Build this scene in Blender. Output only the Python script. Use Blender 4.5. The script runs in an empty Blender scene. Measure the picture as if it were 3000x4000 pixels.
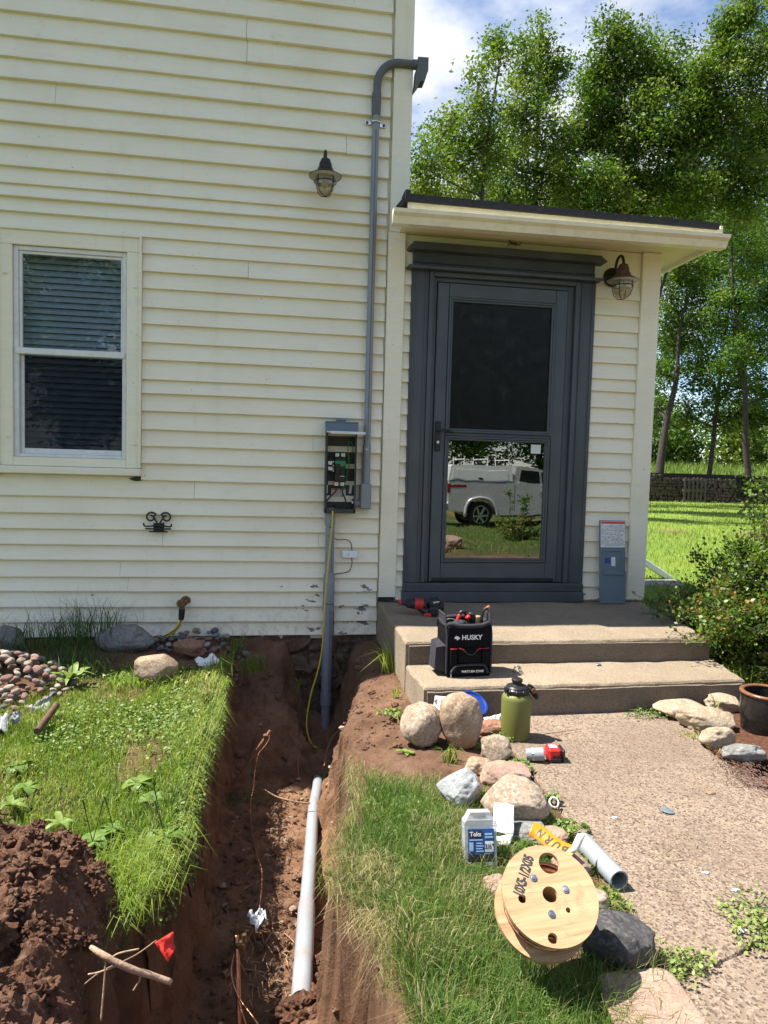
import bpy, math, random
import numpy as np
from mathutils import Vector, Matrix, Euler, noise as mnoise

scene = bpy.context.scene
col = scene.collection
R_ = math.radians

# ------------------------------------------------------------------ camera
F_PX, YAW, PITCH, ROLL = 2750.0, R_(8.857), R_(3.629), R_(-1.627)
CAM = Vector((0.0, -4.85, 1.27))
fw = Vector((math.sin(YAW) * math.cos(PITCH), math.cos(YAW) * math.cos(PITCH), -math.sin(PITCH)))
rt = Vector((math.cos(YAW), -math.sin(YAW), 0.0))
dn = fw.cross(rt)
c_, s_ = math.cos(ROLL), math.sin(ROLL)
rt2, dn2 = rt * c_ + dn * s_, rt * (-s_) + dn * c_
cam_data = bpy.data.cameras.new('camera')
cam_data.sensor_fit = 'HORIZONTAL'
cam_data.sensor_width = 36.0
cam_data.lens = F_PX / 3000.0 * 36.0
cam_data.clip_end = 3000.0
cam_data.clip_start = 0.05
cam = bpy.data.objects.new('camera', cam_data)
cam.matrix_world = Matrix(((rt2.x, -dn2.x, -fw.x, CAM.x), (rt2.y, -dn2.y, -fw.y, CAM.y),
                           (rt2.z, -dn2.z, -fw.z, CAM.z), (0, 0, 0, 1)))
col.objects.link(cam)
scene.camera = cam

# ------------------------------------------------------------------ sun, sky, exposure
SUN_EL, SUN_BEHIND = R_(61.0), R_(14.0)      # elevation; angle of the sun behind the wall plane, coming from the left
SUN_STRENGTH, SKY_STRENGTH, EXPOSURE = 5.0, 0.080, 1.42
sun_dir = Vector((-math.cos(SUN_EL) * math.cos(SUN_BEHIND), math.cos(SUN_EL) * math.sin(SUN_BEHIND), math.sin(SUN_EL)))
sd = bpy.data.lights.new('sun', 'SUN')
sd.energy = SUN_STRENGTH
sd.angle = R_(0.53)
sd.color = (1.0, 0.95, 0.86)
so = bpy.data.objects.new('sun', sd)
so.rotation_euler = sun_dir.to_track_quat('Z', 'Y').to_euler()
so.location = (-6, 2, 12)
col.objects.link(so)

world = bpy.data.worlds.new('World')
scene.world = world
world.use_nodes = True
wn, wl = world.node_tree.nodes, world.node_tree.links
wn.clear()
wo = wn.new('ShaderNodeOutputWorld')
wb = wn.new('ShaderNodeBackground')
sky = wn.new('ShaderNodeTexSky')
sky.sky_type = 'NISHITA'
sky.sun_disc = False
sky.sun_elevation = SUN_EL
sky.sun_rotation = math.atan2(sun_dir.x, sun_dir.y)
sky.altitude = 300
sky.air_density = 1.0
sky.dust_density = 0.3
sky.ozone_density = 3.0
tc = wn.new('ShaderNodeTexCoord')
mp = wn.new('ShaderNodeMapping')
mp.inputs['Scale'].default_value = (1.0, 1.0, 2.2)
mp.inputs['Location'].default_value = (0.55, 0.2, 0.1)
nz = wn.new('ShaderNodeTexNoise')
nz.inputs['Scale'].default_value = 2.3
nz.inputs['Detail'].default_value = 9.0
nz.inputs['Roughness'].default_value = 0.55
rp = wn.new('ShaderNodeValToRGB')
rp.color_ramp.elements[0].position = 0.49
rp.color_ramp.elements[1].position = 0.60
nz2 = wn.new('ShaderNodeTexNoise')
nz2.inputs['Scale'].default_value = 5.0
nz2.inputs['Detail'].default_value = 6.0
rp2 = wn.new('ShaderNodeValToRGB')
rp2.color_ramp.elements[0].color = (4.0, 4.2, 4.8, 1)
rp2.color_ramp.elements[1].color = (6.2, 6.25, 6.4, 1)
rp2.color_ramp.elements[0].position = 0.3
rp2.color_ramp.elements[1].position = 0.7
mx = wn.new('ShaderNodeMix')
mx.data_type = 'RGBA'
wl.new(tc.outputs['Generated'], mp.inputs['Vector'])
wl.new(mp.outputs['Vector'], nz.inputs['Vector'])
wl.new(mp.outputs['Vector'], nz2.inputs['Vector'])
wl.new(nz.outputs['Fac'], rp.inputs['Fac'])
wl.new(nz2.outputs['Fac'], rp2.inputs['Fac'])
wl.new(rp.outputs['Color'], mx.inputs['Factor'])
wl.new(sky.outputs['Color'], mx.inputs['A'])
wl.new(rp2.outputs['Color'], mx.inputs['B'])
wl.new(mx.outputs['Result'], wb.inputs['Color'])
wb.inputs['Strength'].default_value = SKY_STRENGTH
wl.new(wb.outputs['Background'], wo.inputs['Surface'])

scene.view_settings.view_transform = 'Standard'
scene.view_settings.look = 'None'
scene.view_settings.exposure = EXPOSURE
scene.view_settings.gamma = 1.0
scene.view_settings.use_curve_mapping = False
scene.render.engine = 'CYCLES'
scene.cycles.max_bounces = 8
scene.cycles.transparent_max_bounces = 16

# ------------------------------------------------------------------ measuring helpers (photograph measured at 1659 px wide)
KD = 3000.0 / 1659.0
def ray(x, y):
    return rt2 * (x * KD - 1500.0) / F_PX + dn2 * (y * KD - 2000.0) / F_PX + fw
def WD(x, y, Y=0.0):
    d = ray(x, y)
    return CAM + d * ((Y - CAM.y) / d.y)
def GD(x, y, z=0.06):
    d = ray(x, y)
    return CAM + d * ((z - CAM.z) / d.z)
def RD(x, y, depth):
    return CAM + ray(x, y) * depth

# ------------------------------------------------------------------ noise
def _h(i, j, s):
    n = (i * 374761393 + j * 668265263 + s * 974711) & 0x7fffffff
    n = ((n ^ (n >> 13)) * 1274126177) & 0x7fffffff
    n = (n ^ (n >> 16)) & 0xffff
    return n / 65535.0
def vnoise(x, y, s=0):
    x = np.asarray(x, float); y = np.asarray(y, float)
    i = np.floor(x).astype(np.int64); j = np.floor(y).astype(np.int64)
    u = x - i; v = y - j
    u = u * u * (3 - 2 * u); v = v * v * (3 - 2 * v)
    return ((_h(i, j, s) * (1 - u) + _h(i + 1, j, s) * u) * (1 - v) + (_h(i, j + 1, s) * (1 - u) + _h(i + 1, j + 1, s) * u) * v) * 2 - 1
def fbm(x, y, sc, octv=4, s=0):
    t = 0; a = 1.0; f = sc
    for o in range(octv):
        t = t + a * vnoise(np.asarray(x) * f + 17.3 * o, np.asarray(y) * f - 9.1 * o, s + o)
        a *= 0.5; f *= 2.03
    return t
def sstep(a, b, x):
    t = np.clip((np.asarray(x, float) - a) / (b - a), 0, 1)
    return t * t * (3 - 2 * t)

# ------------------------------------------------------------------ object helpers
ORIG = {}
def thing(name, label, cat, loc=(0, 0, 0), group=None, rot=None):
    o = bpy.data.objects.new(name, None)
    o.empty_display_size = 0.05
    col.objects.link(o)
    o.location = loc
    if rot is not None:
        o.rotation_euler = rot
    o['label'] = label
    o['category'] = cat
    if group:
        o['group'] = group
    ORIG[o.name] = Vector(loc)
    return o
def tag(o, label, cat, group=None):
    o['label'] = label
    o['category'] = cat
    if group:
        o['group'] = group
    return o
def link_mesh(name, me, mat, parent=None, local=False):
    o = bpy.data.objects.new(name, me)
    if mat is not None and len(me.materials) == 0:
        me.materials.append(mat)
    col.objects.link(o)
    if parent is not None:
        o.parent = parent
        if not local:
            o.location = -ORIG.get(parent.name, Vector((0, 0, 0)))
    ORIG[o.name] = Vector((0, 0, 0))
    return o
def copy_tree(o, parent=None):
    c = o.copy()
    col.objects.link(c)
    c.parent = parent
    for ch in o.children:
        copy_tree(ch, c)
    return c

class MB:
    def __init__(s):
        s.v = []; s.f = []
    def add(s, vs, fs, M=None):
        n = len(s.v)
        if M is not None:
            vs = [M @ Vector(v) for v in vs]
        s.v.extend([tuple(v) for v in vs])
        s.f.extend([tuple(i + n for i in f) for f in fs])
        return s
    def box(s, x0, x1, y0, y1, z0, z1, b=0.0, M=None):
        if b <= 0:
            vs = [(x, y, z) for z in (z0, z1) for y in (y0, y1) for x in (x0, x1)]
            fs = [(0, 2, 3, 1), (4, 5, 7, 6), (0, 1, 5, 4), (2, 6, 7, 3), (0, 4, 6, 2), (1, 3, 7, 5)]
            return s.add(vs, fs, M)
        b = min(b, (x1 - x0) * .45, (y1 - y0) * .45, (z1 - z0) * .45)
        cx, cy, cz = (x0 + x1) / 2, (y0 + y1) / 2, (z0 + z1) / 2
        hx, hy, hz = (x1 - x0) / 2, (y1 - y0) / 2, (z1 - z0) / 2
        vs = []; idx = {}
        for sx in (-1, 1):
            for sy in (-1, 1):
                for sz in (-1, 1):
                    for a in range(3):
                        p = [sx * (hx - b), sy * (hy - b), sz * (hz - b)]
                        p[a] = (sx * hx, sy * hy, sz * hz)[a]
                        idx[(sx, sy, sz, a)] = len(vs)
                        vs.append((cx + p[0], cy + p[1], cz + p[2]))
        fs = []
        def I(a, sg, u, v):
            k = [0, 0, 0]; k[a] = sg; k[(a + 1) % 3] = u; k[(a + 2) % 3] = v
            return idx[(k[0], k[1], k[2], a)]
        for a in range(3):
            for sg in (-1, 1):
                q = [I(a, sg, -1, -1), I(a, sg, 1, -1), I(a, sg, 1, 1), I(a, sg, -1, 1)]
                fs.append(q if sg > 0 else q[::-1])
        for a in range(3):           # edges along axis a
            b1, c1 = (a + 1) % 3, (a + 2) % 3
            for u in (-1, 1):
                for w in (-1, 1):
                    k0 = [0, 0, 0]; k0[b1] = u; k0[c1] = w
                    ka = list(k0); ka[a] = -1; kb = list(k0); kb[a] = 1
                    q = [idx[(*ka, b1)], idx[(*kb, b1)], idx[(*kb, c1)], idx[(*ka, c1)]]
                    fs.append(q if u * w < 0 else q[::-1])
        for sx in (-1, 1):
            for sy in (-1, 1):
                for sz in (-1, 1):
                    t = [idx[(sx, sy, sz, 0)], idx[(sx, sy, sz, 1)], idx[(sx, sy, sz, 2)]]
                    fs.append(t if sx * sy * sz > 0 else t[::-1])
        return s.add(vs, fs, M)
    def tube(s, pts, r, n=10, caps=True, M=None):
        pts = [Vector(p) for p in pts]
        if not isinstance(r, (list, tuple)):
            r = [r] * len(pts)
        vs = []; up = None
        for i, p in enumerate(pts):
            t = (pts[min(i + 1, len(pts) - 1)] - pts[max(i - 1, 0)])
            if t.length < 1e-9:
                t = Vector((0, 0, 1))
            t.normalize()
            if up is None:
                up = Vector((0, 0, 1)) if abs(t.z) < .9 else Vector((0, 1, 0))
            a = t.cross(up)
            if a.length < 1e-6:
                a = t.orthogonal()
            a.normalize(); up = a.cross(t)
            for k in range(n):
                th = 2 * math.pi * k / n
                vs.append(p + (a * math.cos(th) + up * math.sin(th)) * r[i])
        fs = []
        for i in range(len(pts) - 1):
            for k in range(n):
                k2 = (k + 1) % n
                fs.append((i * n + k, i * n + k2, (i + 1) * n + k2, (i + 1) * n + k))
        if caps:
            fs.append(tuple(range(n - 1, -1, -1)))
            m = (len(pts) - 1) * n
            fs.append(tuple(range(m, m + n)))
        return s.add(vs, fs, M)
    def lathe(s, prof, n=24, M=None, closed=False):
        vs = []; fs = []
        for (r, z) in prof:
            for k in range(n):
                th = 2 * math.pi * k / n
                vs.append((r * math.cos(th), r * math.sin(th), z))
        m = len(prof)
        for i in range(m - 1 if not closed else m):
            j = (i + 1) % m
            for k in range(n):
                k2 = (k + 1) % n
                fs.append((i * n + k, i * n + k2, j * n + k2, j * n + k))
        if not closed:
            if prof[0][0] > 1e-5: fs.append(tuple(range(n - 1, -1, -1)))
            if prof[-1][0] > 1e-5: fs.append(tuple(range((m - 1) * n, m * n)))
        return s.add(vs, fs, M)
    def prism(s, poly, y0, y1, M=None):      # poly in x,z, extruded along y
        n = len(poly)
        vs = [(p[0], y0, p[1]) for p in poly] + [(p[0], y1, p[1]) for p in poly]
        fs = [tuple(range(n)), tuple(range(2 * n - 1, n - 1, -1))]
        for i in range(n):
            j = (i + 1) % n
            fs.append((j, i, n + i, n + j))
        return s.add(vs, fs, M)
    def ico(s, c, r, sub=2, amp=0.0, fs_=2.0, seed=0, M=None, sq=1.0):
        vs, fs = ICO[sub]
        out = []
        rr = r if isinstance(r, (tuple, list)) else (r, r, r)
        off = Vector((seed * 3.17, seed * 1.91, -seed * 2.3))
        for v in vs:
            v = Vector(v)
            k = 1.0
            if amp:
                k += amp * mnoise.fractal(v * fs_ + off, 1.0, 2.0, 3)
            w = v
            if sq != 1.0:
                w = Vector([math.copysign(abs(t) ** sq, t) for t in v])
            out.append((c[0] + w.x * rr[0] * k, c[1] + w.y * rr[1] * k, c[2] + w.z * rr[2] * k))
        return s.add(out, fs, M)
    def build(s, name, mat, parent=None, smooth=False, local=False):
        me = bpy.data.meshes.new(name)
        me.from_pydata(s.v, [], s.f)
        if smooth is True:
            me.polygons.foreach_set('use_smooth', [True] * len(me.polygons))
        elif smooth:
            me.polygons.foreach_set('use_smooth', [True] * len(me.polygons))
            me.set_sharp_from_angle(angle=R_(smooth))
        me.update()
        return link_mesh(name, me, mat, parent, local)

def _ico():
    t = (1 + 5 ** .5) / 2
    v = [Vector(p).normalized() for p in [(-1, t, 0), (1, t, 0), (-1, -t, 0), (1, -t, 0), (0, -1, t), (0, 1, t), (0, -1, -t), (0, 1, -t), (t, 0, -1), (t, 0, 1), (-t, 0, -1), (-t, 0, 1)]]
    f = [(0, 11, 5), (0, 5, 1), (0, 1, 7), (0, 7, 10), (0, 10, 11), (1, 5, 9), (5, 11, 4), (11, 10, 2), (10, 7, 6), (7, 1, 8), (3, 9, 4), (3, 4, 2), (3, 2, 6), (3, 6, 8), (3, 8, 9), (4, 9, 5), (2, 4, 11), (6, 2, 10), (8, 6, 7), (9, 8, 1)]
    out = [(list(v), list(f))]
    for _ in range(5):
        v = list(v); nf = []; cache = {}
        def mid(a, b):
            k = (min(a, b), max(a, b))
            if k not in cache:
                cache[k] = len(v); v.append(((v[a] + v[b]) / 2).normalized())
            return cache[k]
        for a, b, c in f:
            ab, bc, ca = mid(a, b), mid(b, c), mid(c, a)
            nf += [(a, ab, ca), (b, bc, ab), (c, ca, bc), (ab, bc, ca)]
        f = nf
        out.append((list(v), list(f)))
    return out
ICO = _ico()

def np_mesh(name, V, Fq, mat, attrs=None, parent=None, smooth=False, tri=False):
    """V (n,3), Fq (m,k) faces with the same corner count."""
    me = bpy.data.meshes.new(name)
    k = Fq.shape[1]
    me.vertices.add(len(V)); me.vertices.foreach_set('co', np.ascontiguousarray(V, np.float32).ravel())
    me.loops.add(Fq.size); me.loops.foreach_set('vertex_index', np.ascontiguousarray(Fq, np.int32).ravel())
    me.polygons.add(len(Fq)); me.polygons.foreach_set('loop_start', np.arange(0, Fq.size, k, dtype=np.int32))
    if smooth:
        me.polygons.foreach_set('use_smooth', np.ones(len(Fq), bool))
    for an, arr in (attrs or {}).items():
        a = me.attributes.new(an, 'FLOAT', 'POINT')
        a.data.foreach_set('value', np.ascontiguousarray(arr, np.float32))
    me.update(calc_edges=True)
    return link_mesh(name, me, mat, parent)

FONT = {}
def text_part(name, s, size, mat, parent, M, extrude=0.0006, bold=0.0, local=False, xs=1.0, spacing=1.0):
    cu = bpy.data.curves.new('lettering', 'FONT')
    cu.body = s; cu.size = size; cu.extrude = extrude; cu.offset = bold
    cu.align_x = 'CENTER'; cu.align_y = 'CENTER'; cu.resolution_u = 3
    cu.space_character = spacing
    ob = bpy.data.objects.new('lettering_tmp', cu)
    col.objects.link(ob)
    dg = bpy.context.evaluated_depsgraph_get()
    me = bpy.data.meshes.new_from_object(ob.evaluated_get(dg))
    bpy.data.objects.remove(ob); bpy.data.curves.remove(cu)
    me.name = name
    me.materials.clear()
    me.transform(Matrix.Diagonal((xs, 1, 1, 1)))
    me.transform(M)
    return link_mesh(name, me, mat, parent, local)
def frame_m(o, xa, ya):
    """matrix whose local x,y axes are xa, ya at origin o (local z = outward)."""
    xa = Vector(xa).normalized(); ya = Vector(ya); ya = (ya - xa * ya.dot(xa)).normalized(); za = xa.cross(ya)
    return Matrix(((xa.x, ya.x, za.x, o[0]), (xa.y, ya.y, za.y, o[1]), (xa.z, ya.z, za.z, o[2]), (0, 0, 0, 1)))

# ------------------------------------------------------------------ materials
def nm(name):
    m = bpy.data.materials.new(name); m.use_nodes = True
    nt = m.node_tree
    return m, nt.nodes, nt.links, nt.nodes['Principled BSDF']
def noise_node(n, l, vec, scale, detail=4, rough=.55):
    t = n.new('ShaderNodeTexNoise')
    t.inputs['Scale'].default_value = scale; t.inputs['Detail'].default_value = detail; t.inputs['Roughness'].default_value = rough
    l.new(vec, t.inputs['Vector'])
    return t.outputs['Fac']
def ramp(n, l, fac, stops):
    r = n.new('ShaderNodeValToRGB')
    e = r.color_ramp.elements
    while len(e) > 1: e.remove(e[-1])
    e[0].position = stops[0][0]; e[0].color = (*stops[0][1], 1)
    for p, c in stops[1:]:
        k = e.new(p); k.color = (*c, 1)
    l.new(fac, r.inputs['Fac'])
    return r.outputs['Color']
def mixc(n, l, fac, a, b, bt='MIX'):
    m = n.new('ShaderNodeMix'); m.data_type = 'RGBA'; m.blend_type = bt
    for k, v in (('Factor', fac), ('A', a), ('B', b)):
        if isinstance(v, (int, float)): m.inputs[k].default_value = v
        elif isinstance(v, tuple): m.inputs[k].default_value = (*v, 1)
        else: l.new(v, m.inputs[k])
    return m.outputs['Result']
def bump(n, l, h, strength, dist, prev=None):
    b = n.new('ShaderNodeBump'); b.inputs['Strength'].default_value = strength; b.inputs['Distance'].default_value = dist
    l.new(h, b.inputs['Height'])
    if prev is not None: l.new(prev, b.inputs['Normal'])
    return b.outputs['Normal']
def objco(n, scale=None):
    t = n.new('ShaderNodeTexCoord')
    return t.outputs['Object']
def scaled(n, l, vec, sc):
    m = n.new('ShaderNodeMapping'); m.inputs['Scale'].default_value = sc
    l.new(vec, m.inputs['Vector'])
    return m.outputs['Vector']
def pm(name, c, rough=.6, var=.12, scale=12, bmp=0.0, bscale=60, metal=0.0, spec=.4, dirt=None, dirt_amt=.5, coat=0.0):
    m, n, l, b = nm(name)
    v = objco(n)
    f = noise_node(n, l, v, scale, 5)
    lo = tuple(max(0, x * (1 - var)) for x in c); hi = tuple(min(1, x * (1 + var)) for x in c)
    cc = ramp(n, l, f, [(.3, lo), (.7, hi)])
    if dirt:
        f2 = noise_node(n, l, v, scale * 2.3, 6, .7)
        k = ramp(n, l, f2, [(.5, (0, 0, 0)), (.72, (dirt_amt,) * 3)])
        cc = mixc(n, l, k, cc, dirt)
    l.new(cc, b.inputs['Base Color'])
    rr = ramp(n, l, noise_node(n, l, v, scale * 1.7, 4), [(.3, (max(0, rough - .1),) * 3), (.7, (min(1, rough + .1),) * 3)])
    l.new(rr, b.inputs['Roughness'])
    b.inputs['Metallic'].default_value = metal
    b.inputs['Specular IOR Level'].default_value = spec
    if coat: b.inputs['Coat Weight'].default_value = coat
    if bmp:
        l.new(bump(n, l, noise_node(n, l, v, bscale, 5), bmp, .01), b.inputs['Normal'])
    return m
def plain(name, c, rough=.5, metal=0.0, spec=.5):
    return pm(name, c, rough, .06, 25, metal=metal, spec=spec)
M = {}
# --- painted clapboards: cream with chalky wear, dirt runs and peeling patches low on the wall
def cream_mat(name, peel):
    m, n, l, b = nm(name)
    v = objco(n)
    f = noise_node(n, l, v, 1.7, 6, .6)
    c = ramp(n, l, f, [(.3, (.75, .695, .54)), (.5, (.795, .748, .60)), (.72, (.825, .785, .655))])
    st = noise_node(n, l, scaled(n, l, v, (2.0, 2.0, 26.0)), 2.2, 5, .65)          # faint lapped brush marks
    c = mixc(n, l, ramp(n, l, st, [(.35, (0, 0, 0)), (.8, (.3, .3, .3))]), c, (.62, .58, .48))
    sm = noise_node(n, l, v, 9.0, 8, .7)                                            # grey smudges
    c = mixc(n, l, ramp(n, l, sm, [(.58, (0, 0, 0)), (.78, (.30, .30, .30))]), c, (.42, .40, .34))
    sp = noise_node(n, l, v, 55.0, 2, .5)                                           # nail spots and specks
    c = mixc(n, l, ramp(n, l, sp, [(.735, (0, 0, 0)), (.76, (.55, .55, .55))]), c, (.25, .21, .15))
    nh = n.new('ShaderNodeTexVoronoi'); nh.inputs['Scale'].default_value = 3.1; l.new(v, nh.inputs['Vector'])
    c = mixc(n, l, ramp(n, l, nh.outputs['Distance'], [(.012, (.6, .6, .6)), (.018, (0, 0, 0))]), c, (.20, .14, .08))
    rs_ = noise_node(n, l, scaled(n, l, v, (14, 14, .7)), 1.0, 4, .6)                       # faint vertical runs
    c = mixc(n, l, ramp(n, l, rs_, [(.60, (0, 0, 0)), (.75, (.16, .16, .16))]), c, (.45, .40, .30))
    if peel:
        sp_z = n.new('ShaderNodeSeparateXYZ'); l.new(v, sp_z.inputs[0])
        ms_ = n.new('ShaderNodeMapRange'); ms_.inputs[1].default_value = .42; ms_.inputs[2].default_value = .08; l.new(sp_z.outputs['Z'], ms_.inputs[0])
        mp_ = n.new('ShaderNodeMath'); mp_.operation = 'MULTIPLY'; l.new(ms_.outputs[0], mp_.inputs[0]); l.new(ramp(n, l, noise_node(n, l, v, 24, 6, .75), [(.48, (0, 0, 0)), (.70, (.55, .55, .55))]), mp_.inputs[1])
        c = mixc(n, l, mp_.outputs[0], c, (.22, .15, .105))                                  # soil splash along the lowest boards
        sx = n.new('ShaderNodeSeparateXYZ'); l.new(v, sx.inputs[0])
        mz = n.new('ShaderNodeMapRange'); mz.interpolation_type = 'SMOOTHSTEP'
        l.new(sx.outputs['Z'], mz.inputs[0])
        mz.inputs[1].default_value = .56; mz.inputs[2].default_value = .42
        mx_ = n.new('ShaderNodeMapRange'); mx_.interpolation_type = 'SMOOTHSTEP'
        l.new(sx.outputs['X'], mx_.inputs[0])
        mx_.inputs[1].default_value = -.15; mx_.inputs[2].default_value = .25
        mu = n.new('ShaderNodeMath'); mu.operation = 'MULTIPLY'
        l.new(mz.outputs[0], mu.inputs[0]); l.new(mx_.outputs[0], mu.inputs[1])
        pn = noise_node(n, l, scaled(n, l, v, (1, 1, 2.2)), 9.0, 7, .62)
        ad = n.new('ShaderNodeMath'); ad.operation = 'MULTIPLY_ADD'
        l.new(mu.outputs[0], ad.inputs[0]); ad.inputs[1].default_value = .13; l.new(pn, ad.inputs[2])
        pk = ramp(n, l, ad.outputs[0], [(.728, (0, 0, 0)), (.735, (1, 1, 1))])
        wood = ramp(n, l, noise_node(n, l, scaled(n, l, v, (3, 3, 60)), 5, 4), [(.3, (.10, .09, .08)), (.7, (.27, .25, .22))])
        c = mixc(n, l, pk, c, wood)
    l.new(c, b.inputs['Base Color'])
    b.inputs['Roughness'].default_value = .62
    b.inputs['Specular IOR Level'].default_value = .3
    h = noise_node(n, l, scaled(n, l, v, (6, 6, 90)), 3, 5)
    h2 = noise_node(n, l, v, 30, 6, .6)
    nn = bump(n, l, h, .25, .002)
    l.new(bump(n, l, h2, .22, .003, nn), b.inputs['Normal'])
    return m
M['cream'] = cream_mat('cream_paint', True)
M['cream_trim'] = cream_mat('cream_trim_paint', False)
M['gutter'] = pm('gutter_enamel', (.78, .73, .57), .35, .05, 6, dirt=(.32, .27, .19), dirt_amt=.25)
M['white_metal'] = pm('white_aluminium', (.66, .68, .69), .35, .05, 8)
M['storm_sash'] = pm('white_sash', (.66, .67, .66), .45, .08, 14, dirt=(.35, .33, .28), dirt_amt=.3)
def grey_door():
    m, n, l, b = nm('charcoal_paint')
    v = objco(n)
    f = noise_node(n, l, scaled(n, l, v, (1.2, 1.2, .6)), 3.0, 6, .6)
    c = ramp(n, l, f, [(.3, (.046, .052, .062)), (.55, (.062, .070, .081)), (.75, (.085, .094, .107))])
    sc = noise_node(n, l, scaled(n, l, v, (3, 3, 1.2)), 38, 2)
    c = mixc(n, l, ramp(n, l, sc, [(.74, (0, 0, 0)), (.76, (.5, .5, .5))]), c, (.35, .35, .34))
    l.new(c, b.inputs['Base Color'])
    b.inputs['Roughness'].default_value = .48
    l.new(bump(n, l, noise_node(n, l, scaled(n, l, v, (40, 40, 4)), 3, 5), .12, .002), b.inputs['Normal'])
    return m
M['charcoal'] = grey_door()
M['door_enamel'] = pm('storm_door_enamel', (.066, .077, .089), .38, .1, 5)
M['black_trim'] = plain('black_rubber', (.008, .008, .009), .6)
M['shingle'] = pm('black_roof_edge', (.018, .018, .02), .7, .3, 30, bmp=.4)
M['soffit'] = pm('soffit_paint', (.72, .68, .48), .6, .06, 3)
M['foundation'] = pm('soil_caked_mortar', (.105, .068, .048), .95, .4, 14, bmp=.9, bscale=45, dirt=(.24, .215, .19), dirt_amt=.7)
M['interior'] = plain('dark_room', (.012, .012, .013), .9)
M['slat'] = pm('blind_slat', (.40, .46, .51), .5, .05, 4)
# glass
def glass(name, refl, tint, rough=0.0, dust=.0):
    m = bpy.data.materials.new(name); m.use_nodes = True
    n, l = m.node_tree.nodes, m.node_tree.links
    n.clear()
    o = n.new('ShaderNodeOutputMaterial')
    t = n.new('ShaderNodeBsdfTransparent'); t.inputs['Color'].default_value = (*tint, 1)
    g = n.new('ShaderNodeBsdfGlossy'); g.inputs['Roughness'].default_value = rough
    wv_ = n.new('ShaderNodeTexCoord').outputs['Object']
    if not rough: l.new(bump(n, l, noise_node(n, l, wv_, 2.2, 2), .05, .02), g.inputs['Normal'])
    lw = n.new('ShaderNodeLayerWeight'); lw.inputs['Blend'].default_value = .12
    ma = n.new('ShaderNodeMath'); ma.operation = 'MULTIPLY_ADD'; ma.use_clamp = True
    l.new(lw.outputs['Facing'], ma.inputs[0]); ma.inputs[1].default_value = .35; ma.inputs[2].default_value = refl
    mxs = n.new('ShaderNodeMixShader')
    l.new(ma.outputs[0], mxs.inputs[0]); l.new(t.outputs[0], mxs.inputs[1]); l.new(g.outputs[0], mxs.inputs[2])
    last = mxs.outputs[0]
    if dust:
        v = n.new('ShaderNodeTexCoord').outputs['Object']
        f = noise_node(n, l, v, 14, 7, .75)
        k = ramp(n, l, f, [(.5, (dust * .25,) * 3), (.8, (dust * 1.6,) * 3)])
        d = n.new('ShaderNodeBsdfDiffuse'); d.inputs['Color'].default_value = (.5, .52, .52, 1)
        m2 = n.new('ShaderNodeMixShader')
        l.new(k, m2.inputs[0]); l.new(last, m2.inputs[1]); l.new(d.outputs[0], m2.inputs[2])
        last = m2.outputs[0]
    l.new(last, o.inputs['Surface'])
    return m
M['door_glass'] = glass('storm_glass', .30, (.55, .56, .56))
M['win_glass'] = glass('window_glass', .07, (.80, .84, .86), dust=.07)
M['win_glass_low'] = glass('window_glass_screened', .012, (.46, .49, .52), dust=.03)
M['screen'] = glass('insect_screen', .012, (.30, .30, .30), .3, dust=.035)
M['globe'] = glass('lamp_globe', .09, (.80, .74, .60), 0.02, dust=.22)
M['clear_plastic'] = glass('clear_plastic', .10, (.80, .83, .86), .08, dust=.42)
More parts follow.
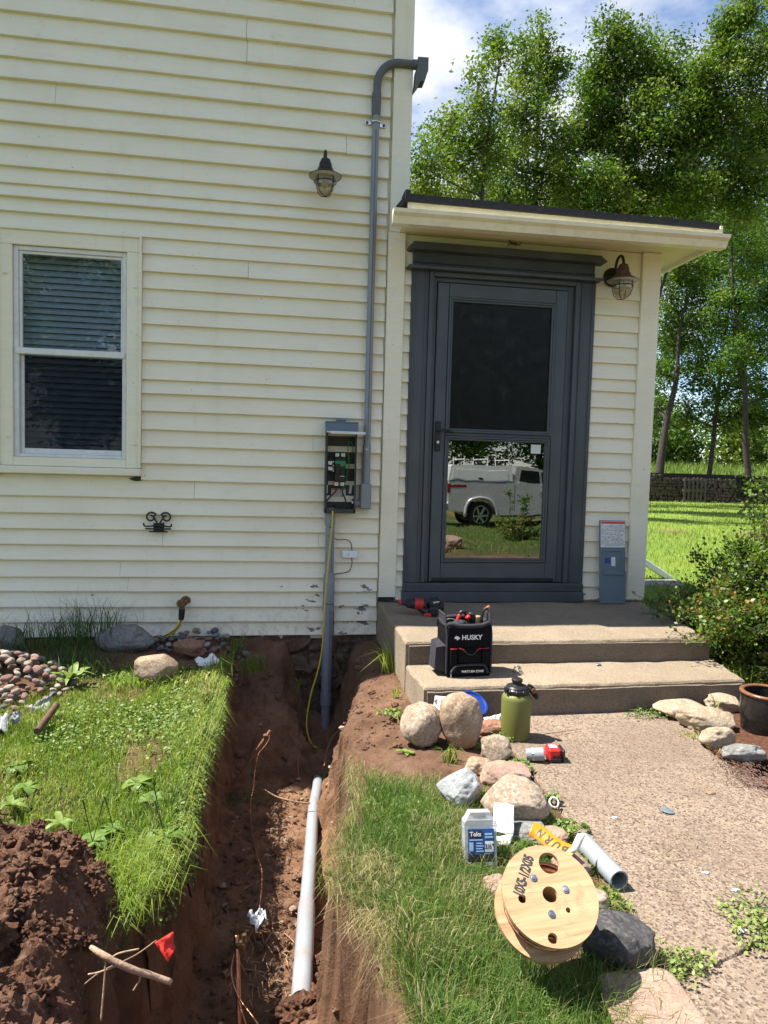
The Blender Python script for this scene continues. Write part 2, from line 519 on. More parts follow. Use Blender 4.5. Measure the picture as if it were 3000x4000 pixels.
# concrete
def concrete(name, base, speck, dark, dirt_lo, scale=160.0, rough_b=.8):
    m, n, l, b = nm(name)
    v = objco(n)
    big = noise_node(n, l, v, 1.6, 7, .62)
    c = ramp(n, l, big, [(.28, tuple(x * .78 for x in base)), (.5, base), (.72, tuple(min(1, x * 1.16) for x in base))])
    vo = n.new('ShaderNodeTexVoronoi'); vo.inputs['Scale'].default_value = scale
    l.new(v, vo.inputs['Vector'])
    sep = n.new('ShaderNodeSeparateColor'); l.new(vo.outputs['Color'], sep.inputs[0])
    c = mixc(n, l, ramp(n, l, sep.outputs[0], [(.62, (0, 0, 0)), (.78, (.75, .75, .75))]), c, speck)
    c = mixc(n, l, ramp(n, l, sep.outputs[1], [(.76, (0, 0, 0)), (.82, (.9, .9, .9))]), c, dark)
    vo2 = n.new('ShaderNodeTexVoronoi'); vo2.inputs['Scale'].default_value = scale * .62
    l.new(v, vo2.inputs['Vector'])
    sep2 = n.new('ShaderNodeSeparateColor'); l.new(vo2.outputs['Color'], sep2.inputs[0])
    pit = mixc(n, l, ramp(n, l, vo2.outputs['Distance'], [(.18, (1, 1, 1)), (.34, (0, 0, 0))]), (0, 0, 0), ramp(n, l, sep2.outputs[2], [(.72, (0, 0, 0)), (.76, (1, 1, 1))]))
    c = mixc(n, l, pit, c, tuple(x * .42 for x in base))
    st = noise_node(n, l, v, 4.5, 8, .7)
    c = mixc(n, l, ramp(n, l, st, [(.52, (0, 0, 0)), (.78, (.55, .55, .55))]), c, dirt_lo)
    bl = noise_node(n, l, v, 1.3, 7, .72)
    c = mixc(n, l, ramp(n, l, bl, [(.42, (0, 0, 0)), (.62, (.45, .45, .45))]), c, tuple(x * .62 for x in base))      # damp and soil stains
    pa = noise_node(n, l, v, 2.6, 7, .75)
    c = mixc(n, l, ramp(n, l, pa, [(.60, (0, 0, 0)), (.70, (.35, .35, .35))]), c, tuple(min(1, x * 1.5) for x in base))
    l.new(c, b.inputs['Base Color'])
    b.inputs['Roughness'].default_value = .9; b.inputs['Specular IOR Level'].default_value = .2
    n1 = bump(n, l, vo.outputs['Distance'], .5, .004)
    n2 = bump(n, l, noise_node(n, l, v, 60, 6, .7), .7, .006, n1)
    inv = n.new('ShaderNodeInvert'); l.new(pit, inv.inputs['Color'])
    l.new(bump(n, l, inv.outputs[0], rough_b, .004, n2), b.inputs['Normal'])
    return m
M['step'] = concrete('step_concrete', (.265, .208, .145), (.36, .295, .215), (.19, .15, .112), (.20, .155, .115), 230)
M['riser_coat'] = concrete('dark_riser_concrete', (.19, .15, .112), (.235, .19, .145), (.125, .098, .072), (.12, .09, .068), 260)
M['walk'] = concrete('walk_concrete', (.215, .160, .118), (.315, .245, .185), (.085, .062, .047), (.125, .092, .068), 150)
# soil
def soil(name, a, bcol, c3, bs=1.0):
    m, n, l, b = nm(name)
    v = objco(n)
    f = noise_node(n, l, v, 5.0, 9, .68)
    c = ramp(n, l, f, [(.3, a), (.52, bcol), (.75, c3)])
    vo = n.new('ShaderNodeTexVoronoi'); vo.inputs['Scale'].default_value = 120
    l.new(v, vo.inputs['Vector'])
    sep = n.new('ShaderNodeSeparateColor'); l.new(vo.outputs['Color'], sep.inputs[0])
    c = mixc(n, l, ramp(n, l, sep.outputs[0], [(.86, (0, 0, 0)), (.92, (.5, .5, .5))]), c, (.30, .22, .165))
    l.new(c, b.inputs['Base Color'])
    b.inputs['Roughness'].default_value = .95; b.inputs['Specular IOR Level'].default_value = .15
    n1 = bump(n, l, noise_node(n, l, v, 28, 9, .72), 1.0, .03 * bs)
    l.new(bump(n, l, noise_node(n, l, v, 130, 6, .7), .8, .008, n1), b.inputs['Normal'])
    return m
M['soil'] = soil('trench_soil', (.095, .050, .031), (.175, .098, .062), (.25, .15, .098))
M['clay'] = soil('clay_crumbs', (.14, .074, .043), (.24, .132, .08), (.33, .20, .125))
M['spoil'] = soil('spoil_soil', (.105, .050, .031), (.18, .088, .054), (.25, .135, .087), 1.2)
# the ground sheet: soil where it is bare, thatch where grass grows, mulch in the bed
def ground_mat():
    m, n, l, b = nm('ground_soil_and_thatch')
    v = objco(n)
    at = n.new('ShaderNodeAttribute'); at.attribute_name = 'grass'
    at2 = n.new('ShaderNodeAttribute'); at2.attribute_name = 'mulch'
    f = noise_node(n, l, v, 5.0, 9, .68)
    dirt = ramp(n, l, f, [(.3, (.095, .050, .031)), (.52, (.175, .098, .062)), (.75, (.25, .15, .098))])
    f2 = noise_node(n, l, v, 38.0, 6, .7)
    zz = n.new('ShaderNodeSeparateXYZ'); l.new(v, zz.inputs[0])
    zr = n.new('ShaderNodeMapRange'); zr.inputs[1].default_value = -.12; zr.inputs[2].default_value = -.38
    l.new(zz.outputs['Z'], zr.inputs[0])
    subsoil = ramp(n, l, f, [(.3, (.15, .078, .045)), (.52, (.255, .14, .085)), (.75, (.34, .205, .13))])      # paler clay below the topsoil
    dirt = mixc(n, l, zr.outputs[0], dirt, subsoil)
    dirt = mixc(n, l, ramp(n, l, f2, [(.6, (0, 0, 0)), (.75, (.5, .5, .5))]), dirt, (.29, .20, .14))
    th = noise_node(n, l, v, 9.0, 8, .7)
    thatch = ramp(n, l, th, [(.3, (.022, .04, .010)), (.5, (.050, .085, .018)), (.72, (.13, .13, .05))])
    fa = noise_node(n, l, v, .35, 6, .6)
    far = ramp(n, l, fa, [(.35, (.105, .165, .024)), (.65, (.16, .22, .034))])
    sx = n.new('ShaderNodeSeparateXYZ'); l.new(v, sx.inputs[0])
    mr = n.new('ShaderNodeMapRange'); l.new(sx.outputs['Y'], mr.inputs[0])
    mr.inputs[1].default_value = 1.0; mr.inputs[2].default_value = 3.0
    thatch = mixc(n, l, mr.outputs[0], thatch, far)
    c = mixc(n, l, at.outputs['Fac'], dirt, thatch)
    mu = ramp(n, l, noise_node(n, l, v, 55, 7, .75), [(.3, (.05, .022, .012)), (.55, (.13, .06, .035)), (.75, (.23, .12, .07))])
    c = mixc(n, l, at2.outputs['Fac'], c, mu)
    l.new(c, b.inputs['Base Color'])
    b.inputs['Roughness'].default_value = .96; b.inputs['Specular IOR Level'].default_value = .12
    n1 = bump(n, l, noise_node(n, l, v, 28, 9, .72), 1.0, .025)
    l.new(bump(n, l, noise_node(n, l, v, 130, 6, .7), .8, .008, n1), b.inputs['Normal'])
    return m
M['ground'] = ground_mat()
# vegetation: colour follows a per-leaf tint (0 dark green, .5 fresh green, 1 straw)
def leafy(name, stops, trans=.35, rough=.5):
    m, n, l, b = nm(name)
    at = n.new('ShaderNodeAttribute'); at.attribute_name = 'tint'
    c = ramp(n, l, at.outputs['Fac'], stops)
    l.new(c, b.inputs['Base Color'])
    b.inputs['Roughness'].default_value = rough; b.inputs['Specular IOR Level'].default_value = .3
    t = n.new('ShaderNodeBsdfTranslucent')
    hs = n.new('ShaderNodeHueSaturation'); hs.inputs['Value'].default_value = 1.5; hs.inputs['Saturation'].default_value = 1.1
    l.new(c, hs.inputs['Color']); l.new(hs.outputs[0], t.inputs['Color'])
    ms = n.new('ShaderNodeMixShader'); ms.inputs[0].default_value = trans
    o = n['Material Output']
    l.new(b.outputs[0], ms.inputs[1]); l.new(t.outputs[0], ms.inputs[2]); l.new(ms.outputs[0], o.inputs['Surface'])
    return m
M['grass'] = leafy('grass_blade', [(0, (.040, .080, .013)), (.35, (.125, .205, .028)), (.6, (.215, .285, .048)), (.8, (.27, .27, .08)), (1, (.36, .29, .15))])
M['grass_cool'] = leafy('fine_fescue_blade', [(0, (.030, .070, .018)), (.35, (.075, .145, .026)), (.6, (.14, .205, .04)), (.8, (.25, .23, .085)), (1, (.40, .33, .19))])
M['broadleaf'] = leafy('broadleaf_weed', [(0, (.035, .080, .014)), (.4, (.095, .165, .03)), (.7, (.18, .25, .055)), (1, (.28, .28, .09))], .25, .5)
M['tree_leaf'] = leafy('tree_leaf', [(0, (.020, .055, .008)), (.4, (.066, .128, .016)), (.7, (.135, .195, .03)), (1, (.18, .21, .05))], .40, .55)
M['bush_leaf'] = leafy('bush_leaf', [(0, (.030, .060, .012)), (.4, (.085, .150, .020)), (.7, (.17, .235, .036)), (.85, (.22, .20, .04)), (1, (.20, .085, .038))], .3, .42)
M['far_grass'] = leafy('field_grass', [(0, (.06, .11, .018)), (.5, (.12, .19, .03)), (1, (.20, .24, .06))], .3)
M['bark'] = pm('bark', (.042, .034, .028), .95, .35, 9, bmp=1.0, bscale=22)
M['stem'] = plain('green_stem', (.06, .09, .02), .6)
M['needle'] = pm('dry_needles', (.135, .062, .032), .9, .4, 60)
M['twig'] = pm('bare_twig', (.22, .14, .085), .9, .3, 30)
# stones
def granite(name, stops, sp_l, sp_d, scale=75, spk=.5):
    m, n, l, b = nm(name)
    v = objco(n)
    stops = [tuple(.70 * q for q in s) for s in stops]; sp_l = tuple(.70 * q for q in sp_l)
    c = ramp(n, l, noise_node(n, l, v, 7, 7, .62), [(.28, stops[0]), (.5, stops[1]), (.72, stops[2])])
    vo = n.new('ShaderNodeTexVoronoi'); vo.inputs['Scale'].default_value = scale * 1.6
    l.new(v, vo.inputs['Vector'])
    sep = n.new('ShaderNodeSeparateColor'); l.new(vo.outputs['Color'], sep.inputs[0])
    c = mixc(n, l, ramp(n, l, sep.outputs[0], [(.7, (0, 0, 0)), (.8, (spk,) * 3)]), c, sp_l)
    c = mixc(n, l, ramp(n, l, sep.outputs[1], [(.82, (0, 0, 0)), (.88, (spk,) * 3)]), c, sp_d)
    l.new(c, b.inputs['Base Color'])
    b.inputs['Roughness'].default_value = .85; b.inputs['Specular IOR Level'].default_value = .25
    n1 = bump(n, l, noise_node(n, l, v, 26, 8, .65), .55, .012)
    l.new(bump(n, l, noise_node(n, l, v, 150, 4, .7), .5, .004, n1), b.inputs['Normal'])
    return m
M['st_tan'] = granite('tan_granite', ((.26, .18, .12), (.40, .30, .215), (.52, .42, .32)), (.6, .52, .43), (.16, .11, .08))
M['st_orange'] = granite('buff_boulder', ((.27, .17, .105), (.40, .28, .185), (.50, .38, .27)), (.58, .48, .37), (.2, .13, .09))
M['st_pink'] = granite('pink_granite', ((.33, .20, .15), (.44, .29, .22), (.55, .40, .32)), (.52, .39, .31), (.22, .13, .1), 150, .45)
M['st_grey'] = granite('grey_gneiss', ((.22, .23, .24), (.36, .37, .375), (.5, .51, .51)), (.58, .58, .57), (.12, .12, .13))
M['st_dark'] = granite('basalt', ((.045, .045, .05), (.085, .082, .085), (.14, .12, .115)), (.2, .18, .17), (.03, .03, .03))
M['st_red'] = granite('red_sandstone', ((.25, .12, .075), (.34, .17, .11), (.42, .24, .16)), (.45, .28, .2), (.18, .08, .05))
M['st_pale'] = granite('pale_sandstone', ((.32, .235, .155), (.41, .315, .215), (.47, .385, .28)), (.66, .57, .46), (.3, .21, .14))
M['st_midgrey'] = granite('mid_grey_boulder', ((.16, .155, .15), (.25, .245, .235), (.34, .33, .31)), (.42, .4, .38), (.1, .1, .1))  # mid-grey stone, darker than the gneiss
# metals, plastics
M['pvc'] = pm('grey_pvc', (.215, .235, .26), .42, .06, 8, dirt=(.28, .22, .18), dirt_amt=.15)
M['pvc_dirty'] = pm('pale_grey_pvc', (.245, .265, .29), .45, .06, 6, dirt=(.24, .15, .10), dirt_amt=.5)
M['pvc_dark'] = pm('dark_grey_pvc', (.10, .105, .11), .45, .08, 8)
M['box_grey'] = pm('blue_grey_enamel', (.125, .165, .20), .4, .06, 10)
M['box_in'] = pm('box_interior', (.035, .042, .042), .5, .1, 10)
M['zinc'] = pm('zinc_plate', (.62, .64, .66), .3, .1, 30, metal=1.0)
M['steel'] = pm('steel', (.45, .46, .47), .35, .1, 30, metal=1.0)
M['copper'] = pm('copper', (.55, .255, .15), .38, .2, 40, metal=1.0, dirt=(.10, .05, .03), dirt_amt=.6)
M['copper_dull'] = pm('weathered_copper', (.20, .085, .045), .6, .25, 60, metal=.3, dirt=(.10, .06, .04), dirt_amt=.5)
M['brass_old'] = pm('old_brass', (.17, .10, .045), .55, .3, 70, metal=.6, dirt=(.06, .035, .02), dirt_amt=.7)
M['iron'] = plain('black_iron', (.012, .012, .013), .5)
M['bronze'] = pm('oil_rubbed_bronze', (.030, .022, .020), .5, .25, 50, metal=.4)
M['rust_bronze'] = pm('weathered_bronze', (.10, .052, .036), .6, .35, 40, metal=.2)
M['lamp_white'] = pm('lamp_inside_enamel', (.45, .43, .38), .5, .1, 30)
M['bulb'] = plain('bulb_glass', (.42, .36, .24), .25)
M['yellow'] = pm('yellow_jacket', (.58, .45, .035), .5, .1, 40)
M['green_wire'] = plain('green_jacket', (.012, .16, .045), .4)
M['black_wire'] = plain('black_jacket', (.010, .010, .011), .4)
M['blk_plastic'] = pm('black_plastic', (.014, .014, .015), .42, .15, 40)
M['red_plastic'] = pm('red_plastic', (.50, .022, .020), .35, .1, 30)
M['green_plastic'] = plain('green_plastic', (.015, .20, .075), .4)
M['white_plastic'] = pm('white_plastic', (.74, .76, .78), .4, .05, 20)
M['label'] = pm('paper_label', (.62, .63, .63), .6, .06, 60)
M['ink'] = plain('black_ink', (.02, .02, .02), .6)
M['ink_grey'] = plain('grey_ink', (.22, .23, .24), .6)
M['ink_red'] = plain('red_ink', (.55, .04, .03), .5)
M['ink_white'] = plain('white_ink', (.75, .75, .75), .55)
M['blue_ink'] = plain('blue_ink', (.02, .05, .30), .5)
M['fabric'] = pm('black_nylon', (.007, .007, .008), .85, .25, 90, bmp=.4, bscale=400, spec=.12)
M['fabric_grey'] = pm('grey_nylon', (.040, .038, .045), .85, .2, 90, bmp=.4, bscale=300, spec=.15)
M['red_piping'] = plain('red_piping', (.35, .015, .02), .7)
M['olive'] = pm('olive_powder_coat', (.125, .135, .030), .48, .05, 60, bmp=.06, bscale=900)
M['blue_lid'] = pm('blue_plastic_lid', (.012, .040, .22), .35, .05, 10)
M['paper'] = pm('crumpled_paper', (.74, .73, .68), .8, .06, 30, bmp=.4, bscale=25)
M['teks_blue'] = plain('blue_card', (.022, .095, .30), .5)
M['tape'] = pm('warning_tape', (.55, .205, .012), .45, .06, 20, bmp=.3, bscale=30)
M['tape_back'] = pm('tape_reverse', (.72, .68, .52), .5, .06, 20)
M['flag'] = pm('red_flag_film', (.70, .035, .022), .45, .12, 30, bmp=.4, bscale=25)
def milky():
    m = bpy.data.materials.new('milky_plastic'); m.use_nodes = True
    n, l = m.node_tree.nodes, m.node_tree.links
    n.clear()
    o = n.new('ShaderNodeOutputMaterial'); t = n.new('ShaderNodeBsdfTransparent'); t.inputs['Color'].default_value = (.92, .93, .95, 1)
    d = n.new('ShaderNodeBsdfPrincipled'); d.inputs['Base Color'].default_value = (.62, .64, .66, 1); d.inputs['Roughness'].default_value = .25
    v = n.new('ShaderNodeTexCoord').outputs['Object']
    k = ramp(n, l, noise_node(n, l, v, 40, 4), [(.3, (.42,) * 3), (.7, (.62,) * 3)])
    mx_ = n.new('ShaderNodeMixShader'); l.new(k, mx_.inputs[0]); l.new(t.outputs[0], mx_.inputs[1]); l.new(d.outputs[0], mx_.inputs[2]); l.new(mx_.outputs[0], o.inputs['Surface'])
    return m
M['milky'] = milky()
M['crock'] = pm('glazed_stoneware', (.012, .011, .011), .25, .2, 30, dirt=(.05, .045, .04), dirt_amt=.3)
M['crock_rim'] = pm('brown_rim_glaze', (.17, .075, .035), .3, .3, 40)
def plywood():
    m, n, l, b = nm('spool_plywood')
    v = objco(n)
    w = noise_node(n, l, scaled(n, l, v, (1.6, 26, 26)), 3.2, 7, .6)
    c = ramp(n, l, w, [(.3, (.30, .18, .09)), (.5, (.41, .262, .14)), (.7, (.46, .315, .18))])
    d = noise_node(n, l, scaled(n, l, v, (5, 90, 90)), 2.0, 4, .6)
    c = mixc(n, l, ramp(n, l, d, [(.60, (0, 0, 0)), (.68, (.65, .65, .65))]), c, (.21, .115, .05))
    s = noise_node(n, l, v, 22, 6, .7)
    c = mixc(n, l, ramp(n, l, s, [(.56, (0, 0, 0)), (.72, (.55, .55, .55))]), c, (.16, .105, .06))
    l.new(c, b.inputs['Base Color']); b.inputs['Roughness'].default_value = .7
    b.inputs['Specular IOR Level'].default_value = .25
    l.new(bump(n, l, w, .2, .002), b.inputs['Normal'])
    return m
M['plywood'] = plywood()
M['wood_grey'] = pm('shaded_weathered_wood', (.075, .062, .052), .9, .3, 14, bmp=.6, bscale=30)  # weathered grey, darkened further to paint in the shade over the pallet
M['shaded_log_end'] = pm('shaded_log_end', (.075, .052, .040), .9, .35, 8)  # tree shade on the woodpile is put into this dark colour
M['log_bark'] = pm('log_bark', (.022, .018, .016), .95, .35, 8)
M['root'] = pm('pale_root', (.36, .24, .16), .85, .2, 40, bmp=.5, bscale=60)
M['truck'] = pm('truck_silver', (.50, .49, .50), .3, .03, 2, metal=.25, coat=.6)
M['truck_white'] = pm('topper_white', (.78, .77, .77), .35, .03, 2)
M['tyre'] = pm('tyre', (.016, .016, .017), .85, .1, 20)
M['chrome'] = plain('alloy_rim', (.55, .56, .57), .25, .9)
M['tail'] = plain('tail_lens', (.20, .012, .018), .25)
M['dark_glass'] = plain('truck_window', (.012, .014, .016), .08)
PEBBLE = [granite('pebble_' + nme, s_, a_, d_, 60, .25) for nme, s_, a_, d_ in (
    ('rose', ((.27, .15, .12), (.37, .22, .18), (.46, .31, .26)), (.5, .36, .3), (.2, .1, .08)),
    ('tan', ((.33, .25, .19), (.44, .35, .28), (.54, .45, .37)), (.58, .5, .42), (.24, .17, .13)),
    ('grey', ((.20, .20, .21), (.30, .30, .31), (.42, .42, .42)), (.5, .5, .5), (.14, .14, .15)),
    ('slate', ((.10, .105, .115), (.16, .165, .18), (.24, .245, .26)), (.3, .3, .31), (.07, .07, .08)),
    ('cream', ((.46, .39, .31), (.56, .49, .41), (.64, .58, .5)), (.66, .6, .53), (.35, .28, .22)))]
# ------------------------------------------------------------------ the ground, one sheet out to the horizon, with the trench dug into it
Ly = [-6, -4, -3.4, -3.12, -2.92, -2.66, -2.5, -2.1, -1.7, -0.95, -0.5, 0.3]
Lx = [-.6, -.56, -.50, -.43, -.36, -.27, -.285, -.29, -.268, -.285, -.31, -.34]
Ry = [-6, -4, -3.3, -3.06, -2.9, -2.66, -2.42, -2.2, -1.75, -1.05, -0.62, 0.3]
Rx = [.35, .33, .305, .30, .195, .235, .33, .335, .375, .48, .60, .66]
def lipL(y): return np.interp(y, Ly, Lx)
def lipR(y): return np.interp(y, Ry, Rx)
def top_h(x, y):
    z = 0.055 + 0.0 * x
    z = z + .03 * sstep(-.9, -.2, y) * sstep(.2, -.4, x)                      # bank up to the wall on the left
    z = z + .022 * fbm(x, y, 1.6, 4, 5)
    z = z + .02 * sstep(-.55, -.30, x) * sstep(.1, -.25, x) * sstep(-.7, -1.2, y)   # turf lip
    z = z - .05 * sstep(.75, .45, x) * sstep(.2, .45, x) * sstep(-2.1, -1.6, y)      # trodden soil by the steps
    z = z + .05 * np.exp(-(((x - .55) / .22) ** 2 + ((y + 2.75) / .45) ** 2))
    wl_ = np.interp(y, [-6.5, -4.6, -3.7, -3.49, -3.28, -2.95, -2.49, -1.83, -1.6, -1.43], [.72, .82, .88, .91, .95, .99, 1.03, 1.04, .95, .78])
    z = z - .075 * sstep(wl_ + .005, wl_ + .035, x) * sstep(2.12, 2.04, x) * sstep(-1.2, -1.35, y)
    fall = -.050 * np.clip(-4.5 - y, 0, 13.5)                                   # the yard falls away behind the viewer
    z = z + fall
    near = sstep(4.0, 1.5, np.abs(x)) * sstep(1.5, .2, y)
    z = np.where(y > .25, np.where(x > 2.6, z * 0 - .02, z), z)
    z = z * 1.0 + .03 * fbm(x, y, .25, 3, 8) * (1 - near)
    return z
def gm_soft(x, y): return sstep(.0, -.08, x - lipL(y)) * sstep(-.6, -.8, y) + sstep(.75, .85, x)
def ground_h(x, y):
    x = np.asarray(x, float); y = np.asarray(y, float)
    t = top_h(x, y)
    wob = .052 * fbm(x, y, 2.6, 4, 2) + .020 * fbm(x, y, 15, 3, 4)
    dl = x - lipL(y) + wob
    dr = lipR(y) - x + .035 * fbm(x, y, 3.0, 4, 3) + .022 * fbm(x, y, 13, 3, 6)
    wR = .05 + .19 * sstep(-1.75, -1.35, y)
    s = sstep(-.008, .055, dl) * sstep(-.015, 1, dr / wR)
    bot = np.interp(y, [-6, -3.2, -2.6, -1.8, -1.0, -.3, .3], [-.42, -.44, -.50, -.54, -.57, -.56, -.56])
    bot = bot + .035 * fbm(x, y, 2.5, 4, 11) + .014 * fbm(x, y, 11, 4, 12)
    bot = bot + .10 * sstep(.10, .0, dl) * sstep(-.5, -1, y) + .12 * sstep(.10, .02, dr) * sstep(-2.3, -2.8, y)
    bot = bot + .16 * sstep(.18, .05, dr) * sstep(-2.0, -1.6, y) * sstep(-.8, -1.2, y)   # ledge along the lit side
    # slope of soil rising to the wall, left of the conduit hole
    slope = .085 - .92 * np.clip(-y - .02 + .05 * fbm(x, y, 4, 3, 14), 0, 2)
    slope = np.where(x < .8, slope - .56 * sstep(.02, .36, x + .06 * fbm(x, y, 5, 3, 15)) * sstep(.62, .42, x) * sstep(-.75, -.25, y), slope)
    bot = np.maximum(bot, np.minimum(slope, t))
    z = t * (1 - s) + bot * s
    rough = s * (.013 * fbm(x, y, 22, 3, 20) + .007 * np.abs(fbm(x, y, 47, 2, 24))) + (1 - gm_soft(x, y)) * .006 * fbm(x, y, 30, 3, 26) * (y < -.02)
    end = sstep(-7, -5.5, y)
    z = np.where(y > .06, t - .3 * sstep(.06, .12, y) * sstep(3.0, 2.72, x), z + rough)
    return z * end + t * (1 - end)
def axis(segs):
    out = []
    for a, b, st in segs:
        n_ = max(1, int(round((b - a) / st)))
        out += list(a + (b - a) * np.arange(n_) / n_)
    return np.array(out + [segs[-1][1]])
gx = axis([(-400, -60, 85), (-60, -12, 12), (-12, -3, 1.5), (-3, -.65, .035), (-.65, .95, .0125), (.95, 3.6, .035), (3.6, 12, .7), (12, 60, 8), (60, 400, 85)])
gy = axis([(-400, -60, 85), (-60, -22, 10), (-22, -5, 1.0), (-5, -3.7, .06), (-3.7, .16, .0135), (.16, 2, .1), (2, 12, .8), (12, 60, 6), (60, 400, 85)])
GX, GY = np.meshgrid(gx, gy)
GZ = ground_h(GX, GY)
nx_, ny_ = len(gx), len(gy)
# the cut faces are rough: push them in and out sideways, undercutting the turf here and there
wm = sstep(.03, .14, top_h(GX, GY) - GZ) * sstep(-.62, -.5, GX) * sstep(.95, .8, GX) * sstep(-3.69, -3.5, GY) * sstep(.0, -.1, GY)
GXs = GX + wm * (.022 * fbm(GY, GZ, 7, 3, 101) + .016 * fbm(GY + 3, GZ, 21, 3, 102) + .006 * fbm(GY, GZ * .6, 60, 2, 103))
GYs = GY + wm * (.012 * fbm(GX, GZ, 18, 3, 104))
# where grass grows
def grass_mask(x, y):
    inL = (x < lipL(y) + .03)
    e = .10 * fbm(x, y, 3.0, 4, 31)
    left = sstep(.0, -.05, x - lipL(y)) * sstep(-.62, -.8, y + e)
    left = left * (1 - sstep(.30, .20, np.hypot((x + 1.47) / 1.35, (y + 1.02) / 1.25) + .3 * e))     # stone heap
    right = sstep(.0, .05, x - lipR(y)) * sstep(-2.20, -2.42, y + .7 * e + .16 * sstep(.6, .95, x)) * sstep(1.05, .85, x + .25 * e)
    yard = np.clip(sstep(2.8, 3.2, x) * sstep(-.9, .2, y) + sstep(-4.6, -5.2, y) + sstep(.2, .4, y), 0, 1)
    return np.clip(left + right + yard, 0, 1)
gm = grass_mask(GX, GY) * (1 - .75 * sstep(.45, .8, fbm(GX, GY, 2.1, 4, 40)) * sstep(1, 0, GY))
gm[GZ < -.04 - .06 * np.clip(-4.5 - GY, 0, 14)] *= .0
mulch = sstep(1.92, 2.05, GX + .05 * fbm(GX, GY, 6, 3, 41)) * sstep(-3.2, -3.0, GY) * sstep(.0, -.2, GY) * sstep(3.2, 2.9, GX)
idx = np.arange(nx_ * ny_).reshape(ny_, nx_)
FQ = np.stack([idx[:-1, :-1], idx[:-1, 1:], idx[1:, 1:], idx[1:, :-1]], -1).reshape(-1, 4)
ground = np_mesh('ground', np.stack([GXs, GYs, GZ], -1).reshape(-1, 3), FQ, M['ground'],
                 {'grass': gm.ravel(), 'mulch': mulch.ravel()}, smooth=True)
ground['kind'] = 'structure'

# ------------------------------------------------------------------ walkway: two broken slabs of coarse concrete
WZ = .06
def rough_slab(name, poly, z0, z1, mat, parent=None, step=.03, jag=.008, bow=.004, seed=0, holes=None):
    """polygon slab with worn, uneven edges"""
    rnd = random.Random(seed)
    ring = []
    n = len(poly)
    for i in range(n):
        a = Vector(poly[i]); b = Vector(poly[(i + 1) % n])
        k = max(1, int((b - a).length / step))
        nv = Vector((b.y - a.y, a.x - b.x)).normalized()
        for j in range(k):
            p = a + (b - a) * j / k
            ring.append(p + nv * (jag * mnoise.fractal(Vector((p.x * 9, p.y * 9, seed)), 1, 2, 4)))
    import bmesh
    bm = bmesh.new()
    cen = sum(ring, Vector((0, 0))) / len(ring)
    loops = []
    for inset, z in ((0.0, z0), (0.0, z1 - .014), (.006, z1 - .004), (.016, z1)):
        vs = []
        for i, p in enumerate(ring):
            t = ring[(i + 1) % len(ring)] - ring[i - 1]
            nv = Vector((t.y, -t.x)).normalized()
            zz = z + (0 if z == z0 else bow * mnoise.fractal(Vector((p.x * 3, p.y * 3, 4 + seed)), 1, 2, 3))
            w = inset * (1 + .8 * mnoise.noise(Vector((p.x * 14, p.y * 14, z * 10 + seed))))
            vs.append(bm.verts.new((p.x - nv.x * w, p.y - nv.y * w, zz)))
        loops.append(vs)
    m = len(ring)
    for a, b in zip(loops[:-1], loops[1:]):
        for i in range(m):
            bm.faces.new((a[i], a[(i + 1) % m], b[(i + 1) % m], b[i]))
    f = bm.faces.new(loops[-1])
    bm.faces.new(loops[0][::-1])
    bmesh.ops.triangulate(bm, faces=[f])
    bmesh.ops.recalc_face_normals(bm, faces=bm.faces)
    me = bpy.data.meshes.new(name)
    bm.to_mesh(me); bm.free()
    return link_mesh(name, me, mat, parent)
crackL, crackM, crackR = GD(1405, 2105), GD(1530, 2092), GD(1700, 2010)
def xy(v): return (v.x, v.y)
wl_pts = [xy(GD(900, 1500)), xy(GD(1010, 1532)), xy(GD(1085, 1600)), xy(GD(1150, 1660)), xy(GD(1205, 1745)), xy(GD(1300, 1905)), xy(GD(1400, 2080))]
far_w = [(.76, -1.30)] + wl_pts + [xy(GD(1408, 2098)), xy(GD(1470, 2094)), xy(GD(1530, 2086)), xy(GD(1585, 2062)), xy(GD(1620, 2038)), xy(GD(1700, 2002)), (1.99, -2.9), (1.96, -2.42), (1.92, -2.16), (1.98, -1.85), (2.08, -1.53), (2.2, -1.3)]
near_w = [xy(GD(1414, 2122)), xy(GD(1440, 2165)), xy(GD(1475, 2225)), (.86, -3.7), (.80, -4.6), (.7, -6.5), (2.4, -6.5), (2.15, -4.0), (2.02, -3.0), xy(GD(1704, 2024)), xy(GD(1622, 2062)), xy(GD(1587, 2085)), xy(GD(1532, 2110)), xy(GD(1470, 2119))]
walk = bpy.data.objects.new('walkway', None); col.objects.link(walk); walk['kind'] = 'structure'; ORIG[walk.name] = Vector((0, 0, 0))
rough_slab('concrete_slab', far_w, -.08, WZ, M['walk'], walk, seed=3)
rough_slab('concrete_slab', near_w, -.08, WZ - .006, M['walk'], walk, seed=7)

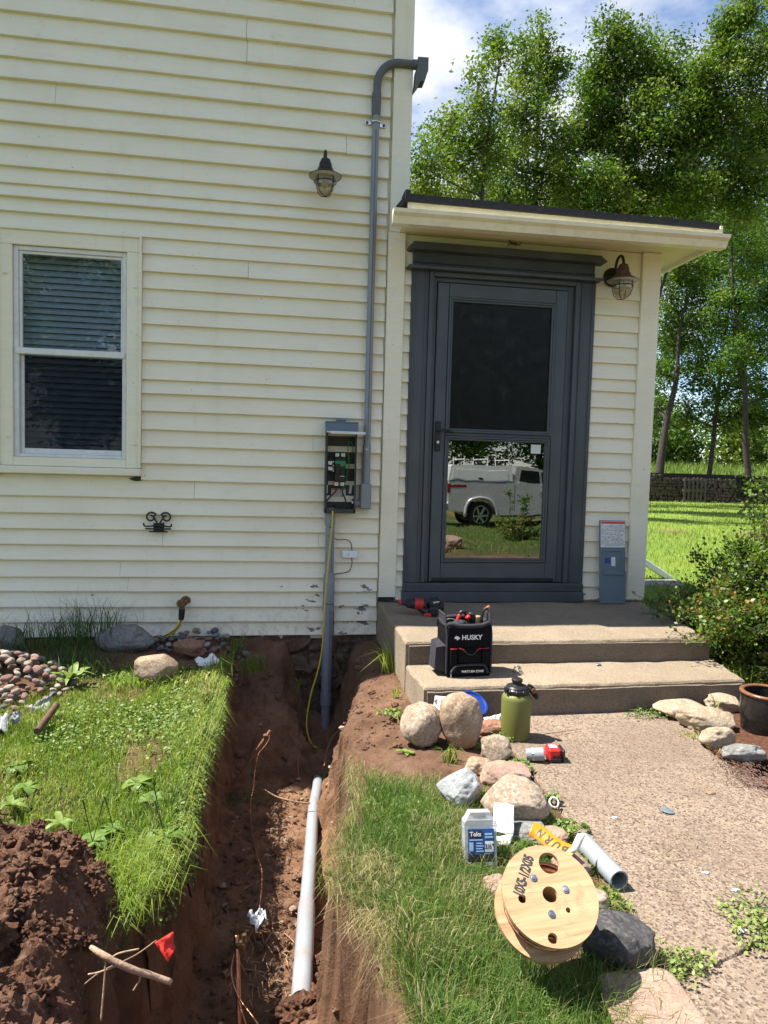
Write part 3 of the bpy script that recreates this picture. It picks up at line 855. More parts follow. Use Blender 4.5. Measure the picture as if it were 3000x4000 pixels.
# ------------------------------------------------------------------ concrete steps
steps = thing('concrete_steps', 'worn concrete entry steps with a wide landing below the dark storm door', 'steps', (1.65, -.7, 0))
LZ, SZ = .33, .205
rough_slab('landing', [(.722, -.004), (.718, -1.145), (2.53, -1.135), (2.70, -.004)], -.25, LZ, M['step'], steps, seed=11, jag=.006, bow=.006)
rough_slab('lower_step', [(.716, -1.16), (.735, -1.56), (2.47, -1.53), (2.55, -1.15)], -.25, SZ, M['step'], steps, seed=12, jag=.007, bow=.006)
def riser_coat(name, x0, x1, ya, yb, z0, z1, seed):
    # thin coat on a riser, darker than the treads, its upper edge broken away unevenly
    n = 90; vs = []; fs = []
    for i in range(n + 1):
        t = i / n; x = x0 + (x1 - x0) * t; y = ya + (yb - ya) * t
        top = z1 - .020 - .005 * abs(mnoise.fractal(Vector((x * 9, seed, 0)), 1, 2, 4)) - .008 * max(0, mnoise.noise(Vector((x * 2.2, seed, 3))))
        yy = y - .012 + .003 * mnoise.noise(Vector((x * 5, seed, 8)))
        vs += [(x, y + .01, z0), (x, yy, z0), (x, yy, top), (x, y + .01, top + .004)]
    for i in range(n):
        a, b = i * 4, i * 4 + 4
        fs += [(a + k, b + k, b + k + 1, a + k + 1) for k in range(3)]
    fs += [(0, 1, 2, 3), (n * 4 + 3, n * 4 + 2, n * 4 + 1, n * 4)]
    MB().add(vs, fs).build(name, M['riser_coat'], steps, smooth=40)
riser_coat('riser_front', .735, 2.515, -1.145, -1.135, .19, LZ, 3)
riser_coat('riser_front', .75, 2.455, -1.56, -1.53, .03, SZ, 8)
# ------------------------------------------------------------------ house
house = thing('house', 'cream clapboard house wall with lean-to entry porch and dark storm door', 'house', (-.5, 0, 0.1))
def clap(x0, x1, z0, z1, parent, seed, yb=-.030, yt=-.005, y0=0.0, name='clapboard'):
    """one lapped board from z0 (thick butt edge) to just under the next board"""
    n = max(2, int((x1 - x0) / .22) + 1)
    zt = z1 + .018
    vs = []; fs = []
    for i in range(n):
        x = x0 + (x1 - x0) * i / (n - 1)
        dz = .0035 * mnoise.noise(Vector((x * 1.3, seed * 2.7, 0)))
        dy = .0035 * mnoise.noise(Vector((x * 1.9, seed * 1.7, 5)))
        vs += [(x, y0 - .0005, z0 + dz), (x, yb + dy - .002, z0 + dz), (x, yb + dy - .0024, z0 + dz + .004), (x, yt, zt), (x, y0 - .0005, zt)]
    for i in range(n - 1):
        a, b = i * 5, (i + 1) * 5
        for k in range(4):
            fs.append((a + k, b + k, b + k + 1, a + k + 1))
    fs.append((0, 1, 2, 3, 4)); e = (n - 1) * 5
    fs.append((e + 4, e + 3, e + 2, e + 1, e))
    mb = MB(); mb.add(vs, fs)
    return mb.build(name, M['cream'], parent)
ZC = [.101, .198, .299, .403, .499, .610, .710, .813, .916, 1.025, 1.143, 1.254, 1.366, 1.475, 1.595, 1.71, 1.80, 1.925, 2.04, 2.156, 2.263,
      2.384, 2.49, 2.605, 2.706, 2.806, 2.896, 2.977, 3.08, 3.21, 3.348, 3.475, 3.608, 3.736, 3.862, 4.008, 4.146, 4.28, 4.42, 4.55, 4.68, 4.81, 4.95]
XL, XR = -4.2, .722
JO = {3: [-.95], 4: [-1.0], 6: [-.73, .3], 9: [-.53], 10: [-1.3], 12: [.25], 14: [.58], 17: [-2.3], 22: [-.2], 26: [-2.1], 30: [.43], 31: [-1.4], 34: [-.23], 35: [-.235], 37: [-.8], 38: [.1], 1: [-.85], 0: [-1.9]}
WX0, WX1, WZ0, WZ1 = -1.745, -.872, 1.155, 2.704
rnd = random.Random(4)
for i in range(len(ZC) - 1):
    z0, z1 = ZC[i], ZC[i + 1]
    cuts = [XL] + sorted(JO.get(i, [])) + [XR - rnd.uniform(0, .008)]
    segs = [(a + .0012, b - .0012) for a, b in zip(cuts[:-1], cuts[1:])]
    for k, (a, b) in enumerate(segs):
        parts = [(a, b)]
        if z1 > WZ0 + .02 and z0 < WZ1 - .02:
            parts = []
            if a < WX0: parts.append((a, min(b, WX0 - .002)))
            if b > WX1: parts.append((max(a, WX1 + .002), b))
        for (p, q) in parts:
            if q - p > .03:
                clap(p, q, z0, z1, house, i * 3 + k, yb=-.030 - rnd.uniform(0, .006) - (.004 if k else 0))
# body of the walls behind the boards
wb_ = MB()
wb_.box(XL, WX0 + .04, .0, .14, .07, 4.96).box(WX1 - .04, .84, .0, .14, .07, 4.96)
wb_.box(WX0 + .04, WX1 - .04, .0, .14, .07, WZ0 + .05).box(WX0 + .04, WX1 - .04, .0, .14, WZ1 - .05, 4.96)
wb_.box(.70, .84, .14, 5.0, .07, 4.96).box(XL, XL + .14, .14, 5.0, .07, 4.96).box(XL, .84, 5.0, 5.14, .07, 4.96)
wb_.build('wall', M['cream_trim'], house)
fd = MB()
for i in range(26):       # rough mortared stone footing under the boards
    x = -3.9 + i * .185
    for j in range(3):
        fd.ico((x + rnd.uniform(-.04, .04), .03 + rnd.uniform(-.01, .015), .03 - j * .13 + rnd.uniform(-.02, .02)), (.12, .055 + .01 * rnd.random(), .085), 2, .5, 2.2, i * 3 + j)
fd.box(XL, .84, .03, .16, -.9, .085)
fd.build('foundation', M['foundation'], house, smooth=50)
cb = MB()
cb.box(.734, .862, -.042, -.001, 2.86, 4.96, .003).box(.8405, .866, -.0, 4.9, 2.90, 4.96, .003)
cb.build('corner_board', M['cream_trim'], house)
# main roof, above the picture
mr_ = MB()
mr_.add([(XL - .3, -.16, 4.90), (1.0, -.16, 4.90), (1.0, -.16, 5.02), (XL - .3, -.16, 5.02), (XL - .3, 2.5, 6.5), (1.0, 2.5, 6.5), (1.0, 2.5, 6.62), (XL - .3, 2.5, 6.62), (XL - .3, 5.3, 4.90), (1.0, 5.3, 4.90), (1.0, 5.3, 5.02), (XL - .3, 5.3, 5.02)],
        [(0, 1, 2, 3), (3, 2, 6, 7), (1, 0, 4, 5), (7, 6, 10, 11), (5, 4, 8, 9), (9, 8, 11, 10), (1, 5, 6, 2), (5, 9, 10, 6), (0, 3, 7, 4), (4, 7, 11, 8)])
mr_.build('main_roof', M['shingle'], house)
gb = MB(); gb.prism([(XL, 4.94), (.84, 4.94), (.84, 4.95), (XL, 4.95)], 0, 5)
gb.add([(.8405, 0, 4.95), (.8405, 5.1, 4.95), (.8405, 2.5, 6.48)], [(0, 1, 2)])
gb.build('gable', M['cream_trim'], house)
# --- porch
PZ = [.345, .44, .55, .66, .777, .89, .993, 1.097, 1.206, 1.308, 1.422, 1.53, 1.637, 1.747, 1.864, 1.951, 2.066, 2.182, 2.29, 2.406, 2.52, 2.64]
for i in range(len(PZ) - 1):
    clap(.848, .8965, PZ[i], PZ[i + 1], house, 200 + i)
    clap(2.2295, 2.574, PZ[i], PZ[i + 1], house, 240 + i)
pw = MB()
pw.box(.842, 1.02, .0, .12, .33, 2.86).box(2.10, 2.70, .0, .12, .33, 2.86).box(1.02, 2.10, .0, .12, 2.56, 2.86)
pw.box(2.58, 2.70, .12, 3.0, .2, 2.86).box(.842, 2.70, 3.0, 3.1, .2, 2.86)
pw.build('porch_wall', M['cream_trim'], house)
MB().box(.848, 2.574, -.016, -.0006, 2.64, 2.858, .002).build('frieze_board', M['cream_trim'], house)
MB().box(.727, .846, -.044, -.0008, .365, 2.858, .003).build('porch_post', M['cream_trim'], house)
MB().box(.727, .838, -.03, -.001, .331, .362, .002).build('post_flashing', M['black_trim'], house)
rp_ = MB(); rp_.box(2.576, 2.716, -.044, -.0008, .345, 2.858, .003).box(2.7005, 2.719, -.0, 2.95, .25, 2.858, .003)
rp_.build('porch_post', M['cream_trim'], house)
# soffit, fascia, gutter, roof edge
MB().box(.80, 2.94, -.378, 3.3, 2.861, 2.885).build('soffit', M['soffit'], house)
fa = MB(); fa.box(.79, 2.945, -.402, -.380, 2.835, 2.935, .002).box(2.9405, 2.962, -.378, 3.3, 2.835, 2.96, .002)
fa.build('fascia', M['gutter'], house)
gp = [(-.405, 2.858), (-.405, 2.772), (-.47, 2.772), (-.478, 2.79), (-.488, 2.812), (-.512, 2.828), (-.516, 2.85), (-.504, 2.852), (-.506, 2.832), (-.480, 2.816), (-.470, 2.794), (-.466, 2.777), (-.409, 2.777), (-.409, 2.858)]
def gutter_seg(x0, x1, dz=0):
    mb = MB(); n = len(gp)
    nseg = 12
    vs = []
    for i in range(nseg + 1):
        x = x0 + (x1 - x0) * i / nseg
        w = .002 * mnoise.noise(Vector((x * 2.2, 3, 1)))
        vs += [(x, y + w, z + dz * i / nseg + w) for (y, z) in gp]
    fs = []
    for i in range(nseg):
        for k in range(n):
            k2 = (k + 1) % n
            fs.append((i * n + k, i * n + k2, (i + 1) * n + k2, (i + 1) * n + k))
    mb.add(vs, fs)
    cap = [(-.405, 2.855), (-.405, 2.772), (-.47, 2.772), (-.478, 2.79), (-.488, 2.812), (-.512, 2.828), (-.516, 2.85)]
    for x, s in ((x0 - .001, -1), (x1 + .001, 1)):
        d = dz if s > 0 else 0
        v = [(x, y, z + d) for y, z in cap] + [(x - s * .003, y, z + d) for y, z in cap]
        m = len(cap)
        mb.add(v, [tuple(range(m)), tuple(range(2 * m - 1, m - 1, -1))] + [(i, (i + 1) % m, m + (i + 1) % m, m + i) for i in range(m)])
    return mb
gut = gutter_seg(.685, 2.93, .012).build('gutter', M['gutter'], house, smooth=30)
for x in (.83, 1.38, 1.95, 2.5):
    MB().box(x, x + .018, -.50, -.40, 2.853, 2.858).build('gutter_strap', M['white_metal'], gut)
ro = MB()
ro.add([(.775, -.43, 2.925), (2.900, -.43, 2.918), (2.900, -.43, 2.960), (.775, -.43, 2.972),
        (.775, 3.4, 3.55), (2.900, 3.4, 3.54), (2.900, 3.4, 3.585), (.775, 3.4, 3.595)],
       [(0, 1, 2, 3), (3, 2, 6, 7), (1, 0, 4, 5), (1, 5, 6, 2), (0, 3, 7, 4), (4, 7, 6, 5)])
ro.box(.765, .80, -.437, -.30, 2.93, 2.995, .004)
ro.build('porch_roof', M['shingle'], house)
# --- door surround: pilasters, head with two cornices, sill
def flute(x0, x1, z0, z1):
    sur = MB()
    sur.box(x0, x1, -.042, -.001, z0, z1, .002)
    w = x1 - x0
    for k in (.10, .78):
        sur.box(x0 + w * k, x0 + w * k + .011, -.050, -.0425, z0, z1, .002)
    sur.build('door_casing', M['charcoal'], house)
flute(.898, 1.018, .470, 2.618); flute(2.108, 2.228, .470, 2.618)
jm = MB()
jm.box(1.020, 1.050, -.054, .04, .472, 2.617, .003).box(2.076, 2.106, -.054, .04, .472, 2.617, .003).box(1.0505, 2.0755, -.053, .04, 2.585, 2.617, .003)
jm.box(1.0505, 1.078, -.022, .04, .472, 2.584, .002).box(2.030, 2.0755, -.022, .04, .472, 2.584, .002).box(1.0785, 2.0295, -.020, .04, 2.556, 2.584, .002)
jm.build('door_jamb', M['charcoal'], house)
hd = MB()
hd.box(.900, 2.214, -.0405, -.017, 2.640, 2.742, .002)
hd.box(.900, 2.214, -.050, -.0405, 2.654, 2.662, .002).box(.900, 2.214, -.052, -.0405, 2.670, 2.678, .002)
hd.build('head_board', M['charcoal'], house)
cn = MB(); cn.prism([(.870, 2.742), (2.262, 2.742), (2.276, 2.752), (2.225, 2.790), (.895, 2.792), (.858, 2.754)], -.105, -.017)
cn.build('upper_cornice', M['charcoal'], house)
MB().prism([(.875, 2.6185), (2.235, 2.6185), (2.262, 2.628), (2.250, 2.639), (.870, 2.639), (.856, 2.628)], -.098, -.0005).build('lower_cornice', M['charcoal'], house)
sl = MB(); sl.box(.888, 2.232, -.066, .05, .333, .405, .004).box(.895, 2.228, -.058, .05, .406, .468, .004)
for k in range(3): sl.box(.90, 2.22, -.0615, -.0585, .418 + k * .016, .424 + k * .016)
sl.build('door_sill', M['charcoal'], house)
# --- storm door
DX0, DX1, DZ0, DZ1 = 1.082, 2.026, .474, 2.550
yf = -.034
def dpt(x, y): return WD(x, y, yf)
a = WD((1400 + 515 * .7233) / KD, (800 + 528 * .7233) / KD, yf); b = WD((1400 + 1015 * .7233) / KD, (800 + 1218 * .7233) / KD, yf)
UX0, UX1, UZ1, UZ0 = 1.195, 1.910, 2.424, 1.556
LX0, LX1, LZ1, LZ0 = 1.195, 1.904, 1.474, .645
sdoor = MB()
sdoor.box(DX0, UX0 - .03, yf, .0, DZ0, DZ1, .004).box(UX1 + .03, DX1, yf, .0, DZ0, DZ1, .004)
sdoor.box(UX0 - .0295, UX1 + .0295, yf, .0, UZ1 + .03, DZ1, .004).box(UX0 - .0295, UX1 + .0295, yf, .0, LZ1 + .0300, UZ0 - .0300, .004)
sdoor.box(UX0 - .0295, UX1 + .0295, yf, .0, DZ0, LZ0 - .03, .004)
door = sdoor.build('storm_door', M['door_enamel'], house)
bd = MB()
for (x0, x1, z0, z1) in ((UX0, UX1, UZ0, UZ1), (LX0, LX1, LZ0, LZ1)):
    for q in range(2):
        o = .0145 * (1 - q); y_ = yf - .012 + .006 * q
        bd.box(x0 - .0145 - o, x0 - o, y_, -.002, z0 - .0145 - o, z1 + .0145 + o, .003).box(x1 + o, x1 + .0145 + o, y_, -.002, z0 - .0145 - o, z1 + .0145 + o, .003)
        bd.box(x0 - o, x1 + o, y_, -.002, z1 + o, z1 + .0145 + o, .003).box(x0 - o, x1 + o, y_, -.002, z0 - .0145 - o, z0 - o, .003)
bd.build('glazing_bead', M['door_enamel'], door)
MB().box(UX0 - .002, UX1 + .002, yf + .010, yf + .014, UZ0 - .002, UZ1 + .002).build('screen_panel', M['screen'], door)
MB().box(LX0 - .002, LX1 + .002, yf + .010, yf + .015, LZ0 - .002, LZ1 + .002).build('glass_pane', M['door_glass'], door)
MB().box(1.800, 1.872, yf + .0075, yf + .0095, 1.398, 1.462).build('sticker', M['label'], door)
sw = MB(); sw.box(DX0 + .02, DX1 - .02, yf - .004, yf, DZ0 + .004, DZ0 + .03, .002)
sw.build('sweep', M['black_trim'], door)
hn = MB(); hn.box(1.093, 1.131, yf - .014, yf - .001, 1.395, 1.600, .010)
hn.tube([(1.114, yf - .012, 1.535), (1.114, yf - .055, 1.535)], .009, 10).tube([(1.114, yf - .05, 1.535), (1.150, yf - .056, 1.540), (1.190, yf - .054, 1.532), (1.222, yf - .046, 1.518)], [.009, .009, .008, .006], 10)
han = hn.build('handle', M['iron'], door, smooth=40)
MB().lathe([(.010, 0), (.010, .006), (.006, .007)], 14, Matrix.Translation((1.112, yf - .0145, 1.455)) @ Matrix.Rotation(R_(90), 4, 'X')).build('lock_cylinder', M['zinc'], han)
# inner entrance door, dim behind the storm door
ind = MB(); ind.box(1.0, 2.12, .055, .075, .34, 2.6)
ind.box(1.28, 1.52, .046, .0545, .62, 1.30, .004).box(1.60, 1.84, .046, .0545, .62, 1.30, .004).box(1.28, 1.52, .046, .0545, 1.5, 2.3, .004).box(1.60, 1.84, .046, .0545, 1.5, 2.3, .004)
ind.build('inner_door', M['interior'], house)
# door spring clip over the head
ck = MB(); c0 = WD(1108, 526, -.06); ck.box(c0.x - .02, c0.x + .03, c0.y - .004, c0.y + .004, c0.z - .008, c0.z + .006, .002, None)
ck.tube([c0 + Vector((-.035, -.01, -.02)), c0 + Vector((-.03, -.012, .015)), c0 + Vector((.01, -.01, -.012)), c0 + Vector((.045, -.01, -.01))], .0045, 6)
ck.tube([c0 + Vector((.045, -.01, -.012)), c0 + Vector((.058, -.012, .012))], .004, 6)
ck.build('head_bracket', M['brass_old'], house)
# --- window
win = MB()
win.box(WX0, WX0 + .092, -.044, .0, WZ0 + .062, WZ1 - .105, .003).box(WX1 - .092, WX1, -.044, .0, WZ0 + .062, WZ1 - .105, .003)
win.box(WX0, WX1, -.044, .0, WZ1 - .104, WZ1, .003).box(WX0 + .0925, WX1 - .0925, -.043, .0, WZ0 + .062, WZ0 + .118, .003)
win.box(WX0 - .002, WX0 + .014, -.058, -.0445, WZ0 + .062, WZ1 - .0005, .004).box(WX1 - .014, WX1 + .002, -.058, -.0445, WZ0 + .062, WZ1 - .0005, .004).box(WX0 + .0145, WX1 - .0145, -.058, -.0445, WZ1 - .015, WZ1, .004)
window = win.build('window', M['cream_trim'], house)
MB().box(WX0 - .012, WX1 + .004, -.074, .0, WZ0 + .012, WZ0 + .060, .006).build('sill', M['cream_trim'], window)
sx0, sx1, sz0, sz1, smid = -1.652, -.966, 1.274, 2.598, 1.944
fr = MB()
fr.box(sx0, sx0 + .030, -.026, .02, sz0, sz1, .003).box(sx1 - .026, sx1, -.026, .02, sz0, sz1, .003)
fr.box(sx0 + .0305, sx1 - .0265, -.026, .02, sz1 - .028, sz1, .003).box(sx0 + .0305, sx1 - .0265, -.026, .02, sz0, sz0 + .020, .003)
fr.build('storm_frame', M['storm_sash'], window)
us = MB()
ux0, ux1 = sx0 + .031, sx1 - .027
us.box(ux0, ux0 + .018, -.016, .01, smid + .02, sz1 - .0285, .002).box(ux1 - .012, ux1, -.016, .01, smid + .02, sz1 - .0285, .002).box(ux0, ux1, -.015, .01, sz1 - .046, sz1 - .0287, .002)
us.box(ux0 - .022, ux1 + .018, -.036, .01, smid - .020, smid + .0195, .004)
us.build('upper_sash', M['storm_sash'], window)
ls = MB()
ls.box(ux0 + .001, ux0 + .022, .004, .02, sz0 + .0205, smid - .021, .002).box(ux1 - .006, ux1, .004, .02, sz0 + .0205, smid - .021, .002).box(ux0 + .0225, ux1 - .0065, .003, .02, sz0 + .0205, sz0 + .055, .002)
ls.build('lower_sash', M['storm_sash'], window)
MB().box(ux0 + .017, ux1 - .011, -.006, -.003, smid + .0195, sz1 - .045).build('upper_pane', M['win_glass'], window)
MB().box(ux0 + .021, ux1 - .005, .010, .013, sz0 + .054, smid - .022).build('lower_pane', M['win_glass_low'], window)
for (px, py) in ((18, 603), (290, 645), (25, 1025 - 5), (296, 960)):
    pass
for (x, z) in ((-1.700, 2.42), (-.918, 2.38), (-1.69, 1.40), (-.913, 1.375)):
    cl = MB(); cl.lathe([(.007, 0), (.007, .006), (.004, .008)], 10, Matrix.Translation((x, -.044, z)) @ Matrix.Rotation(R_(90), 4, 'X')).box(x - .004, x + .022, -.054, -.050, z - .005, z + .004, .0015)
    cl.build('turn_button', M['cream_trim'], window, smooth=40)
rm = MB(); rm.box(WX0 - .2, WX1 + .2, .9, .92, .9, 2.9).box(WX0 - .2, WX0 - .18, .145, .9, .9, 2.9).box(WX1 + .18, WX1 + .2, .145, .9, .9, 2.9).box(WX0 - .2, WX1 + .2, .145, .9, 2.88, 2.9).box(WX0 - .2, WX1 + .2, .145, .9, .9, .92)
rm.build('room_interior', M['interior'], house)
# paint-bare hole under the sill corner
MB().ico((-.895, -.024, WZ0 - .006), (.04, .012, .012), 2, .6, 3, 5).build('rot_hole', M['wood_grey'], house)
# blinds hang inside the window
bl = thing('window_blind', 'slatted blue-grey blind hanging inside the cream window', 'blind', (-1.31, .07, 2.6))
z = 2.575
slat_me = None
while z > 1.27:
    if slat_me is None:
        sm_ = MB()
        sm_.add([(-.335, .012, .022), (.335, .012, .022), (.335, 0, .006), (-.335, 0, .006), (.335, -.004, -.014), (-.335, -.004, -.014)], [(0, 1, 2, 3), (3, 2, 4, 5)])
        so_ = sm_.build('slat', M['slat'], bl, local=True); slat_me = so_.data
    else:
        so_ = bpy.data.objects.new('slat', slat_me); col.objects.link(so_); so_.parent = bl
    so_.location = (.0, 0, z - 2.6)
    z -= .0400
hr = MB().box(-1.65, -.97, .055, .085, 2.585, 2.61, .003).build('head_rail', M['slat'], bl)

# ------------------------------------------------------------------ wall lanterns (one made, one copied)
def lantern(name, label, shade_mat):
    t = thing(name, label, 'wall lamp', (0, 0, 0), 'barn lanterns on the house wall')
    rx = Matrix.Rotation(R_(90), 4, 'X')
    MB().lathe([(0, 0), (.066, 0), (.066, .006), (.058, .014), (.030, .020), (.026, .032), (0, .034)], 28, rx).build('backplate', M['bronze'], t, smooth=35, local=True)
    am = MB(); pts = []
    for k in range(13):
        th = math.pi * k / 12
        pts.append((0, -.085 + .055 * math.cos(th) * 1.0 - .02, .055 + .062 * math.sin(th)))
    am.tube([(0, -.02, .0), (0, -.045, .02)] + pts + [(0, -.16, .03)], .0095, 10)
    am.build('gooseneck_arm', M['bronze'], t, smooth=40, local=True)
    T = Matrix.Translation((0, -.16, 0))
    sh = MB(); sh.lathe([(.012, .050), (.028, .046), (.034, .030), (.040, .018), (.042, -.004), (.050, -.014), (.052, -.026), (.075, -.042), (.098, -.056), (.106, -.060), (.106, -.063)], 32, T)
    sho = sh.build('shade', shade_mat, t, smooth=50, local=True)
    MB().lathe([(.104, -.0635), (.074, -.047), (.045, -.032)], 32, T).build('shade_lining', M['lamp_white'], sho, smooth=True, local=True)
    MB().lathe([(.056, -.042), (.064, -.075), (.064, -.110), (.054, -.147), (.033, -.170), (.0, -.178)], 28, T).build('globe', M['globe'], t, smooth=True, local=True)
    MB().ico((0, -.16, -.10), (.024, .024, .036), 2).build('bulb', M['bulb'], t, smooth=True, local=True)
    cg = MB()
    for q in range(4):
        an = math.pi / 4 + q * math.pi / 2
        d = Vector((math.cos(an), math.sin(an), 0))
        P_ = [Vector((0, -.16, zz)) + d * r for r, zz in ((.064, -.045), (.069, -.09), (.068, -.120), (.057, -.156), (.030, -.180), (0, -.187))]
        cg.tube(P_, .0028, 6)
    ring = [Vector((.071 * math.cos(2 * math.pi * k / 24), -.16 + .071 * math.sin(2 * math.pi * k / 24), -.098)) for k in range(25)]
    cg.tube(ring, .0028, 6, False)
    cg.build('wire_cage', M['bronze'], t, smooth=40, local=True)
    return t
lan = lantern('wall_lantern', 'dark bronze barn lantern on the clapboards above the electrical box', M['bronze'])
lan.location = (.283, -.026, 3.185)
lan2 = lantern('wall_lantern', 'rust-brown barn lantern on the porch wall right of the storm door', M['rust_bronze'])
lan2.location = (2.352, -.026, 2.668)
lan2.scale = (1.02, 1.02, 1.02)
# ------------------------------------------------------------------ conduit riser with the elbow round the corner
cr = thing('conduit_riser', 'grey plastic conduit riser running up the wall and elbowing round the corner', 'conduit', (.617, -.03, 1.0))
yc = -.055
rz = MB(); rz.tube([(.617, yc, 1.40), (.616, yc, 2.4), (.618, yc, 3.66)], .0235, 18)
rz.build('pipe', M['pvc'], cr, smooth=40)
MB().tube([(.616, yc, 1.14), (.616, yc, 1.42)], .0275, 18).build('expansion_sleeve', M['pvc'], cr, smooth=40)
MB().tube([(.618, yc, 3.60), (.618, yc, 3.63), (.619, yc, 3.74), (.620, yc, 3.75)], [.028, .031, .031, .028], 18).build('coupling', M['pvc_dark'], cr, smooth=40)
el = [(.620, yc, 3.73), (.622, yc, 3.79)]
for k in range(11):
    th = R_(90) * k / 10
    el.append((.622 + .145 * (1 - math.cos(th)), yc, 3.80 + .150 * math.sin(th)))
el += [(.86, yc, 3.952)]
MB().tube(el, .0265, 18).build('elbow', M['pvc_dark'], cr, smooth=60)
lb = MB(); lb.tube([(.855, yc, 3.952), (.885, yc, 3.953)], .031, 18)
lb.add([(.885, yc - .034, 3.920), (.885, yc + .034, 3.920), (.885, yc + .034, 3.988), (.885, yc - .034, 3.988), (.955, yc - .036, 3.905), (.955, yc + .036, 3.905), (.955, yc + .036, 3.990), (.955, yc - .036, 3.990)],
       [(0, 1, 2, 3), (3, 2, 6, 7), (1, 0, 4, 5), (5, 4, 7, 6), (0, 3, 7, 4), (2, 1, 5, 6)])
lb.add([(.878, yc - .034, 3.92), (.954, yc - .036, 3.906), (.935, yc - .03, 3.84), (.905, yc - .03, 3.836), (.868, yc - .03, 3.78), (.868, yc + .06, 3.78), (.905, yc + .06, 3.836), (.935, yc + .06, 3.84), (.954, yc + .06, 3.906), (.878, yc + .06, 3.92)],
       [(0, 4, 3, 2, 1), (9, 8, 7, 6, 5), (4, 5, 6, 3), (3, 6, 7, 2), (2, 7, 8, 1), (0, 9, 5, 4)])
lb.build('conduit_body', M['pvc_dark'], cr, smooth=30)
ck_ = MB()
ck_.tube([(.590, yc + .01, 3.55), (.592, yc - .02, 3.552), (.617, yc - .030, 3.553), (.642, yc - .02, 3.552), (.644, yc + .01, 3.55)], .0055, 8)
ck_.box(.545, .590, -.034, -.027, 3.545, 3.572, .003).box(.645, .690, -.034, -.027, 3.535, 3.562, .003)
stp = ck_.build('pipe_strap', M['zinc'], cr, smooth=40)
for x, zz in ((.562, 3.558), (.675, 3.549)):
    MB().lathe([(.009, 0), (.009, .004), (.004, .006)], 10, Matrix.Translation((x, -.034, zz)) @ Matrix.Rotation(R_(90), 4, 'X')).build('screw', M['iron'], stp)
MB().box(.6155, .6200, yc - .0248, yc - .0232, 1.45, 3.5).build('seam_stripe', M['pvc_dark'], cr)
lb2 = MB(); lb2.box(.576, .650, -.098, -.026, .982, 1.155, .006)
lb2.box(.580, .646, -.102, -.0985, .990, 1.140, .002)
lb2.tube([(.576, -.062, 1.02), (.530, -.062, 1.02)], .024, 16)
lb2.build('lower_conduit_body', M['pvc'], cr, smooth=35)
MB().tube([(.545, -.062, 1.02), (.520, -.062, 1.02)], .030, 12).build('locknut', M['zinc'], cr, smooth=30)
MB().tube([(.611, yc - .024, 1.39), (.611, yc - .030, 1.39)], .006, 8).build('screw', M['zinc'], cr)

# ------------------------------------------------------------------ disconnect box, lid swung up
bx = thing('disconnect_box', 'open blue-grey electrical disconnect box with its lid swung up', 'electrical box', (.435, -.05, .95))
X0, X1, Z0, Z1, YB, YF = .332, .540, .952, 1.555, -.028, -.125
bb = MB()
bb.box(X0, X1, YB - .003, YB, Z0, Z1)
bb.box(X0, X0 + .003, YF, YB - .0035, Z0, Z1).box(X1 - .003, X1, YF, YB - .0035, Z0, Z1)
bb.box(X0 + .0035, X1 - .0035, YF, YB - .0035, Z0, Z0 + .003).box(X0 + .0035, X0 + .012, YF, YF + .003, Z0 + .0035, Z1).box(X1 - .012, X1 - .0035, YF, YF + .003, Z0 + .0035, Z1)
bb.box(X0 + .0035, X1 - .0035, YF, YF + .003, Z0 + .0035, Z0 + .03)
bb.build('enclosure', M['box_in'], bx)
tp = MB(); tp.box(X0 - .006, X1 + .006, YF - .012, YB, Z1 + .0005, Z1 + .012, .003).box(X0 - .006, X1 + .006, YF - .016, YF - .003, Z1 - .055, Z1, .003)
tp.build('rain_hood', M['box_grey'], bx)
hb = MB(); hb.lathe([(.034, 0), (.036, .004), (.036, .014), (.028, .018), (0, .018)], 24, Matrix.Translation((.432, -.075, Z1 + .0125))).box(.375, .385, -.08, -.07, Z1 + .0125, Z1 + .018).box(.478, .488, -.08, -.07, Z1 + .0125, Z1 + .018)
hb.build('hub_plate', M['box_grey'], bx, smooth=40)
ld = MB(); Ml = Matrix.Translation((.44, YF - .017, Z1 - .058)) @ Matrix.Rotation(R_(2.75), 4, 'X')
ld.box(-.108, .108, -.36, .0, -.0045, .0045, .002, Ml).box(-.108, .108, -.36, -.35, -.012, -.0047, .002, Ml)
ld.build('lid', M['white_metal'], bx)
br = MB(); br.box(.395, .470, -.100, -.032, 1.165, 1.330, .004)
br.box(.402, .432, -.106, -.1005, 1.215, 1.265, .002).box(.438, .463, -.112, -.1005, 1.205, 1.25, .003)
bro = br.build('breaker', M['blk_plastic'], bx)
MB().box(.398, .468, -.104, -.1005, 1.285, 1.305).box(.432, .468, -.106, -.1005, 1.27, 1.284).build('green_face', M['green_plastic'], bro)
MB().box(.432, .462, -.1135, -.1125, 1.200, 1.204).build('handle_mark', M['label'], bro)
def lug(x, z, parent, w=.028):
    mb = MB(); mb.box(x - w / 2, x + w / 2, -.092, -.05, z - .013, z + .013, .002)
    o_ = mb.build('lug', M['zinc'], parent)
    MB().lathe([(.008, 0), (.008, .003), (.004, .003), (.004, .001), (0, .001)], 10, Matrix.Translation((x, -.0925, z)) @ Matrix.Rotation(R_(90), 4, 'X')).build('set_screw', M['steel'], o_)
for x, zz in ((.412, 1.345), (.452, 1.345), (.410, 1.148), (.450, 1.148)):
    lug(x, zz, bx)
nb = MB(); nb.box(.350, .390, -.07, -.032, 1.225, 1.325, .003)
nb.build('neutral_base', M['blk_plastic'], bx)
for zz in (1.29, 1.252): lug(.366, zz, bx, .03)
for zz in (1.298, 1.272, 1.25, 1.235): MB().box(.384, .392, -.078, -.0705, zz - .006, zz + .006, .001).build('lug', M['zinc'], bx)
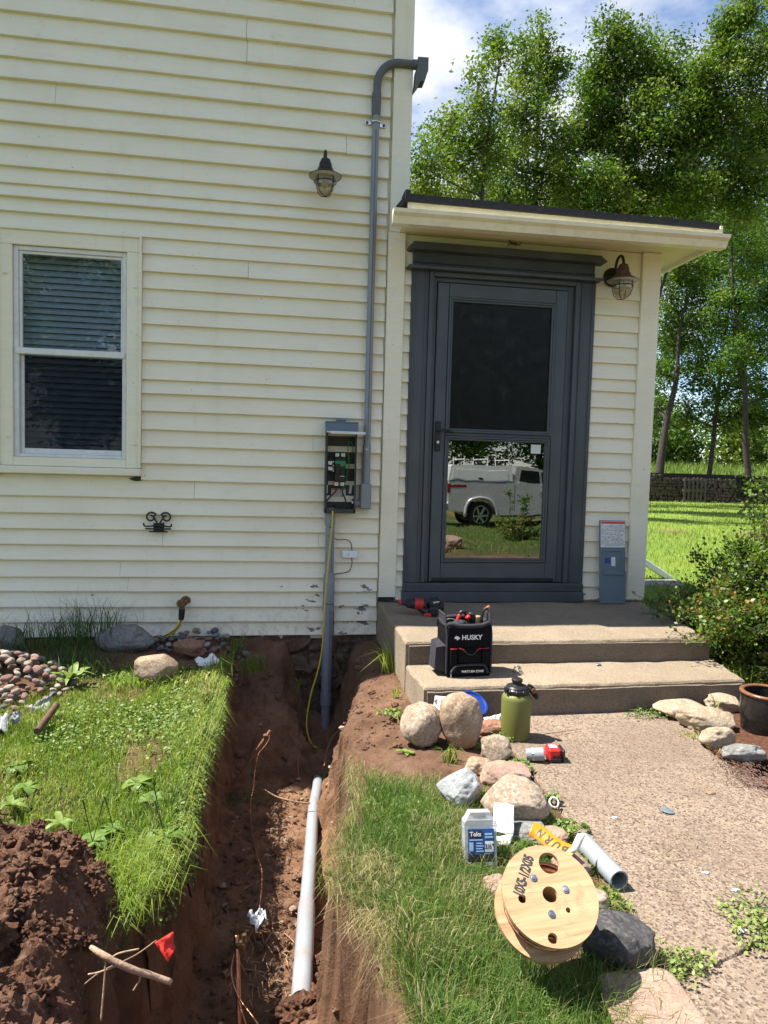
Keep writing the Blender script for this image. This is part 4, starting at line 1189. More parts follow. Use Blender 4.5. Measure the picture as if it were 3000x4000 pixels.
def smoothpath(P_, k=5):
    P_ = [Vector(p) for p in P_]; out = []
    for i in range(len(P_) - 1):
        p0, p1, p2, p3 = P_[max(i - 1, 0)], P_[i], P_[i + 1], P_[min(i + 2, len(P_) - 1)]
        for j in range(k):
            t = j / k
            out.append(.5 * ((2 * p1) + (p2 - p0) * t + (2 * p0 - 5 * p1 + 4 * p2 - p3) * t * t + (3 * p1 - p0 - 3 * p2 + p3) * t ** 3))
    out.append(P_[-1])
    return out
for pth in ([(.410, -.08, 1.135), (.408, -.085, 1.10), (.37, -.09, 1.06), (.343, -.09, 1.02), (.352, -.09, .975), (.385, -.08, .965), (.40, -.07, .96)],
            [(.450, -.08, 1.135), (.455, -.085, 1.09), (.475, -.09, 1.04), (.478, -.09, .995), (.45, -.09, .972), (.42, -.08, .972), (.40, -.075, .99), (.40, -.09, 1.01), (.43, -.09, 1.018), (.52, -.07, 1.02)],
            [(.356, -.075, 1.225), (.352, -.08, 1.18), (.345, -.085, 1.10), (.341, -.085, 1.03), (.36, -.08, .968)]):
    MB().tube(smoothpath(pth), .0052, 8).build('wire', M['black_wire'], bx, smooth=True)
MB().tube(smoothpath([(.452, -.08, 1.06), (.455, -.085, 1.10), (.47, -.088, 1.16), (.488, -.09, 1.25), (.492, -.09, 1.32), (.482, -.09, 1.39), (.49, -.09, 1.435), (.508, -.09, 1.43), (.515, -.085, 1.37), (.512, -.06, 1.30)]), .0034, 8).build('green_wire', M['green_wire'], bx, smooth=True)
lbm = MB().box(.382, .480, -.0335, -.032, 1.055, 1.115).build('label_plate', M['label'], bx)
MB().box(.383, .479, -.0345, -.0337, 1.104, 1.112).build('label_stripe', M['ink_red'], lbm)
for k in range(5): MB().box(.388, .474 - .01 * (k % 3), -.0345, -.0337, 1.062 + k * .008, 1.065 + k * .008).build('print_line', M['ink_grey'], lbm)
Mq = frame_m((.513, -.0365, 1.105), (.15, 0, 1), (-1, 0, .15))
lb3 = MB().box(-.032, .032, -.009, .009, 0, .001, 0, frame_m((.513, -.034, 1.115), (.12, 0, 1), (-1, 0, .12))).build('label_plate', M['label'], bx)
MB().box(.344, .350, -.1105, -.1095, 1.085, 1.14).build('label_plate', M['label'], bx)

# ------------------------------------------------------------------ lower conduit down into the trench
lc = thing('lower_conduit', 'thick grey conduit dropping from the disconnect box into the trench', 'conduit', (.378, -.062, -.55))
yl = -.068
MB().tube([(.374, yl, .985), (.374, yl, .93), (.376, yl, .88)], [.030, .031, .036], 20).build('terminal_adapter', M['pvc'], lc, smooth=40)
MB().tube([(.376, yl, .90), (.377, yl, .87)], .0355, 20).build('collar', M['pvc'], lc, smooth=40)
MB().tube([(.376, yl, .875), (.378, yl, .50)], .0302, 20).build('pipe', M['pvc'], lc, smooth=40)
MB().tube([(.378, yl, .54), (.378, yl, .525), (.377, yl, .33)], [.033, .0385, .0385], 20).build('expansion_sleeve', M['pvc'], lc, smooth=40)
MB().tube([(.377, yl, .325), (.377, yl, .275)], .040, 20).build('sleeve_collar', M['pvc'], lc, smooth=40)
MB().tube([(.377, yl, .28), (.375, yl, -.35)], .0345, 20).build('pipe', M['pvc'], lc, smooth=40)
MB().tube([(.3753, yl, -.30), (.375, yl, -.38)], .0385, 20).build('coupling', M['pvc'], lc, smooth=40)
MB().tube([(.375, yl, -.375), (.376, yl - .01, -.66)], .032, 20).build('pipe', M['pvc'], lc, smooth=40)
MB().box(.3885, .3905, yl - .0345, yl - .030, -.34, .27).box(.3885, .3905, yl - .0302, yl - .026, .545, .868).build('printed_stripe', M['blue_ink'], lc)
MB().tube([(.376, yl - .030, .855), (.376, yl - .0345, .854)], .006, 8).build('screw', M['iron'], lc)

# yellow tracer wire hanging from the box into the trench
yw = [(.385, -.128, .968), (.386, -.135, .93), (.375, -.14, .75), (.355, -.145, .5), (.345, -.15, .3), (.335, -.16, .05), (.31, -.18, -.1), (.262, -.22, -.26), (.235, -.27, -.42), (.245, -.33, -.50), (.275, -.38, -.545), (.30, -.40, -.55)]
yo = MB(); yo.tube(smoothpath(yw, 6), .0052, 8)
yo.tube(smoothpath([(.262, -.36, -.53), (.275, -.40, -.56), (.285, -.43, -.575)], 4), .003, 6)
tag(yo.build('tracer_wire', M['yellow'], None, smooth=True), 'thin yellow tracer wire hanging from the open box down into the trench', 'wire')
# bare copper bond with the small white bridge on the wall
gw = [(.408, -.05, .945), (.405, -.05, .92), (.402, -.05, .80), (.41, -.045, .775), (.44, -.04, .765), (.50, -.04, .765), (.525, -.04, .74), (.533, -.04, .69), (.533, -.04, .64), (.535, -.04, .60), (.52, -.04, .55), (.48, -.042, .535), (.42, -.045, .525), (.414, -.05, .50), (.415, -.055, .3), (.418, -.06, .1), (.425, -.08, -.02), (.455, -.10, -.15), (.49, -.12, -.28), (.48, -.20, -.40), (.42, -.26, -.50), (.36, -.36, -.56)]
tag(MB().tube(smoothpath(gw, 5), .0030, 6).build('bonding_wire', M['copper_dull'], None, smooth=True), 'bare copper bonding wire running beside the thick conduit through the white block', 'wire')
tb = thing('bonding_bridge', 'small white terminal block screwed to the clapboards on the copper wire', 'terminal block', (.517, -.03, .64))
MB().box(.464, .570, -.060, -.024, .640, .690, .005).build('housing', M['white_plastic'], tb)
MB().lathe([(.006, 0), (.006, .002), (.003, .003)], 10, Matrix.Translation((.508, -.0605, .665)) @ Matrix.Rotation(R_(90), 4, 'X')).build('screw', M['steel'], tb)
# scrollwork bracket
sb = thing('scroll_bracket', 'small black wrought iron scroll bracket on the clapboards below the window', 'bracket', (-.755, -.025, .80))
def spiral(cx, cz, r0, r1, a0, a1, n=22):
    return [(cx + (r0 + (r1 - r0) * k / n) * math.cos(a0 + (a1 - a0) * k / n), -.045, cz + (r0 + (r1 - r0) * k / n) * math.sin(a0 + (a1 - a0) * k / n)) for k in range(n + 1)]
sc_ = MB()
for s in (-1, 1):
    P_ = [( -.755 + s * .012, -.045, .838), (-.755 + s * .010, -.045, .865), (-.755 + s * .03, -.045, .90)]
    P_ += [(-.755 + s * (x + .755), y, z) for x, y, z in spiral(-.755 + .048, .898, .036, .010, R_(150), R_(-290))]
    sc_.tube(smoothpath(P_, 2), .0055, 8)
sc_.build('scroll', M['iron'], sb, smooth=True)
ba = MB()
ba.tube(smoothpath([(-.845, -.075, .862), (-.838, -.07, .842), (-.80, -.06, .842), (-.755, -.05, .846), (-.71, -.06, .842), (-.675, -.07, .84), (-.668, -.075, .858)], 4), .0055, 8)
ba.tube([(-.835, -.07, .825), (-.755, -.045, .822), (-.672, -.07, .825)], .005, 8).box(-.79, -.72, -.036, -.024, .80, .86, .003)
ba.box(-.815, -.695, -.06, -.05, .800, .808, .002)
ba.build('holder', M['iron'], sb, smooth=40)
# hose bib
hbq = thing('hose_bib', 'corroded brass hose bib low on the clapboard wall', 'tap', (-.585, -.03, .33))
tp_ = MB(); Mx = Matrix.Translation((-.578, -.024, .338)) @ Matrix.Rotation(R_(90), 4, 'X')
tp_.lathe([(.034, 0), (.034, .006), (.018, .010), (.016, .05), (.020, .052), (.020, .075), (.012, .08), (0, .08)], 12, Mx)
tp_.tube([(-.583, -.075, .335), (-.592, -.085, .318), (-.594, -.088, .292)], [.016, .017, .019], 12)
tp_.build('valve_body', M['brass_old'], hbq, smooth=40)
MB().lathe([(.026, 0), (.030, .004), (.026, .016), (.014, .018), (.012, .008), (0, .008)], 8, Matrix.Translation((-.600, -.098, .333)) @ Matrix.Rotation(R_(80), 4, 'X')).build('handwheel', M['brass_old'], hbq, smooth=40)
hs_ = thing('garden_hose', 'short yellow garden hose curving from the brass tap into the stones', 'hose', (-.62, -.1, .15))
MB().tube([(-.594, -.088, .296), (-.596, -.089, .255), (-.599, -.09, .225)], [.021, .020, .017], 12).build('hose_coupling', M['black_trim'], hs_, smooth=40)
hp = smoothpath([(-.598, -.09, .24), (-.605, -.092, .20), (-.635, -.10, .155), (-.69, -.115, .122), (-.74, -.13, .105), (-.80, -.15, .085)], 5)
MB().tube(hp, .0115, 12).build('hose_tube', M['yellow'], hs_, smooth=True)
MB().tube([p + Vector((.002, -.0085, .006)) for p in hp], .004, 6).build('hose_stripe', M['black_trim'], hs_, smooth=True)
# leaning cover of the disconnect box
cv = thing('panel_cover', 'blue-grey metal box cover with printed label leaning beside the door', 'panel cover', (2.42, -.1, .335))
Mc = frame_m(Vector((2.425, -.135, LZ + .006)), Vector((1, 0, 0)), Vector((-.10, .105, 1.0)))      # x across, y up the plate, z out
W2 = .098; H2 = .60
cvb = MB()
cvb.box(-W2, W2, 0, .02, -.012, -.002, .002, Mc).box(-W2, W2, .0, H2, -.0045, .0, .0015, Mc)
cvb.box(-W2, -W2 + .004, .0, H2, -.014, -.005, 0, Mc).box(W2 - .004, W2, .0, H2, -.014, -.005, 0, Mc)
cvb.build('plate', M['box_grey'], cv)
rc = MB()
rc.box(-.066, .066, .375, .388, .0005, .006, .002, Mc).box(-.078, .078, .205, .228, .0005, .008, .003, Mc).box(-.078, -.066, .2285, .388, .0005, .007, .002, Mc).box(.066, .078, .2285, .388, .0005, .007, .002, Mc)
rc.build('raised_rim', M['box_grey'], cv)
lb4 = MB().box(-W2 + .004, W2 - .004, .405, H2 - .006, .0005, .0015, 0, Mc).build('label_sheet', M['label'], cv)
MB().box(-W2 + .006, W2 - .006, H2 - .024, H2 - .009, .0017, .0023, 0, Mc).build('red_heading', M['ink_red'], lb4)
pl = MB(); r8 = random.Random(8)
for k in range(17):
    yy = .415 + k * .0092
    x = -W2 + .010
    while x < W2 - .02:
        w = r8.uniform(.008, .03)
        if r8.random() < .85: pl.box(x, min(x + w, W2 - .008), yy, yy + .0036, .0017, .0022, 0, Mc)
        x += w + r8.uniform(.003, .012)
pl.build('fine_print', M['ink_grey'], lb4)
MB().box(-.060, -.022, .290, .330, .0005, .0015, 0, Mc).build('blue_label', M['blue_ink'], cv)
MB().box(-.012, .018, .270, .335, .0006, .0016, 0, Mc).build('cut_out', M['label'], cv)

# ------------------------------------------------------------------ trench pipe
pp = thing('trench_pipe', 'long pale grey plastic conduit lying along the trench bottom, dirt on top', 'conduit', (.18, -2.0, -.48))
p_pts = [Vector((.292, -.80, -.60)), Vector((.280, -.98, -.555)), Vector((.236, -1.34, -.525)), Vector((.198, -1.80, -.495)), Vector((.166, -2.18, -.465))]
p_pts = [p + Vector((-.012, 0, .020)) for p in p_pts]
MB().tube(smoothpath(p_pts, 6), .029, 20).build('pipe', M['pvc_dirty'], pp, smooth=40)
e0, e1 = p_pts[-1], Vector((.112, -2.71, -.425))
MB().tube([e0 + (e0 - e1) * .02, e0, e0 + (e1 - e0) * .06, e1], [.029, .030, .0335, .0335], 20).build('belled_pipe', M['pvc_dirty'], pp, smooth=40)
# ------------------------------------------------------------------ ground rods, clamps and their wire
def rod(label, a, b, r=.0080, mat='copper'):
    t = thing('ground_rod', label, 'ground rod', b, 'copper ground rods driven in the trench')
    a, b = Vector(a), Vector(b)
    d = (a - b).normalized()
    MB().tube([b, a - d * .003, a], [r, r, r * .8], 12).build('rod', M[mat], t, smooth=40)
    return t, a, b
tA, a, b = rod('upright copper ground rod with a clamp nearest the viewer in the trench', RD(511, 2020, 2.25), RD(517, 2240, 2.12))
clq = MB(); cpt = RD(519, 2046, 2.24)
clq.box(cpt.x - .014, cpt.x + .014, cpt.y - .014, cpt.y + .014, cpt.z - .012, cpt.z + .018, .003).tube([cpt + Vector((.012, -.004, .02)), cpt + Vector((.012, -.004, .045))], .0075, 8)
clq.build('clamp', M['brass_old'], tA)
MB().tube(smoothpath([RD(512, 2050, 2.23), RD(504, 2068, 2.22), RD(499, 2100, 2.2), RD(507, 2135, 2.17), RD(522, 2165, 2.14), RD(545, 2195, 2.1), RD(565, 2225, 2.08)], 5), .0035, 6).build('wire_tail', M['copper'], tA, smooth=True)
MB().tube(smoothpath([RD(517, 2052, 2.23), RD(512, 2075, 2.22), RD(509, 2100, 2.2), RD(514, 2150, 2.16), RD(522, 2185, 2.12), RD(535, 2225, 2.1)], 5), .0035, 6).build('wire_tail', M['copper'], tA, smooth=True)
tB, a, b = rod('copper ground rod leaning at the far end of the trench', RD(584, 1578, 3.98), RD(470, 1742, 3.93), .0085, 'copper_dull')
cb_ = RD(574, 1590, 3.97)
MB().box(cb_.x - .014, cb_.x + .014, cb_.y - .016, cb_.y + .012, cb_.z - .012, cb_.z + .012, .004).build('clamp', M['brass_old'], tB)
wr = [RD(582, 1588, 3.96), RD(581, 1598, 3.95), RD(572, 1612, 3.93), RD(558, 1630, 3.85), RD(551, 1665, 3.7), RD(548, 1700, 3.5), RD(541, 1740, 3.3), RD(545, 1800, 3.1), RD(556, 1850, 2.95), RD(566, 1885, 2.85), RD(562, 1950, 2.7), RD(553, 1990, 2.6), RD(530, 2040, 2.5), RD(500, 2085, 2.45), RD(485, 2130, 2.4), RD(500, 2200, 2.3)]
tag(MB().tube(smoothpath(wr, 5), .0032, 6).build('ground_wire', M['copper_dull'], None, smooth=True), 'thin bare copper wire strung along the left side of the trench between rods', 'wire')
tC, a, b = rod('short rusty rod stub standing in the shaded trench end', RD(642, 1632, 4.15), RD(646, 1700, 4.1), .0075, 'copper_dull')
# ------------------------------------------------------------------ boulders and stones
def rock(name, label, c, r, mat, seed, rot=(0, 0, 0), amp=.28, freq=1.3, sq=.85, sub=4, group=None):
    mb = MB()
    vs, fs = ICO[sub]
    off = Vector((seed * 3.17, seed * 1.91, -seed * 2.3))
    out = []
    for v in vs:
        k = 1 + amp * mnoise.noise(v * freq + off) + amp * .35 * mnoise.noise(v * freq * 2.4 + off) + .03 * mnoise.fractal(v * 6 + off, .8, 2, 4)
        w = Vector([math.copysign(abs(t) ** sq, t) for t in v])
        for q in range(6):      # a few broken facets
            nrm = Vector((mnoise.noise(off + Vector((q, 0, 9))), mnoise.noise(off + Vector((0, q, 5))), mnoise.noise(off + Vector((3, 1, q))))).normalized()
            dd = w.dot(nrm) * k
            if dd > .80: w = w - nrm * (dd - .80) * (.72 if seed > 3 else .3)
        out.append((w.x * r[0] * k, w.y * r[1] * k, w.z * r[2] * k))
    mb.add(out, fs)
    o = mb.build(name, M[mat], None, smooth=True)
    o.rotation_euler = rot
    o.location = c
    tag(o, label, 'rock', group)
    return o
def gz(x, y): return float(ground_h(np.array([x]), np.array([y]))[0])
def grock(label, px, py, wpx, hpx, depth_r, mat, seed, sink=.25, rotz=0, tilt=0, z=.06, amp=.28, sq=.85, name='boulder'):
    """stone whose foot is seen at px,py (bottom centre)"""
    p = GD(px, py, z)
    d = (p - CAM).dot(fw)
    w = wpx * KD * d / F_PX / 2
    h = hpx * KD * d / F_PX / 2
    c = Vector((p.x, p.y + depth_r * .8, z + h * (1 - sink)))
    return rock(name, label, c, (w, depth_r, h), mat, seed, (0, tilt, rotz), amp, sq=sq)
grock('tall buff boulder leaning left beside the trench soil', 915, 1624, 86, 94, .09, 'st_tan', 1, .0, .1, R_(24), z=.05, amp=.16)
grock('large rounded buff boulder standing upright in front of the blue lid', 1002, 1630, 92, 124, .10, 'st_orange', 2, .0, .2, R_(-8), z=.05, amp=.14)
grock('red flat stone wedged between the upright boulder and the green bottle', 1068, 1592, 64, 34, .05, 'st_red', 3)
grock('speckled pale stone at the foot of the green bottle', 1082, 1652, 66, 62, .055, 'st_tan', 4)
grock('smooth brown cobble half buried behind the pale pink stone', 1040, 1680, 66, 40, .05, 'st_orange', 5)
grock('flat pale pink granite stone edging the walkway', 1100, 1702, 116, 52, .07, 'st_pink', 6)
grock('grey banded boulder at the edge of the lawn', 1003, 1762, 92, 88, .075, 'st_grey', 7, .1, .3, R_(-18), amp=.2)
grock('big round tan boulder with the receipt lying on it', 1128, 1800, 150, 98, .105, 'st_tan', 8, .15, amp=.15)
grock('flat grey stone under the orange warning tape', 1150, 1830, 110, 42, .06, 'st_midgrey', 9)
grock('small pinkish stone under the near end of the grey pipe offcut', 1195, 1835, 80, 34, .05, 'st_pink', 10)
grock('dark basalt boulder in the shadow of the wooden spool', 1356, 2114, 156, 112, .085, 'st_dark', 22, .15, .4, R_(12), amp=.24, sq=.75)
_p = GD(1418, 2200, .07)
rock('boulder', 'broad flat pink granite slab at the walkway edge, nearest the viewer', (_p.x, _p.y, .058), (.116, .155, .054), 'st_pink', 12, (.04, .03, -.12), .16, 1.7, .55, 5)
grock('pinkish stone peeking out left of the wooden spool', 1082, 1962, 70, 60, .045, 'st_pink', 13, z=.05)
grock('tan stone behind the right rim of the spool', 1290, 1990, 70, 60, .04, 'st_tan', 14, z=.05)
grock('pink stone seen behind the top of the spool', 1245, 1912, 90, 60, .05, 'st_pink', 30, z=.05)
grock('flat sandstone at the foot of the lower step, right side', 1486, 1556, 112, 44, .08, 'st_pale', 15)
grock('pale round sandstone behind the others by the black crock', 1578, 1545, 84, 44, .07, 'st_pale', 16)
grock('long pale sandstone left of the black crock', 1540, 1584, 112, 54, .06, 'st_pale', 17, rotz=-.5)
grock('yellowish sandstone among dry grass below the crock', 1562, 1618, 76, 46, .05, 'st_pale', 18)
grock('grey speckled stone on the mulch below the crock', 1618, 1652, 92, 44, .055, 'st_midgrey', 19)
grock('smooth pink stone half sunk in the lawn near the trench', 330, 1470, 92, 62, .08, 'st_orange', 20, .35, z=.09, amp=.15)
grock('shaded grey boulder against the wall left of the river stones', 268, 1412, 112, 60, .10, 'st_midgrey', 21, .1, z=.07, amp=.22)
grock('grey boulder cut by the left edge, beside tall grass', 2, 1418, 90, 60, .09, 'st_midgrey', 11, .1, z=.07)
grock('small reddish broken stone among the river stones', 408, 1420, 62, 40, .05, 'st_red', 23, .1, z=.07, amp=.4)
grock('dark stone between the cut boulder and the stone heap', 18, 1440, 70, 36, .05, 'st_dark', 24, .1, z=.07)
# river stones: the sunlit heap at the left and the shaded strip by the tap
pb_me = []
for k in range(10):
    mb = MB(); rr = random.Random(k)
    mb.ico((0, 0, 0), (1, rr.uniform(.68, .85), rr.uniform(.5, .66)), 2, .22, 1.2, k * 7)
    o = mb.build('river_stone_shape', None); pb_me.append(o.data); bpy.data.objects.remove(o)
    pb_me[-1].polygons.foreach_set('use_smooth', [True] * len(pb_me[-1].polygons))
pb_var = {}
def pebble(c, r, rnd, label, group, wts):
    k = rnd.randrange(10); m = rnd.choices(range(5), wts)[0]
    if (k, m) not in pb_var:
        me = pb_me[k].copy(); me.materials.append(PEBBLE[m]); pb_var[(k, m)] = me
    o = bpy.data.objects.new('river_stone', pb_var[(k, m)])
    col.objects.link(o)
    o.location = c; o.scale = (r, r, r); o.rotation_euler = (rnd.uniform(-.5, .5), rnd.uniform(-.5, .5), rnd.uniform(0, 6.3))
    hue = ('rose pink', 'tan', 'grey', 'slate dark', 'cream white')[m]
    tag(o, ('small ' if r < .022 else 'larger ') + hue + ' ' + label, 'stone', group)
rnd = random.Random(77)
placed = []
def heap(n, fx, rr, label, group, wts, tries=6000):
    cnt = 0; pts = []
    for t in range(tries):
        if cnt >= n: break
        x, y, zt = fx()
        r = rnd.uniform(*rr)
        zz = zt
        if all((x - a) ** 2 + (y - b) ** 2 + ((zz - c) * 1.5) ** 2 > (.80 * (r + q)) ** 2 for a, b, c, q in pts):
            pts.append((x, y, zz, r)); cnt += 1
            pebble((x, y, zz), r, rnd, label, group, wts)
def fa_():
    while True:
        x, y = rnd.uniform(-1.85, -1.02), rnd.uniform(-1.50, -.62)
        d = math.hypot((x + 1.47) / .44, (y + 1.02) / .44)
        if d < 1:
            h = .18 * (1 - d * d)
            return x, y, gz(x, y) + .008 + h * rnd.choice((1, 1, 1, .55))
heap(225, fa_, (.016, .030), 'river stone in the sunlit heap at the left edge', 'sunlit river stones heaped at the left edge', (4, 4, 2, .5, 2.5))
def fb_():
    while True:
        x, y = rnd.uniform(-.86, -.16), rnd.uniform(-.36, -.05)
        if y < -.10 - .30 * (1 - ((x + .52) / .36) ** 2) - .02: continue
        h = .07 * max(0, 1 - ((x + .55) / .34) ** 2) * max(0, (y + .42) / .4)
        return x, y, gz(x, y) + .006 + h * rnd.choice((1, 1, .6))
heap(75, fb_, (.015, .028), 'river stone in the shaded strip below the brass tap', 'shaded river stones along the wall by the tap', (1.5, .6, 3, 4, .4))
# landscape fabric scraps by the heap
fabm = pm('faded_landscape_fabric', (.27, .28, .29), .6, .2, 20, bmp=.4, bscale=30)
def sheet(name, label, cat, corners, mat, n=10, amp=.012, seed=0, freq=9, thick=.0012, parent=None):
    """crumpled sheet over four corners, with real thickness"""
    a, b, c, d = [Vector(p) for p in corners]
    vs = []; fs = []
    nr = (b - a).cross(d - a).normalized()
    for j in range(n + 1):
        for i in range(n + 1):
            u, v = i / n, j / n
            p = a * (1 - u) * (1 - v) + b * u * (1 - v) + c * u * v + d * (1 - u) * v
            p = p + nr * amp * mnoise.fractal(Vector((u * freq * .3, v * freq * .3, seed)), 1, 2, 3)
            vs.append(p)
    m = len(vs)
    vs += [v - nr * thick for v in vs]
    I = lambda i, j: j * (n + 1) + i
    for j in range(n):
        for i in range(n):
            q = (I(i, j), I(i + 1, j), I(i + 1, j + 1), I(i, j + 1))
            fs.append(q); fs.append(tuple(m + t for t in q[::-1]))
    for i in range(n):
        for q in ((I(i + 1, 0), I(i, 0)), (I(i, n), I(i + 1, n)), (I(0, i), I(0, i + 1)), (I(n, i + 1), I(n, i))):
            fs.append((q[0], q[1], m + q[1], m + q[0]))
    o = MB().add(vs, fs).build(name, mat, parent, smooth=True)
    if label: tag(o, label, cat)
    return o
def gp_(px, py, z): return GD(px, py, z)
sheet('landscape_fabric', 'crumpled pale plastic sheet edge below the river stone heap', 'plastic sheet', [gp_(60, 1528, .09), gp_(112, 1500, .10), gp_(108, 1535, .06), gp_(66, 1548, .06)], fabm, 8, .03, 2)
sheet('landscape_fabric', 'bent grey plastic strip at the left edge under the stone heap', 'plastic sheet', [gp_(22, 1540, .14), gp_(48, 1535, .15), gp_(40, 1562, .10), gp_(26, 1566, .09)], fabm, 6, .02, 3)
sheet('landscape_fabric', 'dark curled plastic scrap at the left frame edge under the heap', 'plastic sheet', [gp_(-20, 1545, .13), gp_(20, 1545, .13), gp_(14, 1580, .08), gp_(-16, 1590, .08)], fabm, 6, .05, 5)
sheet('plastic_scrap', 'crumpled white plastic bag scrap at the far trench corner by the wall', 'plastic scrap', [gp_(420, 1425, .07), gp_(462, 1412, .11), gp_(478, 1432, .07), gp_(430, 1442, .06)], M['paper'], 8, .03, 4)
sheet('plastic_scrap', 'crumpled white scrap lying on the shaded trench floor', 'plastic scrap', [RD(534, 1976, 2.62), RD(560, 1968, 2.66), RD(580, 1985, 2.6), RD(550, 2005, 2.56)], M['white_plastic'], 10, .03, 9)
sheet('plastic_scrap', 'tiny white chip near the bottom end of the trench pipe', 'plastic scrap', [RD(594, 2195, 2.25), RD(606, 2186, 2.25), RD(614, 2196, 2.22), RD(602, 2208, 2.2)], M['paper'], 4, .01, 10)
# old rusty stake lying in the lawn
stk = MB(); stk.tube([GD(80, 1580, .10), GD(100, 1553, .11), GD(123, 1522, .14)], [.015, .016, .014], 9)
tag(stk.build('rusty_stake', M['rust_bronze'], None, smooth=40), 'short rusty brown stake lying on the lawn below the stone heap', 'stake')

# ------------------------------------------------------------------ black stoneware crock
ck0 = GD(1688, 1608, .06)
crock = thing('stoneware_crock', 'black glazed stoneware crock with brown rim at the right edge', 'crock', (ck0.x + .02, ck0.y + .13, .06))
T = Matrix.Translation(crock.location)
CH, CRR = .195, .118
MB().lathe([(CRR * .86, 0), (CRR * .93, .02), (CRR * .99, .10), (CRR, CH - .02), (CRR, CH), (CRR - .014, CH), (CRR - .016, CH - .02), (CRR - .02, .03), (0, .025)], 48, T).build('pot', M['crock'], crock, smooth=50)
MB().lathe([(CRR - .002, CH - .006), (CRR + .006, CH - .002), (CRR + .006, CH + .006), (CRR - .002, CH + .011), (CRR - .014, CH + .008), (CRR - .016, CH + .001)], 48, T, closed=True).build('rim', M['crock_rim'], crock, smooth=True)
hq = MB(); hq.tube(smoothpath([crock.location + Vector((-.06, -.122, .15)), crock.location + Vector((-.055, -.15, .16)), crock.location + Vector((-.0, -.158, .16)), crock.location + Vector((.03, -.14, .15))], 5), .011, 10)
hq.build('handle', M['crock'], crock, smooth=True)

# ------------------------------------------------------------------ water bottle
bp = GD(1121, 1602, .06)
btl = thing('water_bottle', 'big olive green insulated bottle with black lid on the walkway', 'bottle', (bp.x, bp.y + .055, WZ))
T = Matrix.Translation(btl.location)
MB().lathe([(.060, 0), (.0655, .004), (.0668, .012), (.0668, .180), (.064, .192), (.056, .202), (.050, .206), (0, .206)], 40, T).build('body', M['olive'], btl, smooth=40)
lid = MB().lathe([(.051, .2065), (.054, .209), (.054, .224), (.049, .229), (.050, .233), (.044, .240), (.026, .244), (.022, .246), (.022, .258), (.025, .260), (.025, .269), (.019, .273), (0, .274)], 32, T).build('lid', M['blk_plastic'], btl, smooth=35)
kn = MB()
for k in range(10):
    th = 2 * math.pi * k / 10
    c = Vector((.051 * math.cos(th), .051 * math.sin(th), .217))
    kn.ico(tuple(btl.location + c), (.009, .009, .012), 1)
kn.build('grip_knobs', M['blk_plastic'], lid, smooth=True)
lpz = btl.location
MB().tube(smoothpath([lpz + Vector((.046, -.01, .244)), lpz + Vector((.064, -.018, .238)), lpz + Vector((.080, -.022, .212)), lpz + Vector((.092, -.02, .190)), lpz + Vector((.084, -.012, .188)), lpz + Vector((.064, .0, .216)), lpz + Vector((.050, .01, .228))], 4), .007, 8).build('carry_strap', M['blk_plastic'], lid, smooth=True)
MB().tube([lpz + Vector((.070, -.036, .222)), lpz + Vector((.072, -.014, .222))], .011, 12).build('rivet', M['brass_old'], lid, smooth=40)
MB().tube([lpz + Vector((-.048, -.02, .228)), lpz + Vector((-.064, -.022, .228))], .009, 10).build('lid_lug', M['blk_plastic'], lid, smooth=40)

# ------------------------------------------------------------------ red tool head with grey connector on the walkway
tp0 = GD(1200, 1648, .06)
rt_ = thing('red_battery', 'red and black power tool battery lying on the walkway', 'battery', (tp0.x, tp0.y + .03, WZ))
T = Matrix.Translation(rt_.location) @ Matrix.Rotation(R_(-6), 4, 'Z')
MB().box(-.030, .028, -.032, .034, .001, .060, .010, T).build('shell', M['red_plastic'], rt_, smooth=35)
MB().box(.0285, .044, -.033, .035, .001, .056, .010, T).box(-.020, .026, -.036, -.0325, .004, .018, .002, T).build('end_cap', M['blk_plastic'], rt_, smooth=35)
MB().box(-.010, .004, -.0335, -.0325, .016, .030, 0, T).box(.008, .022, -.0335, -.0325, .016, .030, 0, T).build('terminal_slot', M['black_trim'], rt_)
MB().box(-.020, .012, -.020, .010, .0602, .0612, 0, T).build('white_mark', M['ink_white'], rt_)
cnn = thing('conduit_connector', 'grey threaded conduit connector lying left of the red battery', 'connector', (tp0.x - .075, tp0.y + .025, WZ))
T = Matrix.Translation(cnn.location + Vector((0, 0, .029))) @ Matrix.Rotation(R_(90 - 8), 4, 'Y') @ Matrix.Rotation(R_(18), 4, 'X')
MB().lathe([(.021, -.042), (.0255, -.042), (.0255, -.016), (.027, -.015), (.027, .030), (.023, .032), (.021, .032)], 28, T, closed=True).build('barrel', M['pvc_dirty'], cnn, smooth=35)
tdm = MB()
for k in range(5): tdm.lathe([(.0255, -.040 + k * .0045), (.0268, -.0385 + k * .0045), (.0255, -.037 + k * .0045)], 28, T)
tdm.build('thread', M['pvc_dirty'], cnn, smooth=True)
MB().lathe([(.027, -.019), (.0295, -.018), (.0295, -.011), (.027, -.010)], 6, T).build('locknut', M['steel'], cnn)

